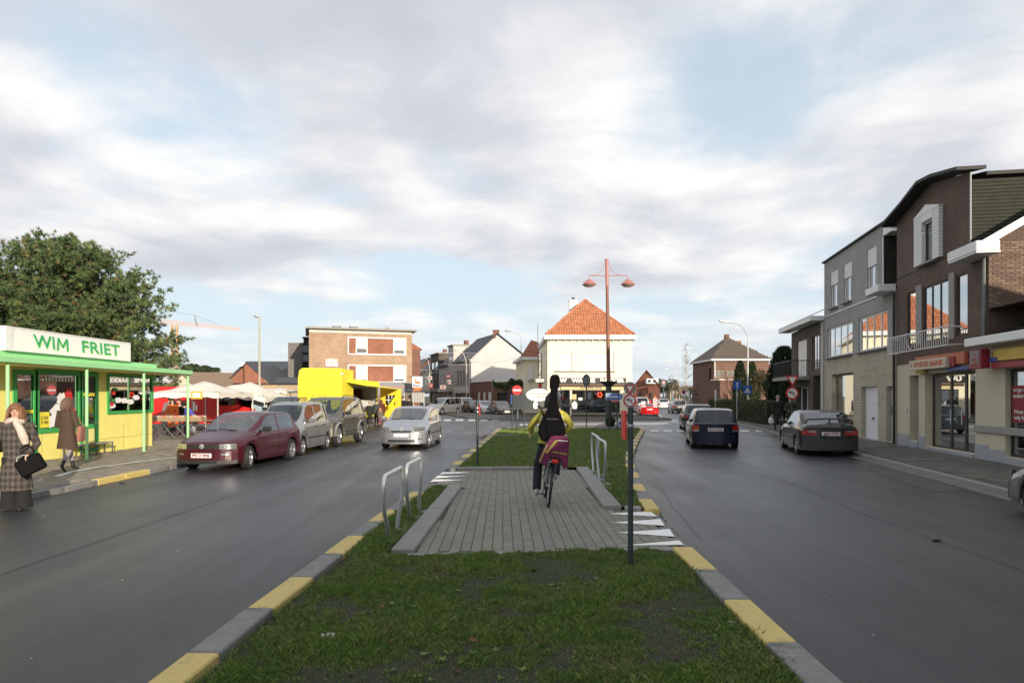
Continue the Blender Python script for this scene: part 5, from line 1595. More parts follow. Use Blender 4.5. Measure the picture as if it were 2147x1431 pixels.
ki.part('canopy_edge', GRNL, lambda b: b.cbox(-1.5, 12.1, -.55, 3.2, 2.763, 2.93, .01))
ki.part('canopy_soffit', YEL2, lambda b: b.box(-1.4, KL + .6, -1.1, -.01, 2.60, 2.617))
pm = MB(); pm.cyl((0, 0, .10), (0, 0, 2.62), .04, n=10); pm.cyl((0, 0, .12), (0, 0, .135), .07, n=8)
pme = pm.mesh('post', GRNL, 40)
for Y_ in (12.25, 15.05, 17.85, 20.62, 23.42):
 link('post', pme, ki.root, (y2(Y_), -1.05, 0))
ks = thing('kiosk_sign', 'long white box sign lettered in green standing on the kiosk canopy', 'sign', (-12.0, 15.5, 0), PI / 2)
b = MB(); b.cbox(0, 5.1, 0, .35, 2.935, 3.52, .01); b.build('sign_box', WHITEP, ks)
b = MB(); b.box(-.012, -.002, .02, .33, 2.96, 3.5); b.build('sign_end', mat('sign_trim_white', (0.7, 0.69, 0.7), .4), ks)
b = MB(); b.cbox(.02, 5.08, -.012, -.002, 2.94, 2.965, .002); b.cbox(.02, 5.08, -.012, -.002, 3.49, 3.515, .002); b.cbox(-.001, .22, -.012, -.002, 2.966, 3.489, .002); b.build('sign_trim', mat('sign_trim_white', (0.7, 0.69, 0.7), .4), ks)
LG = mat('sign_letter_light_green', (0.28, 0.72, 0.12), .5); DG = mat('sign_letter_green', (0.02, 0.34, 0.13), .5)
for (dx_, dy_, dz_, m_, k_) in ((.03, -.006, -.025, LG, 1.25), (0, -.018, 0, DG, 1.0)):
 b = MB()
 zb_, zt_ = 3.065 + dz_, 3.385 + dz_
 x0_, x1_, w_ = 1.76 + dx_, 2.14 + dx_, .062 * k_
 for i_, (pa, pb) in enumerate((((x0_, zb_), (x0_ + .03, zt_)), ((x0_ + .03, zt_), ((x0_ + x1_) / 2, zb_ + .09)), (((x0_ + x1_) / 2, zb_ + .09), (x1_ - .03, zt_)), ((x1_ - .03, zt_), (x1_, zb_)))):
  yy_ = dy_ - .002 * i_
  b.prism([(pa[0] - w_ / 2, pa[1]), (pa[0] + w_ / 2, pa[1]), (pb[0] + w_ / 2, pb[1]), (pb[0] - w_ / 2, pb[1])], yy_ - .001, yy_)
 b.build('lettering', m_, ks)
for t_, xc, wd in (('WI', 1.26, .78), ('FRIET', 3.60, 1.75)):
 text_part(t_, .46, LG, ks, (xc + .03, -.006, 3.20), width=wd, bold=.004, ext=.004, shear=-.08)
 text_part(t_, .46, DG, ks, (xc, -.018, 3.225), width=wd, bold=0, ext=.004, shear=-.08)
for i, (xa, xb) in enumerate(((y2(18.3), y2(19.1)), (y2(19.35), y2(20.2)))):
 bn = thing('metal_bench', ('low dark metal bench frame by the kiosk wall, left one', 'low grey metal bench by the kiosk wall, beside the right post')[i], 'bench', (-12.3, xa + 10.2, .12), PI / 2, 'low benches along the kiosk')
 w_ = xb - xa
 b = MB(); b.cbox(0, w_, -.02, .3, .30, .34, .01); b.build('seat', STONE, bn)
 for x_ in (.02, w_ - .05):
  b = MB(); b.cbox(x_, x_ + .03, 0, .03, 0, .30, .004); b.cbox(x_, x_ + .03, .25, .28, 0, .30, .004); b.build('leg', BACKP, bn)
# ==== vehicles
def paint(name, col, metal=0.35, rough=0.28):
 return mat(name, col, rough, metal, var=0.05, scale=3, coat=0.35)
RIM = mat('silver_wheel', (0.42, 0.42, 0.44), .35, .8, var=.05)
TYRE = mat('tyre_rubber', (0.014, 0.014, 0.015), .8, var=.15)
LAMPG = mat('headlamp_glass', (0.42, 0.44, 0.46), .12, .75, var=.45, scale=16, coat=1)
LAMPR = mat('tail_lamp_red', (0.35, 0.012, 0.012), .15, 0, var=.2, coat=1)
LAMPO = mat('indicator_orange', (0.55, 0.16, 0.02), .15, 0, var=.1, coat=1)
PLATE = mat('plate_white', (0.66, 0.65, 0.65), .4)
PTXT = mat('plate_red_text', (0.22, 0.02, 0.04), .5)
SEAT = mat('seat_fabric', (0.055, 0.055, 0.06), .9)
SPEC = dict(
 golf=dict(L=4.02, W=1.70, wb=2.475, fo=.80, r=.30, gc=.19, top=[(0, .68), (.06, .73), (.35, .80), (1.00, .93), (1.10, .955), (1.82, 1.34), (2.10, 1.405), (2.6, 1.425), (3.1, 1.41), (3.50, 1.36), (3.88, 1.00), (4.02, .90)],
 belt=[(0, .62), (1.0, .86), (2.0, .90), (3.8, .93), (4.02, .86)], cowl=1.08, hdr=1.82, rh=3.50, rb=3.88, pil=[2.45], rear=3.42, doors=[(1.15, 2.40)]),
 polo=dict(L=3.72, W=1.66, wb=2.40, fo=.72, r=.29, gc=.19, top=[(0, .66), (.06, .72), (.4, .82), (.85, .92), (.95, .95), (1.62, 1.35), (1.9, 1.41), (2.5, 1.42), (3.1, 1.40), (3.36, 1.36), (3.62, .93), (3.72, .88)],
 belt=[(0, .60), (.9, .86), (3.5, .90), (3.72, .86)], cowl=.93, hdr=1.62, rh=3.36, rb=3.62, pil=[2.15], rear=3.2, doors=[(1.0, 2.08)]),
 fiesta=dict(L=3.92, W=1.70, wb=2.48, fo=.78, r=.30, gc=.18, top=[(0, .66), (.08, .76), (.4, .88), (.80, .98), (.92, 1.02), (1.70, 1.40), (2.0, 1.46), (2.6, 1.47), (3.3, 1.44), (3.55, 1.38), (3.80, .98), (3.92, .92)],
 belt=[(0, .60), (.9, .92), (3.6, .97), (3.92, .88)], cowl=.9, hdr=1.70, rh=3.55, rb=3.80, pil=[2.25], rear=3.35, doors=[(1.0, 2.2), (2.3, 3.05)]),
 mini=dict(L=3.50, W=1.62, wb=2.36, fo=.62, r=.28, gc=.19, top=[(0, .78), (.06, .86), (.3, .96), (.62, 1.03), (.70, 1.06), (1.28, 1.56), (1.55, 1.645), (2.2, 1.67), (3.0, 1.65), (3.26, 1.58), (3.42, 1.02), (3.50, .92)],
 belt=[(0, .70), (.7, .95), (3.3, 1.0), (3.5, .88)], cowl=.68, hdr=1.28, rh=3.26, rb=3.42, pil=[1.95, 2.75], rear=3.1, doors=[(.85, 1.9), (2.0, 2.7)]),
 suv=dict(L=4.30, W=1.86, wb=2.50, fo=.80, r=.40, gc=.34, top=[(0, .98), (.07, 1.04), (.4, 1.10), (1.05, 1.17), (1.15, 1.20), (1.72, 1.70), (1.95, 1.80), (2.6, 1.84), (3.7, 1.82), (4.02, 1.76), (4.22, 1.20), (4.30, 1.10)],
 belt=[(0, .92), (1.1, 1.10), (4.1, 1.14), (4.3, 1.05)], cowl=1.12, hdr=1.72, rh=4.02, rb=4.22, pil=[2.5, 3.25], rear=3.9, doors=[(1.25, 2.45)]),
 van=dict(L=4.63, W=1.81, wb=2.84, fo=.90, r=.31, gc=.19, top=[(0, .74), (.08, .82), (.5, .94), (.95, 1.04), (1.05, 1.07), (1.95, 1.60), (2.3, 1.70), (3.0, 1.73), (4.0, 1.71), (4.32, 1.64), (4.55, 1.05), (4.63, .95)],
 belt=[(0, .66), (1.0, .95), (4.4, 1.02), (4.63, .9)], cowl=1.03, hdr=1.95, rh=4.32, rb=4.55, pil=[2.5, 3.4], rear=4.2, doors=[(1.25, 2.4), (2.5, 3.4)]),
 lift=dict(L=4.43, W=1.71, wb=2.60, fo=.90, r=.30, gc=.18, top=[(0, .62), (.06, .68), (.5, .80), (1.15, .91), (1.25, .94), (2.05, 1.33), (2.35, 1.39), (2.8, 1.405), (3.15, 1.39), (3.42, 1.33), (4.02, 1.03), (4.32, .99), (4.43, .90)],
 belt=[(0, .56), (1.2, .85), (3.6, .93), (4.43, .84)], cowl=1.23, hdr=2.05, rh=3.42, rb=4.02, pil=[2.75], rear=3.5, doors=[(1.4, 2.7), (2.8, 3.5)]),
 sport=dict(L=4.25, W=1.74, wb=2.45, fo=.95, r=.31, gc=.15, top=[(0, .50), (.08, .55), (.7, .68), (1.2, .78), (1.3, .80), (2.05, 1.12), (2.3, 1.16), (2.6, 1.16), (2.85, 1.13), (3.35, .90), (4.1, .86), (4.25, .76)],
 belt=[(0, .44), (1.3, .72), (3.0, .80), (4.25, .70)], cowl=1.3, hdr=2.05, rh=2.85, rb=3.35, pil=[2.6], rear=2.85, doors=[(1.5, 2.6)]),
 )
def lerp_tab(tab, x):
 if x <= tab[0][0]: return tab[0][1]
 for (xa, ya), (xb, yb) in zip(tab, tab[1:]):
  if x <= xb:
   t = (x - xa) / (xb - xa)
   return ya + (yb - ya) * t
 return tab[-1][1]
TXT_CACHE = {}
def make_car(kind, label, loc, heading, col, name='parked_car', plate=None, front=None, rear=None, group=None, steer=0.0, far=False, rim=RIM, trim=None, extras=()):
 """heading: world angle the car points to"""
 S = SPEC[kind]
 Lc, Wc, r, gc = S['L'], S['W'], S['r'], S['gc']
 root = thing(name, label, 'car', loc, heading, group)
 xf, xr = S['fo'], S['fo'] + S['wb']
 ra = r + .055
 st = {0, .04, .12, .25, Lc - .25, Lc - .1, Lc - .03, Lc}
 st |= {p[0] for p in S['top']} | {p[0] for p in S['belt']}
 for xc in (xf, xr):
  for k in range(9):
   a = PI * k / 8
   st.add(round(xc + ra * math.cos(a), 4))
   st.add(round(xc + (ra + .001) * math.cos(a), 4)) if k in (0, 8) else None
 cw, hd_, rh, rb = S['cowl'], S['hdr'], S['rh'], S['rb']
 for k in range(1, 5):
  st.add(round(cw + (hd_ - cw) * k / 5, 4)); st.add(round(rh + (rb - rh) * k / 5, 4))
 for x in np.linspace(hd_, rh, 7): st.add(round(float(x), 4))
 pw = .045
 for x in S['pil']: st |= {x - pw, x + pw}
 st.add(S['rear']); st.add(cw + .12)
 gaps = []
 if not far:
  for a, c in S['doors']:
   for q in (a, c):
    st |= {round(q - .006, 4), round(q + .006, 4)}
    gaps.append((q - .0061, q + .0061))
 st = sorted(x for x in st if 0 <= x <= Lc)
 s2 = [st[0]]
 for x in st[1:]:
  if x - s2[-1] > .0035: s2.append(x)
 st = s2
 st[-1] = Lc
 def nose(s):
  c = 0
  if s < .6: c = .26 * (1 - s / .6) ** 2
  if Lc - s < .5: c = -.16 * (1 - (Lc - s) / .5) ** 2
  return c
 def halfw(s):
  w = Wc / 2
  if s < .9: w *= 1 - .07 * (1 - s / .9) ** 2
  if Lc - s < .8: w *= 1 - .06 * (1 - (Lc - s) / .8) ** 2
  return w
 def section(s):
  t = lerp_tab(S['top'], s)
  b = min(lerp_tab(S['belt'], s), t - .03)
  zs = gc
  for xc in (xf, xr):
   d = abs(s - xc)
   if d < ra: zs = max(zs, r + math.sqrt(max(0, ra * ra - d * d)))
  if s < .25: zs = max(zs, gc + .02 * (1 - s / .25))
  h = t - b
  k = max(0, min(1, (h - .12) / .30))
  w = halfw(s)
  P = []
  P.append((w * .955, zs))
  z1 = max(zs + .02, gc + .10)
  P.append((w * .99, min(z1, b - .08)))
  P.append((w, max(zs + .05, (z1 + b) / 2)))
  P.append((w * .985, max(zs + .07, b - .08)))
  P.append((w * .945, b))
  mixz = lambda a, c: a + (c - a) * k
  P.append((mixz(w * .92, w * .925), b + mixz(.2 * h, .02)))
  y6 = w * .92 - .27 * max(0, h - .07)
  P.append((mixz(w * .86, y6), mixz(b + .45 * h, t - .085)))
  P.append((mixz(w * .78, y6 - .03), mixz(b + .68 * h, t - .045)))
  P.append((mixz(w * .66, y6 - .085), mixz(b + .85 * h, t - .018)))
  P.append((mixz(w * .36, y6 * .5), mixz(b + .97 * h, t - .004)))
  P.append((0, t))
  return P, w
 secs = []
 for s in st:
  P, w = section(s)
  c = nose(s)
  secs.append([(Lc / 2 - s - c * min(1, y / w) ** 3, y, z) for y, z in P])
 cats = {}
 def put(cat, sgn, q):
  b = cats.setdefault(cat, MB())
  q = [(x, y * sgn, z) for x, y, z in q]
  b.add(q if sgn > 0 else q[::-1], [tuple(range(len(q)))])
 nv = 11
 for i in range(len(st) - 1):
  sm = (st[i] + st[i + 1]) / 2
  for v in range(nv - 1):
   cat = 'body'
   if v <= 4:
    if any(a < sm < c for a, c in gaps): continue
    for k, (a, c) in enumerate(S['doors']):
     if a < sm < c and not far: cat = 'door%d' % k
   if v == 5:
    if any(a < sm < c for a, c in gaps) and not (cw < sm < S['rear']): pass
    if cw + .12 < sm < S['rear'] and not any(abs(sm - p) < pw for p in S['pil']):
     k = sum(sm > p for p in S['pil'])
     cat = 'side%d' % k
   if v >= 8:
    if cw < sm < hd_: cat = 'windscreen'
    elif rh < sm < rb: cat = 'rear_window'
    elif .12 < sm < cw and not far: cat = 'bonnet'
   if v in (5, 6, 7) and .12 < sm < cw - .02 and not far: cat = 'bonnet'
   for sg_ in (1, -1):
    c_ = cat
    if cat.startswith('door') or cat.startswith('side'): c_ = cat + ('L' if sg_ > 0 else 'R')
    put(c_, sg_, [secs[i][v], secs[i + 1][v], secs[i + 1][v + 1], secs[i][v + 1]])
 for e, sec in ((0, secs[0]), (1, secs[-1])):
  w = halfw(st[0] if e == 0 else st[-1]); c = nose(st[0] if e == 0 else st[-1])
  x0 = Lc / 2 if e == 0 else -Lc / 2
  b = cats['body']
  for v in range(nv - 2):
   y0, z0 = sec[v][1], sec[v][2]; y1, z1 = sec[v + 1][1], sec[v + 1][2]
   n = 10
   lo = [(x0 - c * abs(2 * k / n - 1) ** 3 * (y0 / w) ** 3, y0 * (2 * k / n - 1), z0) for k in range(n + 1)]
   hi = [(x0 - c * abs(2 * k / n - 1) ** 3 * (y1 / w) ** 3, y1 * (2 * k / n - 1), z1) for k in range(n + 1)]
   for k in range(n):
    q = [lo[k], lo[k + 1], hi[k + 1], hi[k]]
    b.add(q if e == 0 else q[::-1], [(0, 1, 2, 3)])
 body = None
 sm_ = 40
 doorobjs = {}
 for cat, b in cats.items():
  if cat == 'body': body = b.build('body', col, root, sm_)
  elif cat == 'bonnet': b.build('bonnet', col, root, sm_)
  elif cat.startswith('door'): doorobjs[cat] = b.build('door', col, root, sm_)
  elif cat.startswith('side'): b.build('side_window', CARGLASS, root, sm_)
  else: b.build(cat, CARGLASS, root, sm_)
 wb_ = halfw(1.5)
 zb = lerp_tab(S['belt'], Lc * .4)
 b = MB(); b.cbox(-Lc / 2 + .25, Lc / 2 - .3, -wb_ + .24, wb_ - .24, gc - .02, zb - .25, .04); b.cbox(-Lc / 2 + .08, -Lc / 2 + .3, -wb_ + .2, wb_ - .2, gc + .03, gc + .2, .02)
 b.build('underbody', BLACK, root)
 cab = MB()
 xd = Lc / 2 - cw
 cab.cbox(xd - .45, xd - .12, -wb_ + .12, wb_ - .12, zb - .22, zb + .03, .04)
 cab.build('dashboard', BLACKP, root)
 tz = lerp_tab(S['top'], Lc * .55)
 sx = Lc / 2 - (hd_ + .35)
 smb = MB(); smb.cbox(-.28, .25, -.25, .25, gc + .1, zb - .30, .05); smb.cbox(-.36, -.20, -.24, .24, zb - .35, zb + .12, .05); smb.cbox(-.36, -.26, -.12, .12, zb + .13, min(tz - .14, zb + .33), .03)
 sme = smb.mesh('seat', SEAT)
 for y_ in (-.37, .37): link('seat', sme, root, (sx, y_, 0))
 b = MB(); b.cbox(-.15, .35, -wb_ + .2, wb_ - .2, gc + .1, zb - .3, .05); b.cbox(-.3, -.12, -wb_ + .2, wb_ - .2, zb - .35, zb + .06, .05)
 for y_ in (-.38, .38): b.cbox(-.3, -.2, y_ - .12, y_ + .12, zb + .07, zb + .2, .03)
 b.build('rear_bench', SEAT, root, loc=(Lc / 2 - min(rh - .25, S['rear'] - .2), 0, 0))
 b = MB(); b.tube([(0, .17 * math.cos(t), .17 * math.sin(t)) for t in [2 * PI * i / 14 for i in range(14)]], .014, 6, closed=True)
 b.build('steering_wheel', BLACKP, root, loc=(xd - .5, .37, zb - .02))
 if not far:
  b = MB(); b.cbox(-.015, .015, -.12, .12, -.03, .03, .01); b.build('rear_view_mirror', BLACKP, root, loc=(Lc / 2 - hd_ + .06, 0, lerp_tab(S['top'], hd_) - .1))
 tb = MB(); tb.lathe([(r * .66, -.09), (r * .94, -.10), (r, -.075), (r, .075), (r * .94, .10), (r * .66, .09)], ax='y', n=24)
 tyre = tb.mesh('tyre', TYRE, 50)
 rmb = MB()
 rmb.lathe([(r * .67, .092), (r * .62, .080), (r * .58, .05), (r * .52, .01), (.0001, .0)], ax='y', n=24)
 rmb2 = MB()
 rmb2.lathe([(r * .67, .094), (r * .60, .088), (r * .57, .06)], ax='y', n=24)
 nsp = 7 if kind in ('golf', 'mini', 'fiesta', 'van', 'polo') else 5
 for k in range(nsp):
  a = 2 * PI * k / nsp
  wsp = (.05 if nsp == 5 else .032) * r / .3
  d = Vector((math.cos(a), 0, math.sin(a))); n_ = Vector((-math.sin(a), 0, math.cos(a)))
  p0, p1 = d * .03, d * r * .62
  vs = [p0 + n_ * wsp + Vector((0, .075, 0)), p0 - n_ * wsp + Vector((0, .075, 0)), p1 - n_ * wsp * .8 + Vector((0, .088, 0)), p1 + n_ * wsp * .8 + Vector((0, .088, 0))]
  vs += [v - Vector((0, .03, 0)) for v in vs]
  rmb2.add(vs, [(0, 1, 2, 3), (0, 4, 5, 1), (1, 5, 6, 2), (3, 2, 6, 7), (0, 3, 7, 4)])
 rmb2.lathe([(.055, .05), (.055, .088), (.0001, .092)], ax='y', n=14)
 rim_me = rmb2.mesh('rim', rim, 40)
 disc = rmb.mesh('wheel_disc', BLACK if not far else rim, 40)
 for xc, ax_ in ((xf, 0), (xr, 1)):
  for sgn in (1, -1):
   wobj = link('wheel', tyre, root, (Lc / 2 - xc, sgn * (Wc / 2 - .125), r), 0 if sgn > 0 else PI)
   if ax_ == 0: wobj.rotation_euler.z += steer
   link('rim', rim_me, wobj)
   link('wheel_disc', disc, wobj, (0, -.02, 0))
 def patch(e, y0, y1, z0, z1, off, m, nm, parent=root, depth=.03, n=6, mirror=False, skew=0.0):
  """curved block lying on the nose (e=0) or tail (e=1)"""
  for sg_ in ((1, -1) if mirror else (1,)):
   b = MB()
   w = halfw(0 if e == 0 else Lc); c = nose(0 if e == 0 else Lc)
   d = 1 if e == 0 else -1
   fr = []
   for k in range(n + 1):
    y = (y0 + (y1 - y0) * k / n)
    x = d * Lc / 2 - c * min(1, abs(y) / w) ** 3
    zz0, zz1 = z0 + skew * k / n, z1
    fr.append(((x + d * off, y * sg_, zz0), (x + d * off, y * sg_, zz1), (x + d * (off - depth), y * sg_, zz0), (x + d * (off - depth), y * sg_, zz1)))
   for a, q in zip(fr, fr[1:]):
    b.quad(a[0], q[0], q[1], a[1]); b.quad(a[1], q[1], q[3], a[3]); b.quad(a[0], a[2], q[2], q[0])
   b.quad(fr[0][0], fr[0][1], fr[0][3], fr[0][2]); b.quad(fr[-1][0], fr[-1][2], fr[-1][3], fr[-1][1])
   o = b.build(nm, m, parent)
  return o
 w2 = Wc / 2
 tr = trim or col
 F_ = dict(hl=(w2 * .50, w2 * .90, .55, .68), grille=(.0, w2 * .46, .57, .66), bump=(.26, .50), plate=.40, low=(.22, .30))
 R_ = dict(tl=(w2 * .66, w2 * .92, .62, .84), bump=(.26, .52), plate=.70)
 if front: F_.update(front)
 if rear: R_.update(rear)
 y0, y1, z0, z1 = F_['hl']
 patch(0, y0, y1, z0, z1, .012, LAMPG, 'headlight', mirror=True, skew=F_.get('skew', 0))
 if F_.get('ind'): patch(0, *F_['ind'], .014, LAMPO, 'indicator', mirror=True)
 g_ = F_['grille']
 if g_: patch(0, -g_[1], g_[1], g_[2], g_[3], .008, F_.get('gm', BLACKP), 'grille', n=8)
 bz = F_['bump']
 patch(0, -w2 * .93, w2 * .93, bz[0], bz[1], .045, tr, 'bumper', n=14, depth=.08)
 if F_['low']: patch(0, -w2 * F_.get('lw', .62), w2 * F_.get('lw', .62), F_['low'][0], F_['low'][1], .052, BLACKP, 'lower_grille', n=8, depth=.06)
 if F_.get('fog'): patch(0, *F_['fog'], .052, LAMPG, 'fog_light', mirror=True)
 if F_.get('badge'):
  b = MB(); b.lathe([(.055, .0), (.055, .012), (.044, .014)], ax='x', n=16, caps=True); b.build('badge', STEEL, root, loc=(Lc / 2 + .014, 0, F_['badge']))
  if not far:
   b = MB()
   for q in (((-.025, .03), (-.008, -.0)), ((.025, .03), (.008, .0)), ((-.035, .012), (-.016, -.035)), ((.035, .012), (.016, -.035)), ((-.016, -.035), (0, -.002)), ((.016, -.035), (0, -.002))):
    b.cyl((.03, q[0][0], q[0][1]), (.03, q[1][0], q[1][1]), .005, n=4)
   b.build('emblem', BLACKP, root, loc=(Lc / 2, 0, F_['badge']))
 y0, y1, z0, z1 = R_['tl']
 patch(1, y0, y1, z0, z1, .012, LAMPR, 'tail_light', mirror=True)
 if R_.get('ind'): patch(1, *R_['ind'], .016, R_.get('indm', LAMPG), 'indicator', mirror=True)
 patch(1, -w2 * .93, w2 * .93, R_['bump'][0], R_['bump'][1], .04, tr, 'bumper', n=14, depth=.08)
 for e, z_, off in ((0, F_['plate'], .052), (1, R_['plate'], R_.get('poff', .014))):
  pt = patch(e, -.26, .26, z_ - .055, z_ + .055, off, PLATE, 'number_plate', n=2, depth=.02)
  if plate and not far and ((e == 0) == (F_.get('showfront', True))):
   key = plate
   d = 1 if e == 0 else -1
   o = text_part(plate, .10, PTXT, pt, (d * (Lc / 2 + off + .004), 0, z_), rz=(PI / 2 if e == 0 else -PI / 2), width=.44, bold=.002, ext=.002)
 for sgn in (1, -1):
  b = MB(); b.cbox(-.06, .06, 0, .20, -.06, .07, .025)
  b.cyl((0, -.06, -.04), (0, .03, -.02), .02, n=6)
  mo = b.build('wing_mirror', F_.get('mirm', BLACKP), root, 40, loc=(Lc / 2 - cw - .42, sgn * (w2 * .93 + .03) - (0.2 if sgn < 0 else 0), zb + .10))
 if not far:
  for k, (a, c) in enumerate(S['doors']):
   for sgn in (1, -1):
    b = MB(); b.cbox(-.08, .08, -.012, .012, -.015, .015, .006)
    o = b.build('handle', F_.get('hm', BLACKP), doorobjs['door%d%s' % (k, 'L' if sgn > 0 else 'R')], loc=(Lc / 2 - c + .16, sgn * (w2 * .995), lerp_tab(S['belt'], c) - .12))
  for sgn in (1, -1):
   b = MB(); b.cbox(Lc / 2 - xr + ra + .04, Lc / 2 - xf - ra - .04, sgn * w2 * 1.0 - .012, sgn * w2 * 1.0 + .014, .50, .545, .008)
   b.build('side_moulding', BLACKP if kind != 'golf' else mat('dark_red_moulding', (0.03, .006, .01), .4), root)
  for y_ in (.28, -.25):
   b = MB(); b.tube([(Lc / 2 - cw - .02, y_, lerp_tab(S['top'], cw) + .015), (Lc / 2 - cw - .10, y_ - .55, lerp_tab(S['top'], cw + .08) + .01)], .008, 5); b.build('wiper', BLACKP, root)
 ex = dict(extras) if extras else {}
 if ex.get('spoiler'):
  b = MB(); zt = lerp_tab(S['top'], rb + .12)
  b.tube([(-Lc / 2 + .30, -w2 * .80, zt), (-Lc / 2 + .20, -w2 * .72, zt + .12), (-Lc / 2 + .17, 0, zt + .14), (-Lc / 2 + .20, w2 * .72, zt + .12), (-Lc / 2 + .30, w2 * .80, zt)], .028, 6)
  b.cyl((-Lc / 2 + .26, 0, zt), (-Lc / 2 + .19, 0, zt + .13), .02, n=5); b.build('spoiler', col, root, 40)
 if ex.get('antenna'):
  b = MB(); b.cyl((-Lc / 2 + .65, 0, lerp_tab(S['top'], rh)), (-Lc / 2 + .35, 0, lerp_tab(S['top'], rh) + .42), .006, n=4); b.build('antenna', BLACKP, root)
 if ex.get('arches'):
  for xc in (xf, xr):
   for sgn in (1, -1):
    b = MB(); n = 12
    for k in range(n):
     a0, a1 = PI * k / n, PI * (k + 1) / n
     q = []
     for a in (a0, a1):
      for rr in (ra - .005, ra + .09):
       q.append((Lc / 2 - xc + rr * math.cos(a), r + rr * math.sin(a)))
     y_ = sgn * (w2 + .035); yi = sgn * (w2 - .03)
     b.quad((q[0][0], y_, q[0][1]), (q[2][0], y_, q[2][1]), (q[3][0], yi, q[3][1]), (q[1][0], yi, q[1][1]))
     b.quad((q[0][0], y_, q[0][1]), (q[2][0], y_, q[2][1]), (q[2][0], yi, q[2][1]), (q[0][0], yi, q[0][1]))
    b.build('wheel_arch', ex['arches'], root, 40)
 if ex.get('roofrack'):
  for sgn in (1, -1):
   b = MB(); zt = lerp_tab(S['top'], 2.5)
   b.tube([(Lc / 2 - 1.95, sgn * .62, zt - .05), (Lc / 2 - 2.1, sgn * .62, zt + .04), (Lc / 2 - 3.4, sgn * .62, zt + .04), (Lc / 2 - 3.55, sgn * .62, zt - .05)], .016, 6); b.build('roof_rail', BLACKP, root, 40)
 if ex.get('rearline'):
  b = MB(); b.box(-Lc / 2 - .006, -Lc / 2 + .02, -w2 * .6, w2 * .6, .60, .606); b.build('hatch_line', BLACKP, root)
 return root
GM = mat('maroon_paint', (0.050, 0.003, 0.010), .32, .1, var=.05, scale=3, coat=.2)
SILV = paint('silver_paint', (0.34, 0.35, 0.36), .7, .3)
SILV2 = paint('cool_silver_paint', (0.40, 0.42, 0.46), .7, .3)
SUVP = paint('grey_beige_suv_paint', (0.13, 0.125, 0.105), .6, .3)
SUVT = paint('silver_beige_trim', (0.30, 0.29, 0.25), .6, .35)
NAVY = paint('navy_paint', (0.006, 0.009, 0.028), .3, .18)
GREYC = paint('dark_grey_car_paint', (0.050, 0.048, 0.046), .6, .25)
GREYD = mat('dark_grey_bumper', (0.030, 0.030, 0.032), .5)
REDC = paint('bright_red_paint', (0.50, 0.010, 0.012), .1, .2)
WHC = paint('white_car_paint', (0.62, 0.62, 0.63), .0, .3)
BLUC = paint('blue_car_paint', (0.012, 0.03, 0.10), .4, .25)
GRNC = paint('dark_green_car_paint', (0.012, 0.022, 0.020), .5, .25)
LILC = paint('lilac_silver_paint', (0.34, 0.31, 0.34), .5, .35)
make_car('golf', 'dark maroon three door hatchback parked nose out beside the kiosk pavement', (-7.36, 17.95, 0), R(-95.5), GM, plate='PKO·896', steer=R(14),
 front=dict(hl=(.42, .76, .555, .685), ind=None, grille=(0, .40, .565, .68), bump=(.27, .50), plate=.405, low=(.20, .29), lw=.93, fog=(.48, .64, .415, .45), badge=.625))
make_car('mini', 'silver small high roofed car parked right behind the maroon hatchback', (-7.30, 21.75, 0), R(-92.5), SILV, plate=None,
 front=dict(hl=(.48, .74, .58, .80), grille=(0, .42, .60, .70), bump=(.24, .54), mirm=SILV))
make_car('suv', 'grey off road car with silver wheel arches parked behind the small silver car', (-7.15, 25.55, 0), R(-95), SUVP, trim=SUVT, plate=None,
 front=dict(hl=(.46, .82, .80, .94), grille=(0, .42, .78, .94), bump=(.40, .68), plate=.5, low=(.42, .5), mirm=BLACKP, badge=None), extras=dict(arches=SUVT, roofrack=1))
make_car('fiesta', 'silver five door hatchback driving towards the viewer left of the island', (-3.72, 24.55, 0), R(-93), SILV2, name='moving_car', plate='',
 front=dict(hl=(.44, .78, .62, .78), grille=(0, .36, .60, .66), bump=(.24, .54), plate=.50, low=(.26, .35), lw=.55, fog=(.56, .70, .34, .40), mirm=SILV2, badge=.70, skew=.05))
make_car('van', 'silver people carrier turning out of the side street', (-7.1, 67.5, 0), R(-118), SILV, name='moving_car', plate=None, far=True,
 front=dict(hl=(.48, .82, .62, .76), grille=(0, .44, .62, .72), mirm=SILV))
line = [
 ('lift', GREYC, (-1.05, 63.5), 'dark grey saloon parked nearest in the row before the brick garages', -74),
 ('lift', SILV2, (-2.75, 67.0), 'silver saloon parked second in the row before the brick garages', -73),
 ('golf', GRNC, (-4.15, 70.5), 'dark green hatchback parked third in the row before the garages', -72),
 ('van', WHC, (-5.35, 76.0), 'tall white car parked fourth in the row before the garages', -72),
 ('golf', BLUC, (-6.9, 80.5), 'dark blue car parked fifth in the row in the side street', -72),
 ('lift', BLUC, (-9.0, 87.0), 'dim dark car parked sixth, farthest in the side street row', -72),
 ]
for kd, c_, p, lab, h in line:
 make_car(kd, lab, (p[0], p[1], 0), R(h), c_, far=True, group='cars parked in a row in the side street', front=dict(hl=(.45, .80, .56, .68), grille=(0, .42, .56, .66)))
make_car('polo', 'dark navy blue hatchback seen from behind driving away on the right lane', (7.48, 24.7, 0), R(90 - 11), NAVY, name='moving_car', plate='BVS·546',
 rear=dict(tl=(.56, .78, .60, .82), ind=(.56, .74, .60, .67), bump=(.24, .50), plate=.68), front=dict(showfront=False), extras=dict(antenna=1, rearline=1))
make_car('polo', 'grey car half hidden just ahead of the navy blue hatchback', (10.25, 36.5, 0), R(90 - 11), paint('mid_grey_paint', (0.10, 0.11, 0.12), .5), name='moving_car', front=dict(showfront=False))
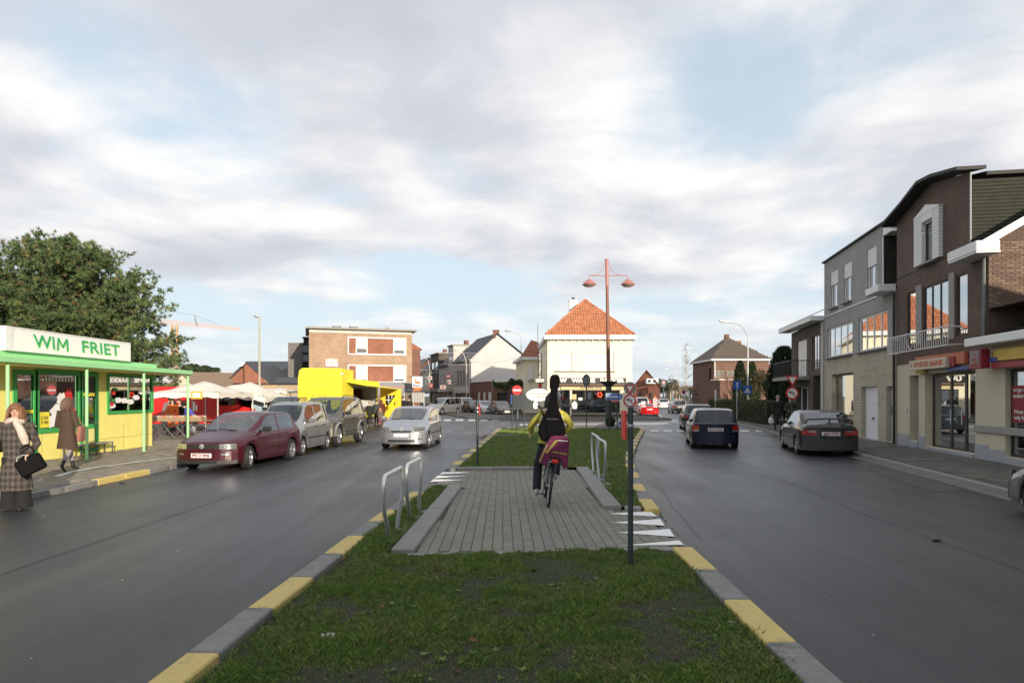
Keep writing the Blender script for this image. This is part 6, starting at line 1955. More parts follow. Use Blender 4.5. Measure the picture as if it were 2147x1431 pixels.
make_car('lift', 'dark grey five door car with rear spoiler parked at the right kerb', (10.22, 22.1, 0), R(90 - 13), GREYC, trim=GREYD, plate='JJB·795',
 rear=dict(tl=(.40, .80, .66, .80), ind=(.44, .62, .74, .79), bump=(.22, .54), plate=.70), front=dict(showfront=False), extras=dict(spoiler=1, antenna=1))
make_car('lift', 'silver grey car whose front wheel and wing enter at the right edge', (8.45, 8.35, 0), R(90 - 7), paint('lilac_grey_paint', (0.20, 0.19, 0.20), .6), far=False,
 front=dict(bump=(.24, .50)), rim=mat('bright_alloy', (0.55, 0.55, 0.54), .3, .8), trim=mat('purple_grey_trim', (0.07, 0.06, 0.07), .4))
make_car('sport', 'low bright red sports car parked behind the striped barriers', (XQ(1359, 63.5), 63.8, 0), R(84), REDC, far=True, rear=dict(tl=(.5, .8, .62, .72), bump=(.22, .42), plate=.60))
make_car('polo', 'pale lilac silver hatchback driving away in the middle of the right hand street', (XQ(1420, 72.5), 72.5, 0), R(86), LILC, name='moving_car', far=True, rear=dict(bump=(.24, .55)), trim=GREYC)
make_car('golf', 'white hatchback driving away beyond the lilac silver one', (XQ(1389, 96), 96, 0), R(84), WHC, name='moving_car', far=True)
make_car('golf', 'dark car just behind the white hatchback in the distance', (XQ(1384, 106), 106, 0), R(84), NAVY, name='moving_car', far=True)
make_car('golf', 'distant red car left in the right hand street', (XQ(1354, 120), 120, 0), R(84), REDC, name='parked_car', far=True)
make_car('van', 'white van like car behind the red sports car by the pastry shop', (XQ(1343, 76), 76, 0), R(84), WHC, name='parked_car', far=True)
make_car('golf', 'silver car parked far left in the right hand street', (XQ(1342, 108), 108, 0), R(84), SILV, name='parked_car', far=True)
make_car('suv', 'dark off road car standing behind the silver small car next to the yellow truck', (XQ(606, 34), 34, 0), R(-96), NAVY, name='parked_car', far=True)
# ==== street furniture
def disc(b, x, y, z, r, th=.02, n=28, y1=None):
 b.lathe([(0.0001, -th / 2), (r, -th / 2), (r, th / 2), (0.0001, th / 2)], (x, y, z), 'y', n)
def ring(b, x, y, z, r0, r1, n=28):
 for k in range(n):
  a, c = 2 * PI * k / n, 2 * PI * (k + 1) / n
  b.quad((x + r0 * math.cos(a), y, z + r0 * math.sin(a)), (x + r1 * math.cos(a), y, z + r1 * math.sin(a)), (x + r1 * math.cos(c), y, z + r1 * math.sin(c)), (x + r0 * math.cos(c), y, z + r0 * math.sin(c)))
LX, LY = XQ(1276, 35.3), 35.3
Zl = lambda y: ZQ(y, 35.3)
REDL = mat('faded_red_lamp_paint', (0.42, 0.16, 0.14), .5, .1, var=.1)
POLEB = mat('rusty_brown_pole', (0.20, 0.085, 0.055), .55, .2, var=.2, scale=3)
la = thing('double_street_lamp', 'tall red brown double armed street lamp with a dark bowl on the island', 'street lamp', (LX, LY, 0))
b = MB(); b.cyl((0, 0, .1), (0, 0, Zl(800)), .17, .16, 12); b.build('lower_pole', DARKPOLE, la, 40)
b = MB(); b.cyl((0, 0, Zl(800)), (-.08, 0, Zl(600)), .115, .075, 12); b.build('upper_pole', POLEB, la, 40)
b = MB(); b.cyl((-.08, 0, Zl(600)), (-.10, 0, Zl(545)), .085, .085, 12); b.cyl((-.10, 0, Zl(545)), (-.10, 0, Zl(543.5)), .11, .11, 10); b.build('pole_top', REDL, la, 40)
b = MB(); b.lathe([(.12, Zl(812)), (.22, Zl(808)), (.46, Zl(801)), (.47, Zl(799)), (.2, Zl(799.5))], n=20); b.build('bowl', DARKPOLE, la, 40)
b = MB(); b.lathe([(.75, .12), (.75, .24), (.60, .26), (.55, .34), (.28, .36), (.2, .5)], n=20); b.build('base', STONE, la, 30)
for sgn in (1, -1):
 xe = sgn * (XQ(1314, 35.3) - XQ(1273.5, 35.3))
 b = MB()
 b.tube([(-.09, 0, Zl(577.5)), (xe, 0, Zl(577.5)), (xe, 0, Zl(585))], .022, 6)
 b.tube([(-.10, 0, Zl(550)), (-.1 + sgn * .16, 0, Zl(552)), (-.1 + sgn * .20, 0, Zl(563)), (-.1 + sgn * .42, 0, Zl(573)), (-.1 + sgn * .75, 0, Zl(576.5))], .014, 5)
 b.build('arm', REDL, la, 40)
 b = MB(); b.lathe([(.04, .30), (.09, .22), (.22, .14), (.36, 0), (.34, -.03)], (xe, 0, Zl(596)), n=18); hd = b.build('lamp_shade', REDL, la, 40)
 b = MB(); b.lathe([(.33, -.02), (.25, -.09), (.12, -.13), (.001, -.14)], (xe, 0, Zl(596)), n=18); b.build('lamp_glass', mat('milky_lamp_glass', (0.5, .42, .36), .3), hd, 40)
 b = MB(); b.tube([(xe - .40, 0, Zl(596)), (xe - .25, 0, Zl(589)), (xe, 0, Zl(585)), (xe + .25, 0, Zl(589)), (xe + .40, 0, Zl(596)), (xe + .2, 0, Zl(601.5)), (xe, 0, Zl(603)), (xe - .2, 0, Zl(601.5))], .012, 5, closed=True); b.build('lamp_bracket', REDL, hd, 40)
def arm_lamp(label, x, y, h, reach, rise, pole_r=.075, m=GREYP, name='street_lamp', head=.8, z0=.1, dy=0.0, curved=True, group=None, hm=None):
 o = thing(name, label, 'street lamp', (x, y, 0), 0, group)
 b = MB(); b.cyl((0, 0, z0), (0, 0, h - rise), pole_r, pole_r * .62, 10); b.build('pole', m, o, 40)
 b = MB()
 if curved:
  pts = [(0, 0, h - rise)] + [(reach * (1 - math.cos(t)), dy * (1 - math.cos(t)), h - rise + rise * .92 * math.sin(t)) for t in [PI / 2 * k / 8 for k in range(1, 9)]]
  pts.append((reach * 1.35, dy, h - rise * .02))
 else:
  pts = [(0, 0, h - rise), (0, 0, h - rise * .2), (reach * .5, 0, h - rise * .05), (reach * 1.2, 0, h)]
 b.tube(pts, pole_r * .45, 6); b.build('arm', m, o, 40)
 e = pts[-1]; s = 1 if reach > 0 else -1
 b = MB(); b.T = Matrix.Translation(e) @ Matrix.Rotation(-s * R(10), 4, 'Y')
 b.cbox(0, s * head, -.11, .11, -.05, .07, .03); b.build('lamp_head', hm or STEEL, o, 40)
 b = MB(); b.T = Matrix.Translation(e) @ Matrix.Rotation(-s * R(10), 4, 'Y')
 b.cbox(s * head * .35, s * head * .9, -.08, .08, -.10, -.052, .02); b.build('lamp_glass', mat('milky_lamp_glass'), o)
 return o
GR1 = 'curved arm street lamps along the right hand street'
def rl(px_pole, px_head, y_head, Y, lab):
 x = XQ(px_pole, Y); h = ZQ(y_head, Y); reach = XQ(px_head, Y) - x
 arm_lamp(lab, x, Y, h, reach * .45, 1.6 if Y < 100 else 1.4, .085, GREYP, head=abs(reach) * .38, group=GR1)
rl(1568, 1507, 675, 55, 'nearest curved grey street lamp, rising behind the hedge and the crossing sign')
rl(1470, 1436, 731, 85, 'second curved grey street lamp, between the birch and the cedar')
rl(1424, 1400, 757, 115, 'third curved grey street lamp, left of the bare birch')
rl(1411, 1393, 773, 150, 'farthest curved grey street lamp near the black round sign')
o = thing('street_lamp', 'tall old straight street lamp with a small head behind the market', 'street lamp', (XQ(544, 50), 50, 0))
b = MB(); b.cyl((0, 0, .1), (0, 0, ZQ(668, 50)), .10, .055, 10); b.tube([(0, 0, ZQ(668, 50)), (0, 0, ZQ(664, 50)), (-.08, 0, ZQ(661.5, 50)), (-.2, 0, ZQ(661, 50))], .05, 8); b.build('pole', mat('tan_concrete_pole', (0.38, .33, .26), .8), o, 40)
b = MB(); b.sph((-.2, 0, ZQ(662.5, 50)), (.22, .15, .12), 10, 6); b.build('lamp_head', STEEL, o, 40)
for px, ph, yh, Y, lab in ((978, 951, 734, 84, 'curved street lamp standing in front of the slate roofs of the side street'), (901, 884, 748.5, 100, 'small curved street lamp farther down the side street')):
 x = XQ(px, Y); reach = XQ(ph, Y) - x
 arm_lamp(lab, x, Y, ZQ(yh, Y), reach * .5, 2.3, .09, mat('cream_lamp_paint', (0.6, 0.58, 0.52), .5), head=abs(reach) * .3, group='street lamps of the side street')
o = thing('wall_lamp', 'street lamp with a long bent arm left of the pastry shop', 'street lamp', (XQ(1092.5, 66), 66, 0))
z_ = lambda y: ZQ(y, 66)
b = MB(); b.tube([(0, 0, z_(782)), (0, 0, z_(705)), (-.1, 0, z_(702)), (XQ(1070, 66) - XQ(1092.5, 66), 0, z_(694.5))], .035, 6); b.tube([(0, 0, z_(762)), (.45, 0, z_(762))], .02, 5); b.tube([(0, 0, z_(781)), (.45, 0, z_(781))], .02, 5); b.build('pole', GREYP, o, 40)
b = MB(); b.sph((XQ(1065, 66) - XQ(1092.5, 66), 0, z_(693)), (.32, .15, .12), 10, 6); b.build('lamp_head', GREYP, o, 40)
for (px, py, ztop_, lab, bz) in ((1322, 1178, 1.73, 'dark green grey post close on the right with a red board seen edge on', ((XQ(1305, 7) - XQ(1322, 7)), )), (1001, 975, 1.74, 'dark post on the left of the far lawn with a narrow red board', (.05,))):
 p = PG(px, py, .08)
 o = thing('sign_post', lab, 'post', (p.x, p.y, 0))
 near = px == 1322
 r_ = .029
 b = MB(); b.cyl((0, 0, 0), (0, 0, ztop_), r_, r_, 14); b.cyl((0, 0, ztop_), (0, 0, ztop_ + .012), r_ + .003, r_ * .6, 14); b.build('pole', DARKPOLE, o, 40)
 s = -1 if near else 1
 b = MB(); b.cbox(s * .042, s * .062, -.02, .24, 1.38 if near else 1.36, 1.70 if near else 1.63, .008); b.build('board', REDP, o)
 b = MB(); b.cbox(s * .040, s * .0415, -.0, .22, 1.40 if near else 1.40, 1.68 if near else 1.60, .0005); b.build('board_edge', WHITEP, o)
 for z_ in ((1.54,) if near else (1.45, 1.55)):
  b = MB(); b.lathe([(r_ + .008, z_ - .012), (r_ + .008, z_ + .012)], n=12); b.cyl((s * .02, 0, z_), (s * .045, 0, z_), .008, n=6); b.cyl((.025, -.03, z_), (.045, -.03, z_), .006, n=6); b.build('clamp', STEEL, o)
def hoop(label, near, far_, zt, ground, group, kink=True):
 """near/far: (x,y top), bases given by (xn,yn),(xf,yf)"""
 (xn, yn, bxn, byn), (xf, yf, bxf, byf) = near, far_
 o = thing('steel_hoop', label, 'bike hoop', ((bxn + bxf) / 2, (byn + byf) / 2, ground), 0, group)
 ox, oy = (bxn + bxf) / 2, (byn + byf) / 2
 q = lambda x, y, z: (x - ox, y - oy, z)
 rr = .10
 d = Vector((xf - xn, yf - yn, 0)).normalized()
 pts = [q(bxn, byn, -.02), q(bxn + (xn - bxn) * .25, byn + (yn - byn) * .25, .18), q(bxn + (xn - bxn) * .85, byn + (yn - byn) * .85, .42), q(xn, yn, .55), q(xn, yn, zt - rr)]
 pts += [tuple(Vector(q(xn, yn, zt - rr)) + d * (rr * (1 - math.cos(t))) + Vector((0, 0, rr * math.sin(t)))) for t in (PI / 6, PI / 3, PI / 2)]
 pts += [tuple(Vector(q(xf, yf, zt - rr)) - d * (rr * (1 - math.cos(t))) + Vector((0, 0, rr * math.sin(t)))) for t in (PI / 2, PI / 3, PI / 6)]
 pts += [q(xf, yf, zt - rr), q(xf, yf, .55), q(bxf + (xf - bxf) * .85, byf + (yf - byf) * .85, .42), q(bxf + (xf - bxf) * .25, byf + (yf - byf) * .25, .18), q(bxf, byf, -.02)]
 b = MB(); b.tube(pts, .026, 10); b.build('tube', STEEL, o, 60)
 b = MB()
 for x, y in ((bxn, byn), (bxf, byf)):
  b.T = Matrix.Translation(q(x, y, 0)); b.cbox(-.13, .13, -.16, .16, -.06, .015, .01)
 b.build('concrete_foot', CONC, o)
 return o
G_ = 'galvanised steel hoops beside the crossing'
hoop('galvanised steel hoop nearest on the left side of the crossing', (-1.47, 7.5, -1.54, 8.15), (-1.43, 8.53, -1.52, 8.64), .86, .07, G_)
hoop('second galvanised steel hoop on the left, just beyond the nearest one', (-1.41, 8.75, -1.50, 9.60), (-1.36, 9.75, -1.44, 10.1), .86, .07, G_)
hoop('far galvanised steel hoop on the right, beyond its twin', (1.86, 14.1, 1.90, 14.5), (1.89, 15.5, 1.90, 15.3), .88, .09, G_)
hoop('near galvanised steel hoop on the right side of the crossing', (1.78, 12.45, 1.84, 13.1), (1.80, 13.9, 1.84, 13.8), .88, .09, G_)
def sign(label, px, Y, base=.0, top=None, ground=.1, poles=None, r=.03, rz=0.0, polem=None):
 o = thing('traffic_sign', label, 'traffic sign', (XQ(px, Y), Y, 0), rz)
 for dx in (poles or (0,)):
  b = MB(); b.cyl((dx, .03, ground - .05), (dx, .03, top), r, r, 10); b.build('pole', polem or DARKPOLE, o, 40)
 return o
def tri_down(b, cx_, cz_, s, y):
 return b.poly([(cx_ - s, y, cz_ + s * .58), (cx_ + s, y, cz_ + s * .58), (cx_, y, cz_ - s * 1.16)])
def no_left(o, cz_, r_, y=0.0):
 b = MB(); disc(b, 0, y, cz_, r_, .02); pl = b.build('round_plate', REDP, o, 40)
 b = MB(); disc(b, 0, y - .013, cz_, r_ * .76, .004); b.build('white_field', WHITEP, pl, 40)
 b = MB()
 a = [(-.10, .04), (-.02, .08), (.06, .05), (.09, -.02), (.09, -.12)]
 k = r_ / .35
 b.tube([(x * k, y - .018, cz_ + z * k) for x, z in a], .022 * k, 4)
 b.poly([(-.20 * k, y - .02, cz_ + .05 * k), (-.09 * k, y - .02, cz_ + .13 * k), (-.09 * k, y - .02, cz_ - .03 * k)])
 b.build('arrow', BLACKP, pl)
 b = MB(); b.T = Matrix.Translation((0, y - .024, cz_)) @ Matrix.Rotation(R(45), 4, 'Y'); b.box(-r_ * .72, r_ * .72, -.002, .002, -.016 * k, .016 * k); b.build('red_bar', REDP, pl)
for px, Y, ys, yn_, rr, lab, gr in ((1320.5, 34.3, 813, 839.5, .345, 'give way and no left turn signs on one post at the right of the island', .1),
 (1661, 31.0, 795, 824, .30, 'give way and no left turn signs by the conifer on the right pavement', .12)):
 o = sign(lab, px, Y, top=ZQ(ys, Y) + .3 if gr == .1 else ZQ(ys, Y) + .1, ground=gr)
 cz_ = ZQ(ys, Y)
 if gr == .1:
  b = MB(); disc(b, 0, .0, cz_, .33, .015); b.build('backing_disc', mat('sign_backing_grey', (0.26, 0.28, 0.27), .6), o, 40)
 s_ = .27 if gr == .1 else .30
 b = MB(); b.prism([(-s_, cz_ + s_ * .58), (s_, cz_ + s_ * .58), (0, cz_ - s_ * 1.16)], -.03, -.015); tp = b.build('triangle_plate', REDP, o)
 b = MB(); b.prism([(-s_ * .62, cz_ + s_ * .36), (s_ * .62, cz_ + s_ * .36), (0, cz_ - s_ * .72)], -.036, -.0305); b.build('white_field', WHITEP, tp)
 no_left(o, ZQ(yn_, Y), rr)
o = sign('red no entry sign standing above the dark slatted board left of the cyclist', 1084, 36.4, top=ZQ(808, 36.4), ground=.1)
cz_ = ZQ(817.5, 36.4)
b = MB(); disc(b, 0, 0, cz_, .27, .02); pl = b.build('round_plate', REDP, o, 40)
b = MB(); b.cbox(-.22, .22, -.018, -.012, cz_ - .045, cz_ + .045, .002); b.build('white_bar', WHITEP, pl)
o = thing('direction_board', 'dark green grey slatted board on two posts, seen from behind, by the no entry sign', 'sign', (XQ(1096, 36.2), 36.2, 0))
for px in (1074, 1099):
 b = MB(); b.cyl((XQ(px, 36.2) - XQ(1096, 36.2), .04, .05), (XQ(px, 36.2) - XQ(1096, 36.2), .04, ZQ(826 if px < 1080 else 824, 36.2)), .035, n=8); b.build('pole', DARKPOLE, o, 40)
x0, x1 = XQ(1075, 36.2) - XQ(1096, 36.2), XQ(1118, 36.2) - XQ(1096, 36.2)
b = MB(); b.box(x0 - .1, x0 - .06, -.03, .03, ZQ(848, 36.2), ZQ(827, 36.2)); b.build('blue_edge', BLUEP, o)
for i in range(8):
 b = MB(); zc = ZQ(829 + i * 3.9, 36.2); b.cbox(x0, x1, -.03, .03, zc - .048, zc + .044, .01); b.build('slat', DARKPOLE, o)
o = thing('traffic_sign', 'round sign seen from behind on a thin dark pole before the pastry shop', 'traffic sign', (XQ(1229.5, 37), 37, 0))
b = MB(); b.cyl((0, .03, .05), (0, .03, ZQ(784, 37)), .03, n=8); b.build('pole', DARKPOLE, o, 40)
b = MB(); b.lathe([(.0001, -.01), (.23, -.01), (.23, .01), (.0001, .01)], ax='y', n=24); q = b.build('sign_back', BACKP, o, 40, loc=(0, 0, ZQ(797, 37))); q.scale = (1, 1, 1.5)
b = MB(); b.cbox(-.16, .16, -.02, -.012, ZQ(800, 37), ZQ(799, 37), .002); b.cbox(-.16, .16, -.02, -.012, ZQ(794, 37), ZQ(793, 37), .002); b.build('sign_rail', STEEL, o)
o = thing('direction_sign', 'blue arrow shaped direction sign reading Moerbeke 6 on two posts', 'sign', (XQ(1288, 34), 34, 0))
f_ = lambda x: XQ(x, 34) - XQ(1288, 34)
g_ = lambda y: ZQ(y, 34)
for px in (1277.5, 1294.5):
 b = MB(); b.cyl((f_(px), .05, .05), (f_(px), .05, g_(824)), .03, n=8); b.build('pole', DARKPOLE, o, 40)
b = MB(); b.prism([(f_(1270.5), g_(838)), (f_(1303), g_(837.5)), (f_(1306.5), g_(831)), (f_(1303), g_(824.5)), (f_(1270.5), g_(824))], -.015, .015)
pl = b.build('arrow_board', WHITEP, o)
b = MB(); b.prism([(f_(1271.2), g_(837.3)), (f_(1302.7), g_(836.9)), (f_(1305.7), g_(831)), (f_(1302.7), g_(825.2)), (f_(1271.2), g_(824.7))], -.019, -.0155)
b.build('blue_field', BLUEP, pl)
text_part('Moerbeke  6', .22, WHITEP, pl, (f_(1287.5), -.022, g_(831)), width=.72, bold=.004)
b = MB(); b.cbox(f_(1282), f_(1297), -.015, .015, g_(842.5), g_(838.6), .005); p2 = b.build('small_board', REDP, o)
text_part('Heirbrug', .09, WHITEP, p2, (f_(1289.5), -.02, g_(840.5)), width=.33)
b = MB(); b.cyl((f_(1300), 0, g_(840.5)), (f_(1300), .0001 + .02, g_(840.5)), .05, n=10); b.build('reflector', WHITEP, o)
o = thing('traffic_sign', 'small round blue and white keep right plate low at the right of the island', 'traffic sign', (XQ(1302, 35.5), 35.5, 0))
b = MB(); b.cyl((0, .03, .05), (0, .03, ZQ(876, 35.5)), .025, n=8); b.build('pole', DARKPOLE, o)
b = MB(); disc(b, 0, 0, ZQ(884, 35.5), .20, .02); p2 = b.build('round_plate', WHITEP, o, 40)
b = MB(); disc(b, 0, -.013, ZQ(887, 35.5), .11, .004); b.build('blue_field', BLUEP, p2, 40)
o = sign('square blue one way arrow sign on a thin pole before the hedge', 1545.5, 47, top=ZQ(799, 47), ground=.12, polem=STEEL)
c_ = ZQ(807, 47)
b = MB(); b.cbox(-.26, .26, -.02, .0, c_ - .30, c_ + .30, .01); p2 = b.build('square_plate', BLUEP, o)
b = MB(); b.box(-.03, .03, -.028, -.022, c_ - .2, c_ + .08); b.poly([(-.10, -.026, c_ + .08), (.10, -.026, c_ + .08), (0, -.026, c_ + .22)]); b.build('arrow', WHITEP, p2)
b = MB(); b.cbox(-.04, .04, -.02, .0, ZQ(831, 47), ZQ(823, 47), .01); b.build('sticker_plate', WHITEP, o)
o = sign('square blue pedestrian crossing sign in front of the nearest curved lamp', 1567, 46.5, top=ZQ(808, 46.5), ground=.12, polem=STEEL)
c_ = ZQ(817, 46.5)
b = MB(); b.cbox(-.31, .31, -.02, .0, c_ - .31, c_ + .31, .01); p2 = b.build('square_plate', BLUEP, o)
b = MB(); b.poly([(-.22, -.023, c_ - .2), (.22, -.023, c_ - .2), (0, -.023, c_ + .2)]); b.build('white_triangle', WHITEP, p2)
b = MB(); b.cyl((0, -.027, c_ + .03), (0, -.027, c_ + .06), .022, n=8); b.tube([(0, -.027, c_ + .02), (0, -.027, c_ - .06), (-.06, -.027, c_ - .16)], .014, 4); b.tube([(0, -.027, c_ - .06), (.06, -.027, c_ - .16)], .014, 4); b.tube([(-.07, -.027, c_ - .02), (0, -.027, c_), (.06, -.027, c_ - .04)], .01, 4); b.build('walker', BLACKP, p2)
o = sign('round purple red no parking sign by the brown beech hedge', 1433.5, 82, top=ZQ(817, 82), ground=.12, polem=mat('tan_concrete_pole'))
b = MB(); disc(b, 0, 0, ZQ(821.5, 82), .25, .02); p2 = b.build('round_plate', REDP, o, 40)
b = MB(); disc(b, 0, -.013, ZQ(821.5, 82), .18, .004); b.build('blue_field', BLUEP, p2, 40)
b = MB(); b.T = Matrix.Translation((0, -.02, ZQ(821.5, 82))) @ Matrix.Rotation(R(45), 4, 'Y'); b.box(-.2, .2, -.002, .002, -.025, .025); b.build('red_bar', REDP, p2)
o = sign('tall dark advertising sign with a round emblem far down the street', 1391, 125, top=ZQ(797, 125), ground=.1, r=.15)
b = MB(); b.cbox(-.45, .45, -.15, .15, ZQ(811, 125), ZQ(795.5, 125), .02); p2 = b.build('sign_box', BLACKP, o)
b = MB(); disc(b, 0, -.16, ZQ(801.5, 125), .28, .02); b.build('emblem', mat('emblem_pink', (.6, .3, .27), .5), p2, 40)
b = MB(); b.cbox(-.3, .3, -.17, -.152, ZQ(808.5, 125), ZQ(806.5, 125), .002); b.build('bar', mat('blue_grey_panel'), p2)
o = sign('small yellow plate on a post before the brown hedge', 1491, 72, top=ZQ(836, 72), ground=.1)
b = MB(); b.cbox(-.19, .19, -.02, 0, ZQ(840.2, 72), ZQ(836, 72), .01); b.build('plate', mat('sign_yellow'), o)
o = sign('slim red and white marker post rising behind the navy hatchback', 1500, 40, top=ZQ(817, 40), ground=.1, r=.02, polem=mat('pinkish_pole', (.55, .4, .4), .5))
b = MB(); b.cbox(-.05, .05, -.02, .0, ZQ(840, 40), ZQ(818, 40), .01); b.build('marker_plate', WHITEP, o)
o = thing('cutout_sign', 'black cut-out figure sign with a white speech bubble and white hands behind the cyclist', 'sign', (XQ(1160, 31), 31, 0))
f_ = lambda x: XQ(x, 31) - XQ(1160, 31)
g_ = lambda y: ZQ(y, 31)
b = MB(); b.lathe([(.0001, -.01), (1, -.01), (1, .01), (.0001, .01)], ax='y', n=32); q = b.build('speech_bubble', WHITEP, o, 40, loc=(f_(1128), -.04, g_(827.5))); q.scale = (.56, 1, .30)
q2 = text_part('Heb je onze enquête\nal ingevuld?', .14, BLACKP, o, (f_(1131), -.055, g_(827.5)), width=.92)
b = MB(); b.prism([(f_(1150), g_(842)), (f_(1168), g_(838)), (f_(1176), g_(845)), (f_(1172), g_(888)), (f_(1152), g_(888))], -.02, .0); b.cyl((f_(1164), .04, .05), (f_(1164), .04, g_(850)), .04, n=8); b.build('figure_board', BLACKP, o)
b = MB(); b.tube([(f_(1178), -.01, g_(849)), (f_(1188), -.01, g_(852)), (f_(1197), -.01, g_(850))], .07, 6); b.tube([(f_(1150), -.01, g_(852)), (f_(1136), -.01, g_(856)), (f_(1127), -.01, g_(850))], .07, 6); b.build('arm_board', BLACKP, o)
for s_, cx_ in ((-1, 1123.5), (1, 1204)):
 hand = [(-.16, -.20), (-.20, .05), (-.10, .24), (.04, .25), (.14, .12), (.19, -.02), (.10, -.10), (.14, -.18), (0, -.24)]
 for k, (m_, sc_, yy) in enumerate(((BLACKP, 1.22, -.03), (WHITEP, .92, -.036))):
  b = MB(); b.prism([(f_(cx_) - s_ * x * sc_ * .75, g_(849) + z * sc_ * .8) for x, z in hand], yy - .004, yy + .002); b.build('hand_outline' if k == 0 else 'white_hand', m_, o)
CR = mat('crane_pale_red', (0.62, 0.36, 0.28), .6); CY = mat('crane_orange', (0.60, 0.27, 0.06), .6)
YC = 170
cr = thing('tower_crane', 'pale red tower crane with a long jib rising behind the big pine', 'crane', (XQ(366, YC), YC, 0))
cx = lambda x: XQ(x, YC) - XQ(366, YC)
czz = lambda y: ZQ(y, YC)
b = MB()
p0, p1 = Vector((cx(300), 0, czz(675))), Vector((cx(503), 0, czz(692)))
n = 34
for i in range(n):
 a = p0.lerp(p1, i / n); c = p0.lerp(p1, (i + 1) / n)
 h0 = 1.25 * (1 - .6 * i / n); h1 = 1.25 * (1 - .6 * (i + 1) / n)
 ah, ch_ = a + Vector((0, 0, h0)), c + Vector((0, 0, h1))
 b.cyl(a, c, .09, n=4); b.cyl(ah, ch_, .09, n=4); b.cyl(a, ch_, .06, n=4); b.cyl(ah, a, .06, n=4)
b.build('jib', CR, cr)
b = MB(); b.cyl((cx(413), 0, czz(683)), (cx(408), 0, czz(661)), .22, .1, n=5); b.tube([(cx(408), 0, czz(661)), (cx(340), 0, czz(650))], .035, 4); b.tube([(cx(408), 0, czz(661)), (cx(470), 0, czz(685))], .035, 4); b.build('jib_tie', BACKP, cr)
b = MB()
for i in range(14):
 za, zb_ = 1 + i * (czz(680) - 1) / 14, 1 + (i + 1) * (czz(680) - 1) / 14
 for x_ in (-.8, .8): b.box(x_ - .12, x_ + .12, -.12, .12, za, zb_)
 b.cyl((-.8, 0, za), (.8, 0, zb_), .08, n=4); b.cyl((.8, 0, za), (-.8, 0, zb_), .08, n=4); b.cyl((-.8, 0, za), (.8, 0, za), .08, n=4)
b.build('tower', CY, cr)
b = MB(); b.cyl((cx(367), 0, czz(712)), (cx(367), 0, czz(735)), .05, n=4); b.cyl((cx(367), 0, czz(684)), (cx(367), 0, czz(712)), .03, n=4); b.sph((cx(367), 0, czz(713)), .5, 6, 4); b.build('hook', BACKP, cr)
FW = mat('festoon_wire_grey', (0.42, 0.43, 0.45), .5, .3)
for (x0, x1, ya, yb, Y, lab) in ((934, 1041, 739.5, 766, 78, 'thin unlit Christmas light frame hanging before the white gable house'), (864, 905, 774, 790, 92, 'small unlit Christmas light frame over the side street by the bank sign')):
 o = thing('festive_light_frame', lab, 'decoration', (XQ((x0 + x1) / 2, Y), Y, ZQ(ya, Y)), 0, 'unlit festive light frames')
 w_ = XQ(x1, Y) - XQ(x0, Y); h_ = ZQ(ya, Y) - ZQ(yb, Y)
 b = MB(); b.tube([(-w_ / 2, 0, 0), (w_ / 2, 0, -.06 * h_), (w_ / 2, 0, -h_), (-w_ / 2, 0, -h_ * .9)], .022, 4, closed=True); b.build('frame', FW, o)
 b = MB()
 for k in range(4):
  c_ = -w_ / 2 + w_ * (k + .5) / 4
  for rr in (.9, .7, .5):
   b.tube([(c_ + w_ / 8 * rr * math.cos(t), 0, -h_ * .15 - h_ * .6 * rr * math.sin(t)) for t in [PI * i / 8 for i in range(9)]], .012, 4)
 b.build('light_garland', FW, o)
for i, (x0, x1, ya, yb, Y, m_, lab) in enumerate(((923, 935, 807, 815, 88, mat('pale_pink_sign', (.42, .34, .34), .6), 'pale pink shop sign box in the side street'), (937, 945, 796, 805, 90, WHITEP, 'small white sign with a red mark in the side street'),
 (898, 908, 803, 813, 96, REDP, 'red shop sign in the side street'), (897, 906, 788, 796, 97, WHITEP, 'small white and grey hanging sign far in the side street'), (936, 944, 786, 791, 91, REDP, 'slanted pink red sign above the white one in the side street'))):
 o = thing('shop_sign', lab, 'sign', (XQ((x0 + x1) / 2, Y), Y, ZQ(yb, Y)), 0, 'shop signs of the side street')
 w_ = XQ(x1, Y) - XQ(x0, Y); h_ = ZQ(ya, Y) - ZQ(yb, Y)
 b = MB(); b.cbox(-w_ / 2, w_ / 2, -.1, .1, 0, h_, .02); pl = b.build('sign_box', mat('muted_red_sign', (.30, .05, .05), .6) if m_ is REDP else (mat('muted_white_sign', (.42, .42, .43), .6) if m_ is WHITEP else m_), o)
 b = MB(); b.cbox(-w_ / 4, w_ / 4, -.12, -.102, h_ * .3, h_ * .7, .003); b.build('mark', mat('muted_grey_mark', (.35, .33, .33), .6) if m_ is REDP else mat('muted_red_mark', (.30, .07, .07), .6), pl)
 b = MB(); b.cyl((w_ / 2, 0, h_ * .5), (w_ / 2 + .6, .0, h_ * .5), .03, n=4); b.build('bracket', DARKPOLE, o)
STR = None
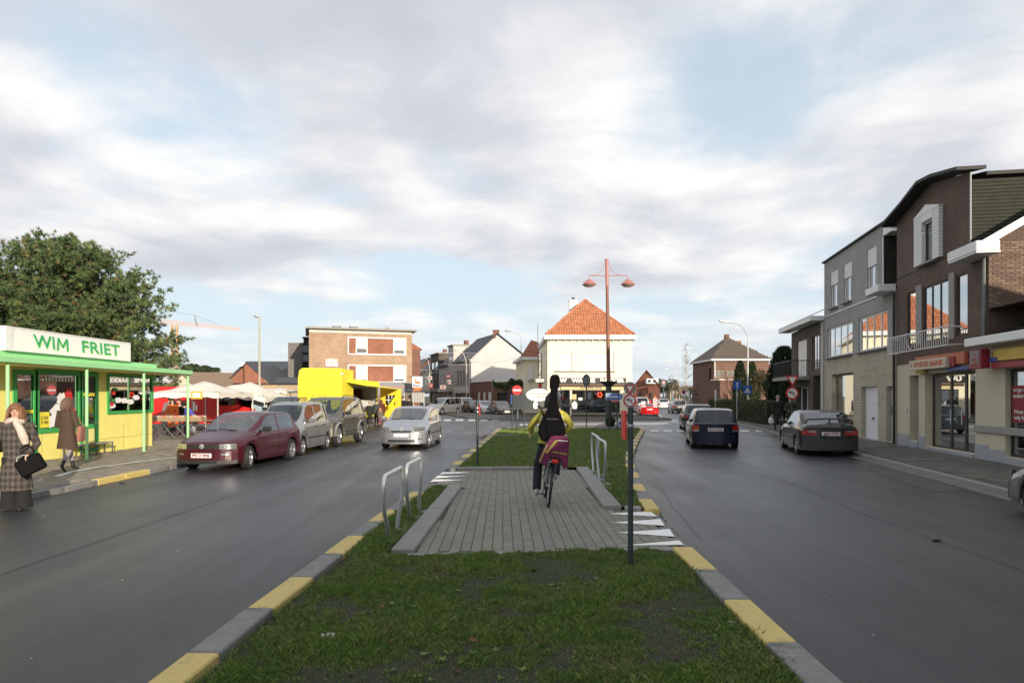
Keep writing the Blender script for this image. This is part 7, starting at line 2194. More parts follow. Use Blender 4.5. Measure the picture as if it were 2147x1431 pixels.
for i, (x0, x1, ya, yb, Y, lab) in enumerate(((1331, 1337.5, 838, 861, 58, 'tall red and white striped barrier board left of the red sports car'), (1344.5, 1354.5, 841, 852.5, 60.5, 'middle red and white striped barrier board behind the red sports car'),
 (1369.5, 1378, 834.5, 853, 59.5, 'right red and white striped barrier board with an orange lamp'))):
 o = thing('striped_barrier', lab, 'barrier', (XQ((x0 + x1) / 2, Y), Y, 0), 0, 'red and white striped barriers')
 w_ = XQ(x1, Y) - XQ(x0, Y); z0, z1 = ZQ(yb, Y), ZQ(ya, Y)
 b = MB(); b.cbox(-w_ / 2, w_ / 2, -.02, .02, z0, z1, .005); bo = b.build('board', WHITEP, o)
 b = MB()
 k = 0
 zz_ = z0 + .05
 while zz_ + .22 < z1:
  b.poly([(-w_ / 2, -.024, zz_), (w_ / 2, -.024, min(z1, zz_ + .12)), (w_ / 2, -.024, min(z1, zz_ + .24)), (-w_ / 2, -.024, zz_ + .12)])
  zz_ += .25
 b.build('stripe', REDP, bo)
 b = MB(); b.cyl((0, .03, .0), (0, .03, z0 + .1), .02, n=5); b.cbox(-.25, .25, -.1, .15, 0, .08, .02); b.build('foot', BLACKP, o)
 if i == 2:
  b = MB(); b.sph((0, 0, z1 + .12), (.11, .08, .12), 8, 6); b.build('warning_lamp', LAMPO, o)
for px, py, lab in ((1085.5, 879, 'thin white bollard on the corner pavement behind the slatted board'),):
 p = PG(px, py, .12); o = thing('bollard', lab, 'bollard', p)
 b = MB(); b.cyl((0, 0, 0), (0, 0, .78), .045, n=8); b.build('post', WHITEP, o, 40); b = MB(); b.cyl((0, 0, .78), (0, 0, .84), .048, n=8); b.build('cap', REDP, o)
IRON = mat('cast_iron_cover', (.035, .034, .033), .55, .5, bump=.5, bscale=60)
for px, py, lab in ((1962, 1134, 'small dark lump of debris on the right lane'), (255, 1013, 'dark scrap lying on the asphalt near the left kerb')):
 b = MB(); b.sph((0, 0, .012), (.05, .03, .02), 8, 5); b.sph((.04, .01, .01), (.03, .03, .015), 8, 5); tag(b.build('road_debris', IRON, None, 60, loc=PG(px, py, 0)), lab, 'debris')
for px, py, rr, lab in ():
 b = MB(); b.lathe([(.0001, .006), (rr * .86, .006), (rr * .88, .002), (rr * .92, .002), (rr * .94, .006), (rr, .005), (rr + .01, -.01)], n=28)
 for k in range(-3, 4):
  w_ = math.sqrt(max(0, (rr * .8) ** 2 - (k * rr * .22) ** 2)); b.cbox(-w_, w_, k * rr * .22 - .012, k * rr * .22 + .012, .006, .011, .002)
 tag(b.build('manhole_cover', IRON, None, 30, loc=PG(px, py, 0)), lab, 'manhole cover')
for (x0, y0, Y0_, x1, y1, Y1_, lab) in ((-40, 700, 24, 20, 722, 40, 'upper thin grey cable left of the kiosk sign'), (1100, 744, 66, 985, 757, 84, 'thin grey cable between the pastry shop and the white gable house')):
 a = Vector((XQ(x0, Y0_), Y0_, ZQ(y0, Y0_))); c = Vector((XQ(x1, Y1_), Y1_, ZQ(y1, Y1_)))
 if x0 < 0: c = Vector((XQ(60, 40), 40, ZQ(690, 40)))
 b = MB(); b.tube([a.lerp(c, t / 12) - Vector((0, 0, .5 * math.sin(PI * t / 12))) - a for t in range(13)], .014, 4); tag(b.build('overhead_cable', BACKP, None, loc=a), lab, 'cable')
# ==== market
CANV = mat('white_canvas', (0.66, 0.63, 0.57), .85, var=.06, scale=2)
def tent(label, xa, xb, Y, dep, zrim, zpeak, drop=.3, posts=True, sag=0.0):
 o = thing('market_tent', label, 'tent', ((xa + xb) / 2, Y, .12), 0, 'white canvas market tents')
 w_ = (xb - xa) / 2
 b = MB(); n = 10
 V = []
 for i in range(n + 1):
  for j in range(n + 1):
   u, v = 2 * i / n - 1, 2 * j / n - 1
   d = max(abs(u), abs(v))
   z = zrim + (zpeak - zrim) * (1 - d) ** 1.25 - .12 + .03 * math.sin(7 * u + 5 * v) + sag * u
   V.append((u * w_, dep / 2 + v * dep / 2, z))
 b.add(V, [(i * (n + 1) + j, (i + 1) * (n + 1) + j, (i + 1) * (n + 1) + j + 1, i * (n + 1) + j + 1) for i in range(n) for j in range(n)])
 rim = [(-w_, 0), (w_, 0), (w_, dep), (-w_, dep)]
 for (ax_, ay), (bx_, by) in zip(rim, rim[1:] + rim[:1]):
  m = 12
  for k in range(m):
   u0, u1 = k / m, (k + 1) / m
   pa = (ax_ + (bx_ - ax_) * u0, ay + (by - ay) * u0); pb = (ax_ + (bx_ - ax_) * u1, ay + (by - ay) * u1)
   sa, sb = sag * pa[0] / w_, sag * pb[0] / w_
   d0 = drop * (1 + .18 * math.sin(u0 * 21)); d1 = drop * (1 + .18 * math.sin(u1 * 21))
   b.quad((*pa, zrim - .12 + sa), (*pb, zrim - .12 + sb), (*pb, zrim - .12 - d1 + sb), (*pa, zrim - .12 - d0 + sa))
 b.build('canopy', CANV, o, 60)
 pb_ = MB(); pb_.cyl((0, 0, 0), (0, 0, zrim), .03, n=6); pm_ = pb_.mesh('post', mat('pale_tent_post', (.5, .47, .4), .6))
 for x, y in ((-w_ + .05, .05), (w_ - .05, .05), (w_ - .05, dep - .05), (-w_ + .05, dep - .05)):
  link('post', pm_, o, (x, y, 0))
 return o
tent('white peaked market tent nearest the kiosk', XQ(310, 29), XQ(458, 29), 29.0, 4, 2.0, 2.56, .22)
tent('white sagging market tent in the middle of the market', XQ(418, 33), XQ(548, 33), 33.5, 4, 2.0, 2.62, .25, sag=-.20)
tent('low flat white market canopy on the right by the yellow truck', XQ(528, 38), XQ(600, 38), 38, 3, 2.15, 2.35, .12)
o = thing('price_banner', 'small yellow and white price banner hanging from the first tent', 'banner', (XQ(414, 28.8), 28.8, ZQ(836, 28.8)))
b = MB(); b.cbox(-.28, .22, -.01, .01, 0, .34, .003); pl = b.build('cloth', mat('sign_yellow'), o); b = MB(); b.cbox(-.2, .14, -.016, -.012, .08, .26, .001); b.build('white_field', WHITEP, pl)
VR = paint('red_van_paint', (0.55, 0.012, 0.012), .05, .3)
o = thing('red_van', 'bright red delivery van parked behind the market tables', 'van', (XQ(430, 34), 34.5, .1), R(8))
b = MB()
prof = [(-2.6, .35), (2.3, .35), (2.5, .6), (2.45, 1.1), (1.75, 1.25), (1.35, 2.0), (1.1, 2.2), (-2.55, 2.25), (-2.65, 2.1)]
b.prism(prof, -.95, .95); b.build('body', VR, o)
b = MB(); b.prism([(1.70, 1.28), (1.33, 1.95), (.75, 1.95), (.75, 1.28)], -.965, -.953); b.build('side_window', CARGLASS, o)
for x_ in (-.75, .65):
 b = MB(); b.box(x_, x_ + .02, -.958, -.951, .45, 2.1); b.build('door_line', mat('dark_red_moulding2', (.12, .004, .004), .5), o)
for x_ in (-1.7, 1.6):
 b = MB(); b.lathe([(.0001, -.1), (.2, -.1), (.33, -.09), (.33, .09), (.0001, .09)], (x_, -.87, .33), 'y', 18); b.build('wheel', TYRE, o, 40)
b = MB(); b.cbox(-.55, -.42, -.962, -.952, 1.0, 1.45, .002); b.cbox(-.38, -.30, -.962, -.952, 1.0, 1.3, .002); b.build('white_marking', WHITEP, o)
o = thing('blue_tarp_stall', 'dark market stall with a blue tarpaulin and a pale blue side wall', 'market stall', (XQ(508, 34), 34.2, .12))
fx = lambda x: XQ(x, 34.2) - XQ(508, 34)
fz = lambda y: ZQ(y, 34.2) - .12
b = MB(); b.box(fx(488), fx(526), .9, 1.0, 0, fz(839)); b.box(fx(488), fx(489), 0, 1.0, 0, fz(839)); b.build('back_panel', mat('black_green_cloth', (.012, .02, .015), .9), o)
b = MB(); b.prism([(fx(486), fz(840)), (fx(510), fz(833)), (fx(528), fz(838)), (fx(528), fz(841)), (fx(510), fz(836.5)), (fx(486), fz(843))], 0, 1.2); b.build('tarpaulin', mat('blue_tarp', (.03, .06, .30), .6), o)
b = MB(); b.cbox(fx(528), fx(558), .1, .14, 0, fz(838.5), .01); b.build('side_wall', mat('pale_blue_panel', (.26, .40, .47), .6), o)
b = MB(); b.cbox(fx(481), fx(489), -.1, .2, 0, fz(856), .02); b.build('blue_crate', mat('blue_tarp'), o)
for x_ in (527, 558):
 b = MB(); b.cyl((fx(x_), .08, 0), (fx(x_), .08, fz(837)), .02, n=5); b.build('post', STEEL, o)
o = thing('clothes_rack', 'rack of red and white shirts under the flat white canopy', 'clothes rack', (XQ(572, 39), 39, .12))
b = MB(); b.tube([(-.9, 0, 0), (-.9, 0, 1.75), (.9, 0, 1.75), (.9, 0, 0)], .02, 5); b.build('frame', STEEL, o)
for i in range(8):
 x_ = -.75 + i * .21
 b = MB(); b.cbox(x_, x_ + .17, -.12, .12, .85, 1.7, .03); b.build('garment', (mat('garment_red', (.45, .05, .03), .9), mat('garment_white', (.6, .58, .55), .9), mat('garment_brown', (.15, .07, .05), .9), mat('garment_orange', (.6, .25, .04), .9))[i % 4], o)
BOX = mat('cardboard_box', (0.30, 0.21, 0.13), .9, var=.15)
tt = thing('trestle_table', 'long folding trestle table of the first market stall', 'table', (XQ(358, 26.5), 26.5, .12))
tx = lambda x: XQ(x, 26.5) - XQ(358, 26.5)
b = MB(); b.cbox(tx(318), tx(425), -.05, 1.1, .70, .74, .01); b.build('tabletop', BOX, tt)
for x_ in (325, 350, 375, 400):
 for s_ in (1, -1):
  b = MB(); b.cyl((tx(x_) - s_ * .3, .1, 0), (tx(x_) + s_ * .3, .1, .70), .015, n=5); b.cyl((tx(x_) - s_ * .3, .9, 0), (tx(x_) + s_ * .3, .9, .70), .015, n=5); b.build('leg', BACKP, tt)
gc_ = [(.5, .08, .05), (.6, .35, .1), (.35, .3, .28), (.55, .5, .45), (.2, .3, .1), (.6, .2, .3), (.45, .15, .08)]
for i in range(9):
 x_ = tx(320 + i * 11.4)
 o = thing('goods_box', ('flat cardboard box of market goods, %s on the trestle table' % ('leftmost', 'second from the left', 'third from the left', 'fourth from the left', 'in the middle', 'fourth from the right', 'third from the right', 'second from the right', 'rightmost')[i]), 'box', (tt.location.x + x_, 26.46, .864), 0, 'boxes of goods on the trestle table')
 b = MB(); b.box(0, .21, 0, .012, 0, .17); b.box(0, .21, .5, .512, 0, .17); b.box(0, .012, .012, .5, 0, .17); b.box(.198, .21, .012, .5, 0, .17); b.box(0.012, .198, .012, .5, 0, .02); b.build('carton', BOX, o)
 for k in range(8):
  c_ = gc_[(i * 3 + k) % 7]
  b = MB(); b.sph((.03 + .05 * (k % 4) + random.uniform(-.01, .01), .1 + .28 * (k // 4), .15), (.045, .12, .05), 7, 5); b.build('produce', mat('produce_%d' % ((i * 3 + k) % 7), c_, .7), o)
# ==== yellow sales truck and awnings
TY = mat('truck_yellow_paint', (0.86, 0.74, 0.03), .45, var=.04, scale=1, dirt=(1.3, .62, (.74, .62, .06)))
TY2 = mat('truck_orange_yellow', (0.80, 0.50, 0.02), .5, var=.05)
tr = thing('sales_truck', 'bright yellow market sales truck with its serving side open', 'truck', (XQ(625, 34.7), 34.7, .0))
ex_ = lambda x: XQ(x, 34.7) - XQ(625, 34.7)
ez = lambda y: ZQ(y, 34.7)
TW = ex_(716)
b = MB()
for i, (x0, x1) in enumerate(((0, TW),)):
 prof = [(0, .55), (TW, .55), (TW, ez(772)), (.25, ez(771)), (.06, ez(776)), (0, ez(795))]
 b.prism(prof, 0, 2.6)
b.build('rear_box', TY, tr)
b = MB(); b.box(.1, TW - .1, 2.6, 9.6, 2.45, 2.80); b.box(.1, .16, 2.6, 9.6, .6, 2.45); b.box(.1, TW - .1, 2.6, 9.6, .55, .62); b.box(.1, TW - .1, 9.5, 9.9, .6, 2.8); b.build('body', TY, tr)
b = MB(); b.box(TW - .10, TW, 2.6, 9.9, 2.44, 2.82); b.box(TW - .10, TW, 2.6, 9.9, .55, 1.15); b.build('side_fascia', TY, tr)
ins = mat('truck_inside_grey', (.30, .29, .27), .7)
b = MB(); b.box(.17, .2, 2.62, 9.4, 1.1, 2.43); b.build('inner_wall', ins, tr)
b = MB(); b.box(.2, TW - .12, 9.42, 9.47, 1.1, 2.43); b.build('inner_wall', ins, tr)
b = MB(); b.box(.55, 1.25, 9.36, 9.41, 1.6, 2.3); b.build('menu_board', mat('dark_red_menu', (.09, .01, .01), .6), tr)
b = MB(); b.box(.2, TW - .12, 2.7, 9.4, 2.40, 2.435); b.build('inner_ceiling', ins, tr)
b = MB(); b.cbox(TW - .5, TW + .25, 2.8, 9.3, 1.10, 1.16, .02); b.build('counter', STEEL, tr)
b = MB(); b.cbox(TW - .48, TW - .42, 6.2, 9.3, 1.165, 1.6, .02); b.build('glass_case', WHITEP, tr)
for (x0, x1, ya, yb) in ((631, 707, 800, 832),):
 b = MB(); w_ = .035
 X0, X1, Z0, Z1 = ex_(x0), ex_(x1), ez(yb), ez(ya)
 b.box(X0, X1, -.02, -.002, Z1, Z1 + w_); b.box(X0, X1, -.02, -.002, Z0 - w_, Z0); b.box(X0, X0 + w_, -.02, -.002, Z0, Z1); b.box(X1 - w_, X1, -.02, -.002, Z0, Z1)
 b.build('door_frame', TY, tr)
b = MB(); b.box(ex_(630), ex_(708), -.012, -.002, ez(836), ez(835)); b.box(ex_(627), ex_(714), -.012, -.002, ez(795.6), ez(795)); b.build('panel_seam', TY2, tr)
b = MB(); b.box(ex_(655.5), ex_(704), -.01, -.003, ez(825.6), ez(810.5)); b.build('faded_panel', mat('faded_orange_yellow', (.84, .62, .02), .5), tr)
for x_ in (629, 706):
 b = MB(); b.cbox(ex_(x_) - .02, ex_(x_) + .18, -.03, -.004, ez(796), ez(794), .005); b.build('hinge', TY2, tr)
b = MB(); b.cyl((ex_(717.5), -.05, ez(783)), (ex_(717.5), 0, ez(783)), .06, n=10); b.build('corner_lamp', WHITEP, tr)
for y_ in (1.2, 7.5):
 for x_ in (.2, TW - .3):
  b = MB(); b.lathe([(.0001, -.1), (.2, -.1), (.36, -.09), (.36, .09), (.0001, .09)], (x_, y_, .36), 'x', 18); b.build('wheel', TYRE, tr, 40)
b = MB(); b.cbox(.1, TW - .1, .1, 9.5, .35, .56, .03); b.build('chassis', BLACK, tr)
aw = MB(); aw.add([(TW, 1.0, 2.62), (TW, 9.9, 2.50), (TW + 1.3, 9.9, 2.30), (TW + .9, 2.2, 2.42), (TW, 1.0, 2.66), (TW, 9.9, 2.54), (TW + 1.3, 9.9, 2.34), (TW + .9, 2.2, 2.46)], [(0, 1, 2, 3), (4, 5, 6, 7), (0, 3, 7, 4), (3, 2, 6, 7), (1, 2, 6, 5)])
aw.build('awning_flap', TY, tr)
aw = MB(); aw.add([(TW + .01, 1.1, 2.605), (TW + .01, 9.88, 2.485), (TW + 1.27, 9.88, 2.285), (TW + .88, 2.25, 2.405)], [(0, 1, 2, 3)]); aw.build('awning_lining', mat('grey_awning_lining', (.34, .32, .28), .8), tr)
o = thing('yellow_tarpaulin', 'yellow tarpaulin screen with a clear window hanging from the truck awning', 'tarpaulin', (tr.location.x + TW, 44.7, 0))
q = lambda x: XQ(x, 44.7) - XQ(625, 34.7) - TW
w_ = [q(797), q(808), q(829), q(841)]
qz = lambda y: ZQ(y, 44.7)
b = MB()
b.box(w_[0], w_[1], 0, .02, .25, qz(813)); b.box(w_[2], w_[3], 0, .02, .25, qz(815)); b.box(w_[1], w_[2], 0, .02, .25, qz(848)); b.box(w_[1], w_[2], 0, .02, qz(828), qz(814)); b.build('cloth', TY2, o)
b = MB(); b.box(w_[1], w_[2], .005, .012, qz(848), qz(828)); b.build('clear_window', CARGLASS, o)
b = MB()
for f_ in (.33, .66): x_ = w_[1] + (w_[2] - w_[1]) * f_; b.box(x_ - .02, x_ + .02, -.006, -.001, qz(848), qz(828))
b.box(w_[1], w_[2], -.008, -.007, qz(838.5), qz(837.5)); b.build('window_bar', WHITEP, o)
b = MB(); b.add([(w_[3] - .02, -.5, qz(817)), (w_[2] - .3, -1.2, qz(852)), (w_[2] + .05, -1.2, qz(850))], [(0, 1, 2)]); b.build('side_flap', TY, o)
gs = thing('striped_awning_stall', 'market stall with a grey and white striped awning beyond the yellow truck', 'market stall', (XQ(842, 49), 49, 0))
q = lambda x: XQ(x, 49) - XQ(842, 49)
qz = lambda y: ZQ(y, 49)
SC = mat('grey_white_awning', (.42, .41, .39), .85)
SD = mat('grey_awning_stripe', (.24, .24, .24), .85)
b = MB(); b.add([(q(842), 0, qz(815)), (q(842) + .2, 4, qz(817)), (q(892), 3, qz(824)), (q(888), 0, qz(822))], [(0, 1, 2, 3)]); b.build('awning', SC, gs)
for i in range(10):
 xa, xb = q(863) + (q(890) - q(863)) * i / 10, q(863) + (q(890) - q(863)) * (i + 1) / 10
 b = MB(); b.box(xa, xb, -.01 - .01 * (i % 2), .01, qz(843), qz(822.5)); b.build('awning_strip', SC if i % 2 else SD, gs)
b = MB(); b.box(q(845), q(862), .6, .65, .1, qz(822)); b.build('side_cloth', mat('dull_brown_cloth', (.16, .13, .11), .9), gs)
for x_ in (846, 866, 888):
 b = MB(); b.cyl((q(x_), .3, .1), (q(x_), .3, qz(823)), .03, n=5); b.build('post', STEEL, gs)
b = MB(); b.cbox(q(852), q(884), 1.2, 2.0, .8, .85, .01); b.build('table', BOX, gs)
# ==== vegetation
NEED = [mat('pine_needle_%s' % c, v, .7, var=.2, scale=2) for c, v in (('mid', (0.080, 0.128, 0.045)), ('dark', (0.040, 0.070, 0.028)), ('light', (0.165, 0.205, 0.070)), ('brown', (0.18, 0.125, 0.055)))]
BARK = mat('pine_bark', (0.12, 0.07, 0.045), .9, var=.3, scale=6, bump=.6)
BARKG = mat('grey_bark', (0.16, 0.145, 0.13), .9, var=.3, scale=6)
def needles(name, cen, dirs, per, ln, wd, mats, parent, mi=None, spread=.9, probs=(.5, .28, .18, .04)):
 """bunches of narrow triangles radiating from cen around dirs"""
 n = len(cen)
 c = np.repeat(cen, per, 0)
 d = np.repeat(dirs, per, 0) + rng.normal(0, spread, (n * per, 3))
 d /= np.linalg.norm(d, axis=1)[:, None] + 1e-9
 L_ = ln * rng.uniform(.6, 1.15, n * per)[:, None]
 s = np.cross(d, rng.normal(0, 1, (n * per, 3)))
 s /= np.linalg.norm(s, axis=1)[:, None] + 1e-9
 V = np.empty((n * per, 3, 3), dtype=np.float32)
 V[:, 0] = c - s * wd / 2 + d * L_ * .08
 V[:, 1] = c + s * wd / 2 + d * L_ * .08
 V[:, 2] = c + d * L_
 k = np.repeat(rng.choice(len(mats), n, p=np.array(probs[:len(mats)]) / sum(probs[:len(mats)])), per)
 me = pmesh(name, V.reshape(-1, 3), np.arange(n * per * 3).reshape(-1, 3), mats, k)
 return link(name, me, parent)
def leaves(name, cen, size, mats, parent, probs=None, flat=0.0):
 n = len(cen)
 a = rng.normal(0, 1, (n, 3)); a /= np.linalg.norm(a, axis=1)[:, None]
 b = np.cross(a, rng.normal(0, 1, (n, 3))); b /= np.linalg.norm(b, axis=1)[:, None]
 s = size * rng.uniform(.6, 1.3, n)[:, None]
 V = np.empty((n, 4, 3), dtype=np.float32)
 V[:, 0] = cen - a * s; V[:, 1] = cen - b * s * .55; V[:, 2] = cen + a * s; V[:, 3] = cen + b * s * .55
 k = rng.choice(len(mats), n, p=probs) if probs else rng.integers(0, len(mats), n)
 return link(name, pmesh(name, V.reshape(-1, 3), np.arange(n * 4).reshape(-1, 4), mats, k), parent)
def big_pine():
 Y0 = 40.0
 px0 = 135
 o = thing('pine_tree', 'huge dark pine tree towering behind the yellow kiosk', 'tree', (XQ(px0, Y0), Y0, .1))
 prof = [(1.6, 5.2), (3.0, 5.9), (4.4, 6.2), (5.6, 6.0), (6.6, 5.5), (7.6, 4.9), (8.6, 4.4), (9.6, 3.7), (10.4, 2.6), (11.0, 1.5), (11.2, .4)]
 tr_ = MB()
 tr_.cyl((0, 0, 0), (0, 0, 5), .42, .32, 10); tr_.cyl((0, 0, 5), (.2, 0, 10.3), .32, .08, 8)
 cen = []; dr = []
 R_ = random.Random(11)
 nb = 175
 for i in range(nb):
  z0 = 1.4 + 9.2 * (i / nb) ** 1.02
  a = i * 2.399 + R_.uniform(-.3, .3)
  ztip = z0 + R_.uniform(.2, 1.0)
  rr = lerp_tab(prof, ztip) * R_.uniform(.80, 1.06)
  rr *= 1 + .10 * math.sin(3 * a + 1.0)
  p0 = Vector((0, 0, max(.8, z0 - rr * .18)))
  tip = Vector((math.cos(a) * rr, math.sin(a) * rr, ztip))
  mid = p0.lerp(tip, .5) + Vector((0, 0, -.25))
  tr_.tube([p0, mid, tip], .05, 5, radii=[.10, .06, .02])
  n = int(7 + rr * 4.6)
  for k in range(n):
   t = .30 + .72 * (k / n) ** .75
   q = p0.lerp(tip, t) + Vector((0, 0, -.25 * math.sin(PI * t)))
   w = (.30 + .95 * t) * (.5 + .10 * rr)
   cc = q + Vector((R_.gauss(0, .42) * w, R_.gauss(0, .42) * w, R_.gauss(.12, .22)))
   out = (cc - Vector((0, 0, cc.z - .8))).normalized() + Vector((0, 0, .75))
   m = 5
   for j in range(m):
    e = cc + Vector((R_.gauss(0, .17), R_.gauss(0, .17), R_.gauss(0, .12)))
    cen.append(tuple(e)); dr.append(tuple(out.normalized()))
 for k in range(110):
  a = R_.uniform(0, 2 * PI); z = R_.uniform(7.5, 11.0); rr = lerp_tab(prof, z) * R_.uniform(.75, 1.0)
  for j in range(4):
   cen.append((math.cos(a) * rr, math.sin(a) * rr, z + .12 * j)); dr.append((math.cos(a) * .3, math.sin(a) * .3, 1))
 tr_.build('trunk', BARK, o, 50)
 needles('crown', np.array(cen), np.array(dr), 18, .27, .042, NEED, o, spread=.62)
 print('pine tufts', len(cen))
big_pine()
LEAFG = [mat('leaf_%s' % c, v, .6, var=.2, scale=2) for c, v in (('mid', (0.05, 0.085, 0.02)), ('dark', (0.025, 0.045, 0.015)), ('light', (0.10, 0.13, 0.03)))]
CON = [mat('conifer_%s' % c, v, .75, var=.2, scale=2) for c, v in (('mid', (0.022, 0.042, 0.016)), ('dark', (0.012, 0.022, 0.010)), ('light', (0.05, 0.075, 0.025)))]
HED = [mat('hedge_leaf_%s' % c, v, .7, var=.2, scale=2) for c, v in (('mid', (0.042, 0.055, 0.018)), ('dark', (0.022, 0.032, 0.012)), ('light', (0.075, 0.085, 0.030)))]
BRO = [mat('beech_leaf_%s' % c, v, .8, var=.2) for c, v in (('rust', (0.30, 0.13, 0.05)), ('brown', (0.17, 0.08, 0.04)), ('tan', (0.32, 0.20, 0.10)))]
def column_tree(label, px, Y, ytop, w, n=2600, name='conifer_tree', taper=.5, mats=CON, group=None, ragged=.12, z0=.3):
 o = thing(name, label, 'tree', (XQ(px, Y), Y, .1), 0, group)
 h = ZQ(ytop, Y) - .1
 z = rng.uniform(0, 1, n) ** .9
 r = (w / 2) * np.minimum(1, (1 - z) ** taper * 1.25) * np.clip(rng.normal(.88, ragged, n), .3, 1.2)
 a = rng.uniform(0, 2 * PI, n)
 cen = np.stack([r * np.cos(a), r * np.sin(a), z0 + z * (h - z0)], 1)
 dirs = np.stack([np.cos(a) * .5, np.sin(a) * .5, np.full(n, .9)], 1)
 b = MB(); b.cyl((0, 0, 0), (0, 0, h * .9), .09, .02, 6); b.build('trunk', BARK, o)
 needles('crown', cen, dirs, 7, w * .14, w * .035, mats, o, spread=.5, probs=(.5, .3, .2))
 return o
column_tree('tall dark columnar conifer left of the crossing sign, before the hipped house', 1552, 60, 757, 1.35, 2600, group='columnar conifers by the hipped house')
column_tree('slightly greener columnar conifer behind the crossing sign', 1577, 60, 760, 1.35, 2600, mats=[CON[0], CON[2], LEAFG[0]], group='columnar conifers by the hipped house')
column_tree('ragged dark conifer beside the balcony house at the end of the hedge', 1644, 45, 730, 1.9, 3200, taper=.35, ragged=.2)
column_tree('second dark conifer squeezed between the ragged one and the balcony house', 1656, 42.5, 765, 1.2, 1800, taper=.4)
def bare_tree(label, px, Y, ytop, spread, name='bare_tree', m=BARKG, seed=3, depth=5, group=None, nb=3, trunk=.1):
 o = thing(name, label, 'tree', (XQ(px, Y), Y, .1), 0, group)
 H = ZQ(ytop, Y) - .1
 R_ = random.Random(seed)
 tb, tw = MB(), MB()
 def grow(p, d, ln, r, lev):
  q = p + d * ln
  (tb if lev < 2 else tw).cyl(p, q, r, r * .62, 5 if lev < 2 else 3, caps=False)
  if lev >= depth: return
  for k in range(nb):
   nd = (d + Vector((R_.gauss(0, spread), R_.gauss(0, spread), R_.gauss(.12, .2)))).normalized()
   grow(p + d * ln * R_.uniform(.45, 1), nd, ln * R_.uniform(.55, .8), r * .58, lev + 1)
 base = Vector((0, 0, 0))
 grow(base, Vector((0, 0, 1)), H * .36, trunk, 0)
 tb.build('trunk', m, o); tw.build('crown', m, o)
 return o
def birch(label, px, Y, ytop, w, seed):
 o = thing('birch_tree', label, 'tree', (XQ(px, Y), Y, .1))
 H = ZQ(ytop, Y) - .1
 R_ = random.Random(seed)
 b, t = MB(), MB()
 b.cyl((0, 0, 0), (0, 0, H), .11, .015, 6)
 for k in range(60):
  z = H * R_.uniform(.22, .97); a = R_.uniform(0, 6.28); l = w * (1 - (z / H) * .75) * R_.uniform(.5, 1)
  d = Vector((math.cos(a), math.sin(a), .9)).normalized()
  p = Vector((0, 0, z)); q = p + d * l
  t.cyl(p, q, .022, .008, 3, caps=False)
  for j in range(7):
   s = p.lerp(q, R_.uniform(.3, 1)); e = s + Vector((R_.gauss(0, .35), R_.gauss(0, .35), R_.gauss(.1, .35)))
   t.cyl(s, e, .009, .004, 3, caps=False)
 b.build('trunk', mat('birch_bark', (.5, .46, .42), .8), o); t.build('crown', mat('birch_twig', (.20, .155, .13), .9), o)
birch('slim bare birch tree in the far centre of the right hand street', 1438, 100, 722, 2.4, 5)
bare_tree('small bare tree left of the birch in the distance', 1409, 140, 768, .45, seed=8, depth=5, trunk=.16)
for i, (px, Y, yt, sp, lab) in enumerate(((1422, 88, 792, .5, 'pale leafless bush left of the second curved lamp'), (1448, 80, 797, .5, 'yellowish leafless bush under the birch'), (1462, 84, 800, .5, 'pale leafless bush right of the birch, by the tan pole'),
 (1530, 64, 768, .3, 'bare pinkish shrub in front of the hipped house, left one'), (1600, 63, 765, .3, 'bare pinkish shrub in front of the hipped house, right one'))):
 bare_tree(lab, px, Y, yt, sp, name='bare_shrub', m=mat('straw_twig', (.30, .235, .14), .9) if i < 3 else mat('pink_twig', (.33, .2, .14), .9), seed=20 + i, depth=5, nb=4, trunk=.07, group='leafless shrubs on the right')
o = thing('cedar_tree', 'dark tiered cedar at the left corner of the hipped brick house', 'tree', (XQ(1488, 76), 76, .1))
b = MB(); b.cyl((0, 0, 0), (0, 0, 6.0), .16, .04, 6); cen = []
for i in range(9):
 z = 1.2 + i * .55
 for k in range(5):
  a = k * 1.256 + i * .7; l = 1.9 * (1 - i / 14)
  b.cyl((0, 0, z), (math.cos(a) * l, math.sin(a) * l, z + .1), .04, .01, 4)
  for j in range(26):
   t = random.uniform(.3, 1); cen.append((math.cos(a) * l * t + random.gauss(0, .12), math.sin(a) * l * t + random.gauss(0, .12), z + .1 + random.gauss(0, .06)))
b.build('trunk', BARK, o); c_ = np.array(cen); d_ = np.tile([0, 0, 1.0], (len(cen), 1))
needles('crown', c_, d_, 6, .17, .045, [mat('cedar_needle', (.035, .055, .045), .8), CON[0]], o, spread=.9, probs=(.6, .4))
def hedge(label, p0, p1, h, w, mats, size=.05, dens=330, name='hedge', top_rough=.02):
 p0 = Vector(p0); p1 = Vector(p1)
 d = p1 - p0; l = d.length
 o = thing(name, label, 'hedge', (p0.x, p0.y, .1), math.atan2(d.y, d.x))
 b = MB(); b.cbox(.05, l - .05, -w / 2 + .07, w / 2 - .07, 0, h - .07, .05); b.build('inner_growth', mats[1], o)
 pts = []
 for (area, fn) in ((l * h, lambda: (random.uniform(0, l), -w / 2 + random.gauss(0, .035), random.uniform(0, h))), (l * h * .4, lambda: (random.uniform(0, l), w / 2 + random.gauss(0, .035), random.uniform(0, h))),
 (l * w, lambda: (random.uniform(0, l), random.uniform(-w / 2, w / 2), h + random.gauss(0, top_rough))), (w * h, lambda: (random.gauss(0, .03), random.uniform(-w / 2, w / 2), random.uniform(0, h))), (w * h, lambda: (l + random.gauss(0, .03), random.uniform(-w / 2, w / 2), random.uniform(0, h)))):
  pts += [fn() for _ in range(int(area * dens))]
 leaves('foliage', np.array(pts), size, mats, o)
 return o
hedge('long clipped green hedge along the right pavement, far stretch', (18.9, 61.5), (17.15, 50.2), 1.45, .8, HED, dens=200, size=.06)
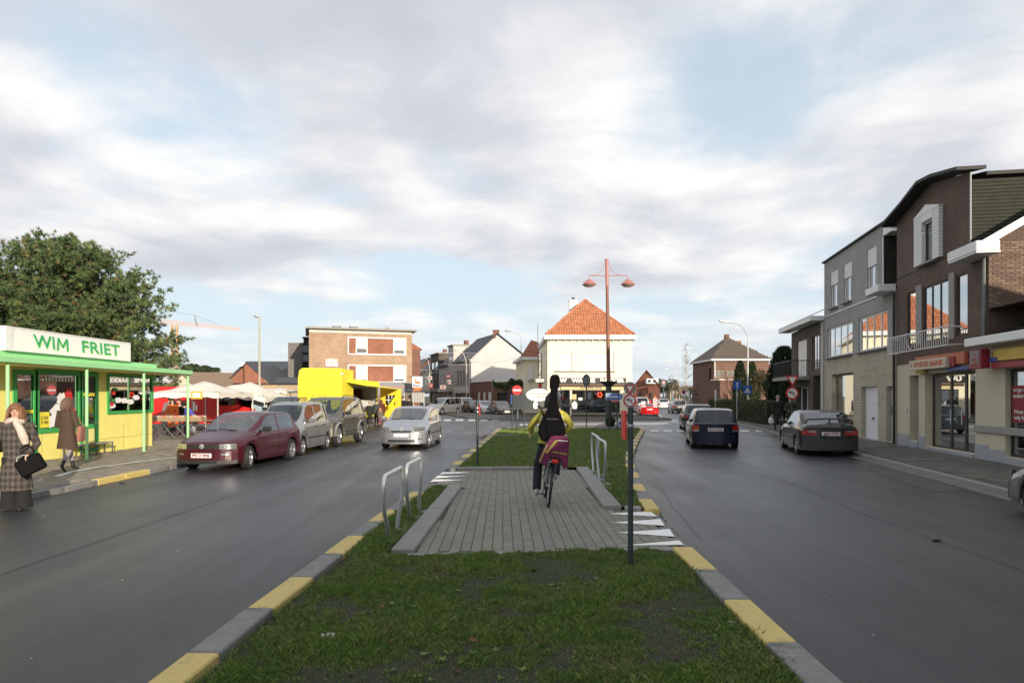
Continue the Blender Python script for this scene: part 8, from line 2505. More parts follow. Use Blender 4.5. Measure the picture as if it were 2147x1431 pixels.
hedge('clipped green hedge nearer the balcony house with a squared end', (17.1, 49.6), (16.05, 40.2), 1.45, .9, HED, dens=260)
hedge('rusty brown beech hedge beyond the green one', (26.5, 90), (21.8, 68), 1.7, 1.0, BRO, size=.09, dens=90)
hedge('low dark evergreen clump by the no parking sign', (30, 102), (27.4, 96), 2.2, 1.8, CON, size=.12, dens=90)
hedge('low pale grey green bank of shrubs below the beech hedge', (21.5, 74), (20.3, 66.5), .9, 1.5, [HED[2], HED[0], BRO[2]], size=.09, dens=80)
def blob_tree(label, px, Y, ytop, ybot, w, n, mats, size, name='tree', cat='tree', group=None, lobes=9, seed=1):
 o = thing(name, label, cat, (XQ(px, Y), Y, .1), 0, group)
 z0, z1 = max(.3, ZQ(ybot, Y)), ZQ(ytop, Y)
 R_ = np.random.default_rng(seed)
 cen = []
 for i in range(lobes):
  c = np.array([R_.uniform(-.32, .32) * w, R_.uniform(-.3, .3) * w, z0 + (z1 - z0) * R_.uniform(.3, .78)])
  r = np.array([w * R_.uniform(.18, .3), w * R_.uniform(.18, .3), (z1 - z0) * R_.uniform(.16, .26)])
  v = R_.normal(0, 1, (n // lobes, 3)); v /= np.linalg.norm(v, axis=1)[:, None]
  cen.append(c + v * r * R_.uniform(.65, 1.05, (n // lobes, 1)))
 b = MB(); b.cyl((0, 0, 0), (0, 0, (z0 + z1) / 2), .12, .05, 6); b.build('trunk', BARK, o)
 leaves('crown', np.concatenate(cen), size, mats, o)
 return o
for i, (px, Y, yt, yb, w, lab) in enumerate(((409, 120, 762, 785, 4.0, 'small dark round tree on the horizon left of the tall grey lamp'), (425, 125, 766, 785, 4.5, 'second dark distant tree right beside the round one'), (440, 135, 771, 785, 4.5, 'faint distant tree by the thin aerial, right of the others'),
 (1395, 150, 790, 832, 6, 'dark evergreen mass under the black round sign'), (1380, 160, 800, 832, 6, 'distant evergreen right of the red roofed cottage'), (1370, 175, 803, 832, 6, 'faint distant green tree between cottage and sign'))):
 blob_tree(lab, px, Y, yt, yb, w, 1500, CON if i != 5 else LEAFG, .22, group='distant trees on the horizon', seed=i + 2)
blob_tree('yellowish green shrub in the distance beyond the beech hedge', 1455, 92, 805, 832, 3, 1200, [LEAFG[2], BRO[2]], .12, name='shrub', cat='shrub', seed=31)
blob_tree('dense brown green bush between the columnar conifers and the ragged conifer', 1611, 54, 768, 845, 2.6, 5200, [HED[0], HED[1], BRO[1]], .07, name='bush', cat='bush', seed=44)
blob_tree('dark evergreen bush filling the corner behind the squared hedge end', 1630, 48, 790, 845, 1.8, 3600, CON, .06, name='bush', cat='bush', seed=45)
o = thing('climbing_ivy', 'bushy yellow green climber spilling over the low brick outbuilding', 'plant', (XQ(1066, 70), 70, 2.0))
cen = []
for k in range(3800):
 x = random.uniform(-1.65, 1.5); z = 1.1 + .28 * math.sin(x * 2.3) + .16 * math.sin(x * 6) - abs(random.gauss(0, .34)) * (1.0 if x > -.9 else .7)
 cen.append((x, -.35 + random.gauss(0, .2), z + .3))
leaves('foliage', np.array(cen), .085, LEAFG, o)
b = MB(); b.tube([(1.3, 0, -1.9), (1.2, -.1, -.5), (.4, -.2, .6), (-.9, -.2, 1.1)], .05, 5); b.build('stem', BARK, o)
o = thing('clipped_box_bush', 'round clipped box bush at the foot of the double street lamp', 'bush', (LX, LY - .62, .3))
v = rng.normal(0, 1, (2600, 3)); v /= np.linalg.norm(v, axis=1)[:, None]
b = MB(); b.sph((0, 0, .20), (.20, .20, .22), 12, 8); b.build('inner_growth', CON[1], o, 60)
leaves('foliage', v * [.25, .25, .27] * rng.uniform(.88, 1.04, (2600, 1)) + [0, 0, .2], .03, HED, o)
# ==== people
SKIN = mat('skin', (0.55, 0.33, 0.24), .55, var=.05)
SHOE = mat('dark_shoe', (0.02, 0.018, 0.017), .5)
def skin_mesh(joints, edges, sub=2):
 """joints: name -> (pos, radius); grows one continuous skin and returns the evaluated mesh"""
 names = list(joints)
 idx = {n: i for i, n in enumerate(names)}
 me = bpy.data.meshes.new('body')
 me.from_pydata([joints[n][0] for n in names], [(idx[a], idx[b]) for a, b in edges], [])
 o = bpy.data.objects.new('body', me)
 COL.objects.link(o)
 sk = o.modifiers.new('skin', 'SKIN')
 sk.use_smooth_shade = True
 sk.branch_smoothing = .4
 if not me.skin_vertices:
  pass
 for i, n in enumerate(names):
  r = joints[n][1]
  sv = me.skin_vertices[0].data[i]
  sv.radius = r if isinstance(r, tuple) else (r, r)
  sv.use_root = (i == 0)
 ss = o.modifiers.new('sub', 'SUBSURF')
 ss.levels = sub; ss.render_levels = sub
 dg = bpy.context.evaluated_depsgraph_get()
 dg.update()
 out = bpy.data.meshes.new_from_object(o.evaluated_get(dg))
 bpy.data.objects.remove(o)
 bpy.data.meshes.remove(me)
 return out
def person(label, loc, face, h=1.7, top=(.05, .05, .06), bottom=(.03, .03, .04), hair=(.05, .03, .02), hairlen='short', pose=None, coat=None, coatlen=.62, shoe=None,
 group=None, fingers=True, woman=False, lean=0.0, twist_head=0.0, hood=None, child=False, name='person', sit=False, topm=None, botm=None, wide=1.0):
 """local frame: x right-hand side negative.. person faces local -Y; face = world angle of local -Y turned from the world -Y"""
 s = h / 1.72
 P = dict(lhand=(.25, .02, .82), rhand=(-.25, .02, .82), lelb=(.265, .05, 1.10), relb=(-.265, .05, 1.10), lfoot=(.10, -.0, .08), rfoot=(-.10, .0, .08), lknee=(.10, -.03, .50), rknee=(-.10, -.03, .50), hip=(0, 0, .93), chest=(0, 0, 1.30), neck=(0, .01, 1.47), head=(0, -.01, 1.61))
 if pose: P.update(pose)
 V = lambda k: Vector(P[k]) * s
 J = {}; E = []
 tw = wide
 hip, chest, neck, head = V('hip'), V('chest'), V('neck'), V('head')
 def j(n, p, r): J[n] = (tuple(p), tuple(q * s for q in r) if isinstance(r, tuple) else r * s)
 j('pelvis', hip, (.145 * tw, .105)); j('waist', hip.lerp(chest, .45), (.125 * tw, .095)); j('chest', chest, (.155 * tw, .115)); j('upper', chest.lerp(neck, .6), (.105 * tw, .08)); j('neck', neck, .052); j('skull0', neck.lerp(head, .55), .062)
 j('skull1', head, (.076, .092)); j('skull2', head + Vector((0, .01, .075)) * s, (.066, .08))
 E += [('pelvis', 'waist'), ('waist', 'chest'), ('chest', 'upper'), ('upper', 'neck'), ('neck', 'skull0'), ('skull0', 'skull1'), ('skull1', 'skull2')]
 for sd, sg_ in (('l', 1), ('r', -1)):
  sh = chest.lerp(neck, .62) + Vector((sg_ * .165 * s * (0.92 if woman else 1) * tw, 0, 0))
  el, ha = V(sd + 'elb'), V(sd + 'hand')
  j(sd + 'sho', sh, .062); j(sd + 'uarm', sh.lerp(el, .5), .052); j(sd + 'elbow', el, .043); j(sd + 'fore', el.lerp(ha, .5), .040); j(sd + 'wrist', ha, .027)
  E += [('upper', sd + 'sho'), (sd + 'sho', sd + 'uarm'), (sd + 'uarm', sd + 'elbow'), (sd + 'elbow', sd + 'fore'), (sd + 'fore', sd + 'wrist')]
  hd = (ha - el).normalized()
  side = hd.cross(Vector((0, 1, 0))); side = side.normalized() if side.length > .1 else Vector((1, 0, 0))
  nrm = hd.cross(side).normalized()
  palm = ha + hd * .055 * s
  j(sd + 'palm', palm, (.020, .036) if fingers else .032)
  E.append((sd + 'wrist', sd + 'palm'))
  if fingers:
   for k, (off, ln) in enumerate(((-.027, .058), (-.009, .070), (.009, .066), (.026, .050))):
    b0 = palm + hd * .030 * s + nrm * off * s
    f1 = b0 + (hd * ln * .5 + side * .012) * s
    f2 = f1 + (hd * ln * .36 + side * .024 * (1 if sg_ > 0 else -1)) * s
    j('%sf%da' % (sd, k), b0, .0095); j('%sf%db' % (sd, k), f1, .0085); j('%sf%dc' % (sd, k), f2, .0070)
    E += [(sd + 'palm', '%sf%da' % (sd, k)), ('%sf%da' % (sd, k), '%sf%db' % (sd, k)), ('%sf%db' % (sd, k), '%sf%dc' % (sd, k))]
   t1 = palm - nrm * .030 * s; t2 = t1 + (hd * .03 - nrm * .018) * s;
   j(sd + 'th1', t1, .011); j(sd + 'th2', t2, .009)
   E += [(sd + 'palm', sd + 'th1'), (sd + 'th1', sd + 'th2')]
  kn, ft = V(sd + 'knee'), V(sd + 'foot')
  hj = hip + Vector((sg_ * .085 * s, 0, -.06 * s))
  j(sd + 'hip', hj, .085); j(sd + 'thigh', hj.lerp(kn, .5), .075); j(sd + 'knee', kn, .056); j(sd + 'calf', kn.lerp(ft, .4), .054); j(sd + 'ankle', ft, .037)
  fdir = Vector(P.get(sd + 'toe', (0, -1, 0)))
  j(sd + 'heel', ft + Vector((0, .02, -.045)) * s, .030); j(sd + 'ball', ft + fdir * .10 * s + Vector((0, 0, -.048 * s)), (.034, .026)); j(sd + 'toe', ft + fdir * .165 * s + Vector((0, 0, -.055 * s)), (.028, .018))
  E += [('pelvis', sd + 'hip'), (sd + 'hip', sd + 'thigh'), (sd + 'thigh', sd + 'knee'), (sd + 'knee', sd + 'calf'), (sd + 'calf', sd + 'ankle'), (sd + 'ankle', sd + 'heel'), (sd + 'ankle', sd + 'ball'), (sd + 'ball', sd + 'toe')]
 me = skin_mesh(J, E, 2 if fingers else 1)
 mt = topm or mat('cloth_%.3f_%.3f_%.3f' % tuple(top), top, .9, var=.15, scale=12)
 mb = botm or mat('cloth_%.3f_%.3f_%.3f' % tuple(bottom), bottom, .9, var=.15, scale=12)
 ms = shoe or SHOE
 me.materials.clear()
 for m in (SKIN, mt, mb, ms): me.materials.append(m)
 zone = {}
 for n in J:
  if n in ('neck', 'skull0', 'skull1', 'skull2') or 'palm' in n or n[1:2] == 'f' and n[2:3].isdigit() or n[1:] in ('th1', 'th2'): zone[n] = 0
  elif n[1:] in ('hip', 'thigh', 'knee', 'calf') or n == 'pelvis': zone[n] = 2
  elif n[1:] in ('ankle', 'heel', 'ball', 'toe'): zone[n] = 3
  else: zone[n] = 1
 segs = [(Vector(J[a][0]), Vector(J[b][0]), zone[a], zone[b], a, b) for a, b in E]
 nm = list(J); pos = np.array([J[n][0] for n in nm]); zn = np.array([zone[n] for n in nm])
 sp = []; sz = []
 for a, b, za, zb_, _, _ in segs:
  for t in (0, .25, .5, .75, 1):
   sp.append(a.lerp(b, t)); sz.append(za if t < .5 else zb_)
 sp = np.array([tuple(x) for x in sp]); sz = np.array(sz)
 nf = len(me.polygons)
 ctr = np.empty(nf * 3); me.polygons.foreach_get('center', ctr); ctr = ctr.reshape(-1, 3)
 d2 = ((ctr[:, None, :] - sp[None]) ** 2).sum(2)
 me.polygons.foreach_set('material_index', sz[d2.argmin(1)].astype(np.int32))
 me.polygons.foreach_set('use_smooth', [True] * nf)
 me.update()
 o = thing(name, label, 'person', loc, face, group)
 body = link('body', me, o)
 hc = head + Vector((0, 0, .015)) * s
 HM = Matrix.Translation(hc) @ Matrix.Rotation(twist_head, 4, 'Z')
 b = MB(); b.T = HM
 b.add([(0, -.118 * s, -.02 * s), (.015 * s, -.090 * s, -.028 * s), (-.015 * s, -.090 * s, -.028 * s), (0, -.092 * s, .018 * s)], [(0, 1, 2), (0, 3, 1), (0, 2, 3)])
 for sg_ in (1, -1): b.sph((sg_ * .083 * s, .0, -.008 * s), (.012 * s, .022 * s, .030 * s), 6, 5)
 b.build('nose_and_ears', SKIN, o, 60)
 b = MB(); b.T = HM
 for sg_ in (1, -1): b.sph((sg_ * .030 * s, -.091 * s, .010 * s), (.011 * s, .006 * s, .007 * s), 6, 4)
 b.build('eyes', mat('eye_dark', (.02, .015, .012), .3), o)
 b = MB(); b.T = HM; b.sph((0, -.090 * s, -.052 * s), (.020 * s, .008 * s, .006 * s), 8, 4); b.build('mouth', mat('lips', (.35, .11, .10), .5), o)
 hm = mat('hair_%.3f_%.3f' % (hair[0], hair[1]), hair, .6, var=.4, scale=25, bump=.6, bscale=60)
 b = MB(); b.T = HM
 nu, nv = 18, 10
 R_ = random.Random(int(abs(loc[0]) * 100))
 Vv = []
 bottom_z = {'short': -.02, 'bob': -.10, 'long': -.22}[hairlen]
 for jv in range(nv + 1):
  ph = PI / 2 - (PI / 2 + .25) * jv / nv
  for i in range(nu):
   t = 2 * PI * i / nu
   frontness = max(0, -math.sin(t))
   rr = 1.0 + R_.uniform(-.03, .03)
   z = .108 * math.sin(ph)
   cx_, cy_ = .094 * math.cos(ph), .112 * math.cos(ph)
   if jv > nv * .55:
    k = (jv - nv * .55) / (nv * .45)
    z = z + (bottom_z) * k * (1 - frontness ** .6) - .0 + frontness * (.045 * k if hairlen == 'short' else .03 * k)
    ex = (0, .12, .20)[('short', 'bob', 'long').index(hairlen)]
    cx_ = max(cx_, .094 * (1 - .1 * k)) * (1 + ex * k * R_.uniform(.6, 1.3)); cy_ = max(cy_, .112 * (1 - .1 * k)) * (1 + ex * .7 * k)
    if frontness > .5: cy_ *= (1 - .10 * k)
   Vv.append((cx_ * math.cos(t) * s * rr, (cy_ * math.sin(t) + .012) * s * rr, (z + .035) * s))
 b.add(Vv, [(a * nu + i, a * nu + (i + 1) % nu, (a + 1) * nu + (i + 1) % nu, (a + 1) * nu + i) for a in range(nv) for i in range(nu)])
 if hairlen != 'short' and not hood:
  for k in range(26):
   t = R(-35) + R(250) * k / 25
   x0_, y0_ = .088 * math.cos(t), .10 * math.sin(t) + .015
   ln_ = (.17 if hairlen == 'bob' else .27) * R_.uniform(.8, 1.1)
   fl = 1.25 if hairlen == 'bob' else 1.45
   b.tube([(x0_ * s, y0_ * s, .07 * s), (x0_ * 1.18 * s, y0_ * 1.15 * s, 0), (x0_ * fl * s + R_.uniform(-.012, .012), y0_ * fl * s, -ln_ * .6 * s), (x0_ * fl * .95 * s + R_.uniform(-.02, .02), y0_ * fl * s, -ln_ * s)], .02, 5, radii=[.022 * s, .026 * s, .026 * s, .008 * s])
 b.build('hair', hood or hm, o, 60)
 if coat:
  b = MB(); n = 28
  sh_z = (chest.lerp(neck, .75)).z
  rows = []
  zt, zbm = sh_z, hip.z - coatlen * s + .12 * s
  prof = [(0, .075, .068), (.04, .15, .10), (.12, .19, .125), (.30, .185, .135), (.48, .165, .125), (.62, .185, .14), (.85, .215, .165), (1, .235, .18)]
  wdt = .93 if woman else 1
  for f_, rx, ry in prof:
   z = zt + .04 * s - f_ * (zt + .04 * s - zbm)
   axis = chest.lerp(neck, max(0, (z - chest.z) / max(.01, neck.z - chest.z))) if z > chest.z else hip.lerp(chest, max(0, (z - hip.z) / (chest.z - hip.z)))
   rows.append([(axis.x + rx * wdt * wide * s * math.cos(t) * (1 + .035 * f_ * math.sin(5 * t + 1)), axis.y + ry * s * math.sin(t) * (1 + .04 * f_ * math.sin(4 * t)), z) for t in [2 * PI * i / n for i in range(n)]])
  vs = [p for r in rows for p in r]
  b.add(vs, [(a * n + i, (a + 1) * n + i, (a + 1) * n + (i + 1) % n, a * n + (i + 1) % n) for a in range(len(rows) - 1) for i in range(n)])
  for sd in 'lr':
   sh, ua, el, fo, wr = [Vector(J[sd + q][0]) for q in ('sho', 'uarm', 'elbow', 'fore', 'wrist')]
   b.tube([sh + Vector((0, 0, .02 * s)), ua, el, fo, fo.lerp(wr, .9)], .05, 10, radii=[.080 * s, .070 * s, .060 * s, .056 * s, .050 * s])
  b.build('coat', coat, o, 60)
 return o
def cloth(name, c, **k): return mat(name, c, .92, var=.2, scale=14, bump=.4, bscale=50, **k)
def plaid():
 m = bpy.data.materials.new('plaid_wool'); m.use_nodes = True
 t = m.node_tree; b = t.nodes['Principled BSDF']; b.inputs['Roughness'].default_value = .95
 tc = t.nodes.new('ShaderNodeTexCoord'); sp = t.nodes.new('ShaderNodeSeparateXYZ'); t.links.new(tc.outputs['Object'], sp.inputs[0])
 wx = mth(t, 'SINE', mth(t, 'MULTIPLY', sp.outputs[0], 85)); wz = mth(t, 'SINE', mth(t, 'MULTIPLY', sp.outputs[2], 60))
 k = mth(t, 'MULTIPLY_ADD', mth(t, 'ADD', wx, wz), .22, .45, clamp=True)
 n = t.nodes.new('ShaderNodeTexNoise'); n.inputs['Scale'].default_value = 45; n.inputs['Detail'].default_value = 4; t.links.new(tc.outputs['Object'], n.inputs[0])
 k2 = mth(t, 'MULTIPLY', k, mth(t, 'MULTIPLY_ADD', n.outputs[0], 3.2, -.6), clamp=True)
 r = t.nodes.new('ShaderNodeValToRGB'); r.color_ramp.elements[0].color = (.018, .017, .016, 1); r.color_ramp.elements[1].color = (.105, .088, .076, 1); t.links.new(k2, r.inputs[0]); t.links.new(r.outputs[0], b.inputs['Base Color'])
 return m
PLAID = plaid()
pw = person('woman in a long plaid coat with a black handbag standing at the left road edge', PG(33, 1068, .0), R(18), 1.70, (.05, .045, .04), (.012, .012, .013), (.16, .075, .035), 'long', coat=PLAID, coatlen=.72, woman=True, twist_head=R(8), wide=1.12,
 pose=dict(lhand=(.24, -.20, .92), lelb=(.29, .03, 1.08), rhand=(-.26, -.10, .85), relb=(-.30, .04, 1.08), lfoot=(.12, -.06, .08), rfoot=(-.08, .04, .08)))
pw['label'] = 'woman in a long plaid coat and pale scarf standing at the left road edge'
TR = cloth('black_trousers', (.010, .010, .011))
b = MB(); n = 16
for sx_ in (.105, -.085):
 rows = [[(sx_ + rx * math.cos(t), yy + .0 + rx * 1.05 * math.sin(t), z) for t in [2 * PI * i / n for i in range(n)]] for z, rx, yy in ((.86, .105, 0), (.5, .10, -.02), (.2, .115, -.01), (.035, .135, 0))]
 b.add([p for r in rows for p in r], [(a * n + i, a * n + (i + 1) % n, (a + 1) * n + (i + 1) % n, (a + 1) * n + i) for a in range(3) for i in range(n)])
b.build('wide_trousers', TR, pw, 60)
SCF = mat('pale_wool_scarf', (.50, .42, .36), .95, var=.25, scale=30, bump=.8, bscale=80)
b = MB(); b.tube([(.11 * math.cos(t), .105 * math.sin(t) - .01, 1.45 + .02 * math.sin(3 * t)) for t in [2 * PI * i / 16 for i in range(16)]], .045, 8, closed=True)
b.tube([(.04, -.12, 1.43), (.12, -.17, 1.32), (.17, -.17, 1.18), (.19, -.15, 1.08)], .05, 8, radii=[.045, .06, .065, .05]); b.build('scarf', SCF, pw, 60)
BG = mat('black_leather', (.006, .006, .007), .8, var=.2, spec=1.2)
hb = thing('handbag', 'large black handbag carried by the woman in the plaid coat', 'handbag', (pw.location.x + .33, pw.location.y - .16, .80), R(20))
b = MB(); b.T = Matrix.Rotation(R(-28), 4, 'Y')
b.cbox(-.19, .19, -.055, .055, -.20, .08, .03); b.build('bag_body', BG, hb, 40)
b = MB(); b.tube([(-.10, 0, .10), (-.12, 0, .20), (-.02, 0, .27), (.06, 0, .20), (.07, 0, .03)], .010, 6); b.build('strap', BG, hb, 40)
b = MB(); b.T = Matrix.Rotation(R(-28), 4, 'Y'); b.tube([(-.13, -.03, .08), (-.10, -.03, .13), (0, -.03, .13), (.03, -.03, .08)], .008, 5); b.build('buckle', STEEL, hb)
b2_ = thing('shoulder_bag', 'dark brown bag slung behind the woman in the plaid coat', 'bag', (pw.location.x - .34, pw.location.y + .05, 1.13), 0)
b = MB(); b.cbox(-.11, .08, -.14, .14, -.20, .12, .05); b.build('bag_body', mat('dark_brown_bag', (.03, .018, .013), .6), b2_, 40)
b = MB(); b.tube([(0, -.1, .1), (.16, -.05, .28), (.22, 0, .25)], .014, 5); b.build('strap', BG, b2_)
BRC = cloth('brown_long_coat', (.060, .036, .026))
p = PG(141, 988, .12)
wb = person('person in a long dark brown coat walking away past the kiosk', p, R(180 - 12), 1.66, (.02, .018, .016), (.26, .22, .25), (.10, .055, .035), 'bob', coat=BRC, coatlen=.50, woman=True, wide=1.15,
 pose=dict(lfoot=(.06, -.22, .10), rfoot=(-.08, .24, .16), lknee=(.09, -.16, .50), rknee=(-.09, .02, .48), rtoe=(0, -.8, -.6), lhand=(.20, -.22, .98), lelb=(.29, .0, 1.10), rhand=(-.22, -.20, 1.0), relb=(-.29, .02, 1.10)))
o = thing('shoulder_bag', 'reddish brown bag at the side of the walker in the brown coat', 'bag', (p.x + .30, p.y + .02, .12 + .93), R(10))
b = MB(); b.cbox(-.05, .05, -.13, .13, -.24, .12, .03); b.build('bag_body', mat('tan_red_bag', (.28, .12, .09), .7), o, 40)
b = MB(); b.tube([(0, -.1, .1), (-.10, -.04, .45), (0, .1, .1)], .01, 5); b.build('strap', mat('tan_red_bag'), o)
G1 = 'customers waiting beside the yellow truck'
rows = [
 (775, 895, 842, (.016, .02, .018), (.012, .012, .014), (.30, .28, .25), 'short', R(175), 'grey haired person in a dark green coat with a white mark, left of the queue', False, 1.0),
 (789, 893, 838.5, (.06, .065, .075), (.012, .012, .014), (.04, .025, .02), 'short', R(150), 'dark haired person in a grey jacket, second in the queue', False, 1.0),
 (797, 894, 855, (.13, .12, .11), (.20, .05, .08), (.30, .16, .06), 'long', R(170), 'small child with long fair hair and pinkish trousers in the queue', True, 1.05),
 (796.5, 889, 838, (.08, .018, .012), (.012, .012, .014), (.14, .06, .03), 'long', R(200), 'person in a long rust red coat at the front of the queue', False, 1.15),
 (816, 879, 841, (.03, .032, .04), (.015, .015, .02), (.10, .05, .03), 'short', R(-150), 'person with a dark jacket standing by the yellow tarpaulin', False, 1.0)]
for px, yf, yt, tp, bt, hr, hl_, fc, lab, ch, wd in rows:
 p = PG(px, yf, 0)
 h_ = (yf - yt) * p.y / F
 if lab.startswith('person in a long rust'): px = 792
 person(lab, (XQ(px + (7 if 'rust' in lab else 0), p.y), p.y, 0), fc, h_, tp, bt, hr, hl_, group=G1, coat=cloth('coat_%.3f' % tp[0], tp), coatlen=.45 if 'rust' in lab else .22, fingers=True, wide=wd,
 pose=dict(lhand=(.16, -.22, 1.0), lelb=(.26, .0, 1.10)))
for i, (px, Y, yt, c_) in enumerate(((845, 47.5, 838, (.015, .015, .018)), (858, 47.8, 839, (.02, .018, .016)))):
 h_ = 1.7 - .05 * i
 person(('dark figure under the striped awning, left one', 'dark figure under the striped awning, right one')[i], (XQ(px, Y), Y, .1), R(160), h_, c_, (.02, .02, .025), (.03, .02, .015), 'short', group='people under the striped awning', coat=cloth('coat_aw%d' % i, c_), coatlen=.2)
G2 = 'people browsing at the market stalls'
mp = [
 (356, 29.5, 1.72, (.20, .17, .18), (.30, .26, .24), 'short', 0, 'grey haired person in a patterned jacket behind the market table', {}),
 (362, 28.3, 1.60, (.62, .13, .02), (.02, .015, .012), 'bob', 0, 'dark haired person in a bright orange top behind the market table', {}),
 (383, 28.8, 1.72, (.015, .02, .016), (.02, .015, .012), 'short', 0, 'dark haired person in a black top bending over the market table', dict(chest=(0, -.16, 1.22), neck=(0, -.27, 1.36), head=(0, -.34, 1.48), lhand=(.18, -.40, .88), lelb=(.26, -.22, 1.02), rhand=(-.18, -.40, .88), relb=(-.26, -.22, 1.02))),
 (408, 27.4, 1.66, (.06, .07, .38), (.02, .015, .012), 'short', R(-75), 'person in a blue and white jacket stooping at the right end of the table', dict(chest=(0, -.22, 1.18), neck=(0, -.36, 1.30), head=(0, -.45, 1.38), lhand=(.14, -.50, .86), lelb=(.25, -.30, .98), rhand=(-.14, -.50, .86), relb=(-.25, -.30, .98))),
 (466, 36, 1.60, (.45, .04, .03), (.03, .02, .015), 'short', R(40), 'person in a red top between the tents and the dark stall', {})]
for px, Y, h_, tp, hr, hl_, fc, lab, ps_ in mp:
 person(lab, (XQ(px, Y), Y, .12), fc, h_, tp, (.03, .03, .04) if 'blue' not in lab else (.35, .36, .38), hr, hl_, group=G2, pose=ps_ or dict(lhand=(.16, -.3, .98), lelb=(.26, -.05, 1.08), rhand=(-.16, -.3, .98), relb=(-.26, -.05, 1.08)),
 coat=cloth('jacket_%.3f_%.3f' % (tp[0], tp[1]), tp) if not ps_ else None)
p = PG(1631, 903, .12)
m1 = person('man in a dark jacket and jeans with a white carrier bag on the right pavement', p, R(8), 1.74, (.016, .015, .015), (.030, .045, .075), (.25, .2, .17), 'short', coat=cloth('dark_jacket', (.016, .015, .015)), coatlen=.22,
 pose=dict(lfoot=(.08, -.16, .08), rfoot=(-.08, .14, .10), lknee=(.09, -.12, .5), rknee=(-.09, .02, .49), rhand=(-.30, -.02, .84), relb=(-.28, .04, 1.10)))
o = thing('carrier_bag', 'white plastic carrier bag held by the man on the right pavement', 'bag', (p.x - .36, p.y - .05, .12 + .52))
b = MB(); b.sph((0, 0, 0), (.13, .10, .17), 12, 8); b.sph((.02, 0, -.06), (.15, .10, .13), 12, 8); b.build('bag_body', mat('white_plastic', (.62, .62, .64), .5, var=.1, bump=.6, bscale=20), o, 60)
b = MB(); b.tube([(-.04, 0, .15), (0, 0, .26), (.05, 0, .15)], .012, 5); b.build('strap', mat('white_plastic'), o)
p = PG(1657, 901, .12)
m2 = person('person in a dull green coat pushing a dark cart on the right pavement', p, R(-12), 1.68, (.035, .04, .026), (.02, .02, .022), (.22, .18, .15), 'short', coat=cloth('dull_green_coat', (.035, .038, .026)), coatlen=.34,
 pose=dict(lhand=(.16, -.34, 1.0), lelb=(.27, -.06, 1.08), rhand=(-.16, -.34, 1.0), relb=(-.27, -.06, 1.08), lfoot=(.08, -.14, .08), rfoot=(-.08, .12, .10)))
o = thing('shopping_cart', 'dark two wheeled cart pushed by the person in the green coat', 'cart', (p.x + .12, p.y - .62, .12), R(-12))
b = MB(); b.cbox(-.20, .20, -.35, .1, .18, .72, .06); b.build('cart_body', BLACKP, o, 40)
b = MB(); b.tube([(-.16, .1, .3), (-.16, .32, 1.0), (.16, .32, 1.0), (.16, .1, .3)], .014, 6); b.build('handle', STEEL, o, 40)
for x_ in (-.2, .2):
 b = MB(); b.lathe([(.0001, -.02), (.12, -.02), (.12, .02), (.0001, .02)], (x_, -.1, .12), 'x', 14); b.build('wheel', TYRE, o, 40)
person('tiny distant pedestrian in a teal coat beside the evergreen clump', (XQ(1410.5, 108), 108, .12), R(0), 1.68, (.05, .20, .21), (.02, .03, .03), (.1, .07, .05), 'short', coat=cloth('teal_coat', (.05, .20, .21)), coatlen=.4)
person('driver behind the windscreen of the silver hatchback', (-3.72 + .37, 24.55 - .0, .0), R(-3), 1.62, (.30, .25, .22), (.05, .05, .06), (.28, .20, .13), 'short',
 pose=dict(hip=(0, .12, .48), chest=(0, .18, .84), neck=(0, .17, 1.02), head=(0, .14, 1.16), lhand=(.13, -.28, .86), lelb=(.24, -.02, .76), rhand=(-.13, -.28, .86), relb=(-.24, -.02, .76), lknee=(.12, -.35, .52), rknee=(-.12, -.35, .52), lfoot=(.1, -.62, .30), rfoot=(-.1, -.62, .30)))
# ==== cyclist and bicycle
bx = PG(1148, 1058, .05)
BR = R(180)
bi = thing('bicycle', 'black city bicycle ridden away from the viewer across the paving', 'bicycle', (bx.x, bx.y + .42, .05), BR)
lean = R(5)
Lm = Matrix.Rotation(-lean, 4, 'Y')
rw_ = .335
def bmb():
 b = MB(); b.T = Lm
 return b
for nm, yc in (('rear_wheel', .52), ('front_wheel', -.55)):
 b = bmb(); b.tube([(0, yc + rw_ * math.cos(t), rw_ + rw_ * math.sin(t)) for t in [2 * PI * i / 40 for i in range(40)]], .021, 8, closed=True); w_ = b.build('wheel', TYRE, bi, 60)
 b = bmb(); b.tube([(0, yc + (rw_ - .026) * math.cos(t), rw_ + (rw_ - .026) * math.sin(t)) for t in [2 * PI * i / 40 for i in range(40)]], .010, 6, closed=True); b.build('rim', STEEL, w_, 60)
 b = bmb()
 for k in range(24):
  t = 2 * PI * k / 24; b.cyl((.015 * (-1) ** k, yc, rw_), (0, yc + (rw_ - .03) * math.cos(t), rw_ + (rw_ - .03) * math.sin(t)), .0016, n=3)
 b.cyl((-.05, yc, rw_), (.05, yc, rw_), .02, n=8); b.build('spokes', STEEL, w_)
 b = bmb(); b.tube([(0, yc + (rw_ + .035) * math.cos(t), rw_ + (rw_ + .035) * math.sin(t)) for t in [R(-10) + R(170) * i / 16 for i in range(17)]] if nm == 'rear_wheel' else [(0, yc + (rw_ + .035) * math.cos(t), rw_ + (rw_ + .035) * math.sin(t)) for t in [R(60) + R(130) * i / 14 for i in range(15)]], .022, 6); b.build('mudguard', BLACKP, bi, 60)
b = bmb()
bb_, st_, hd0, hd1 = (0, .08, .29), (0, .22, .86), (0, -.36, .92), (0, -.40, .72)
b.tube([bb_, st_], .016, 8); b.tube([bb_, hd1], .018, 8); b.tube([(0, .20, .74), (0, -.37, .86)], .015, 8); b.tube([hd0, hd1], .018, 8)
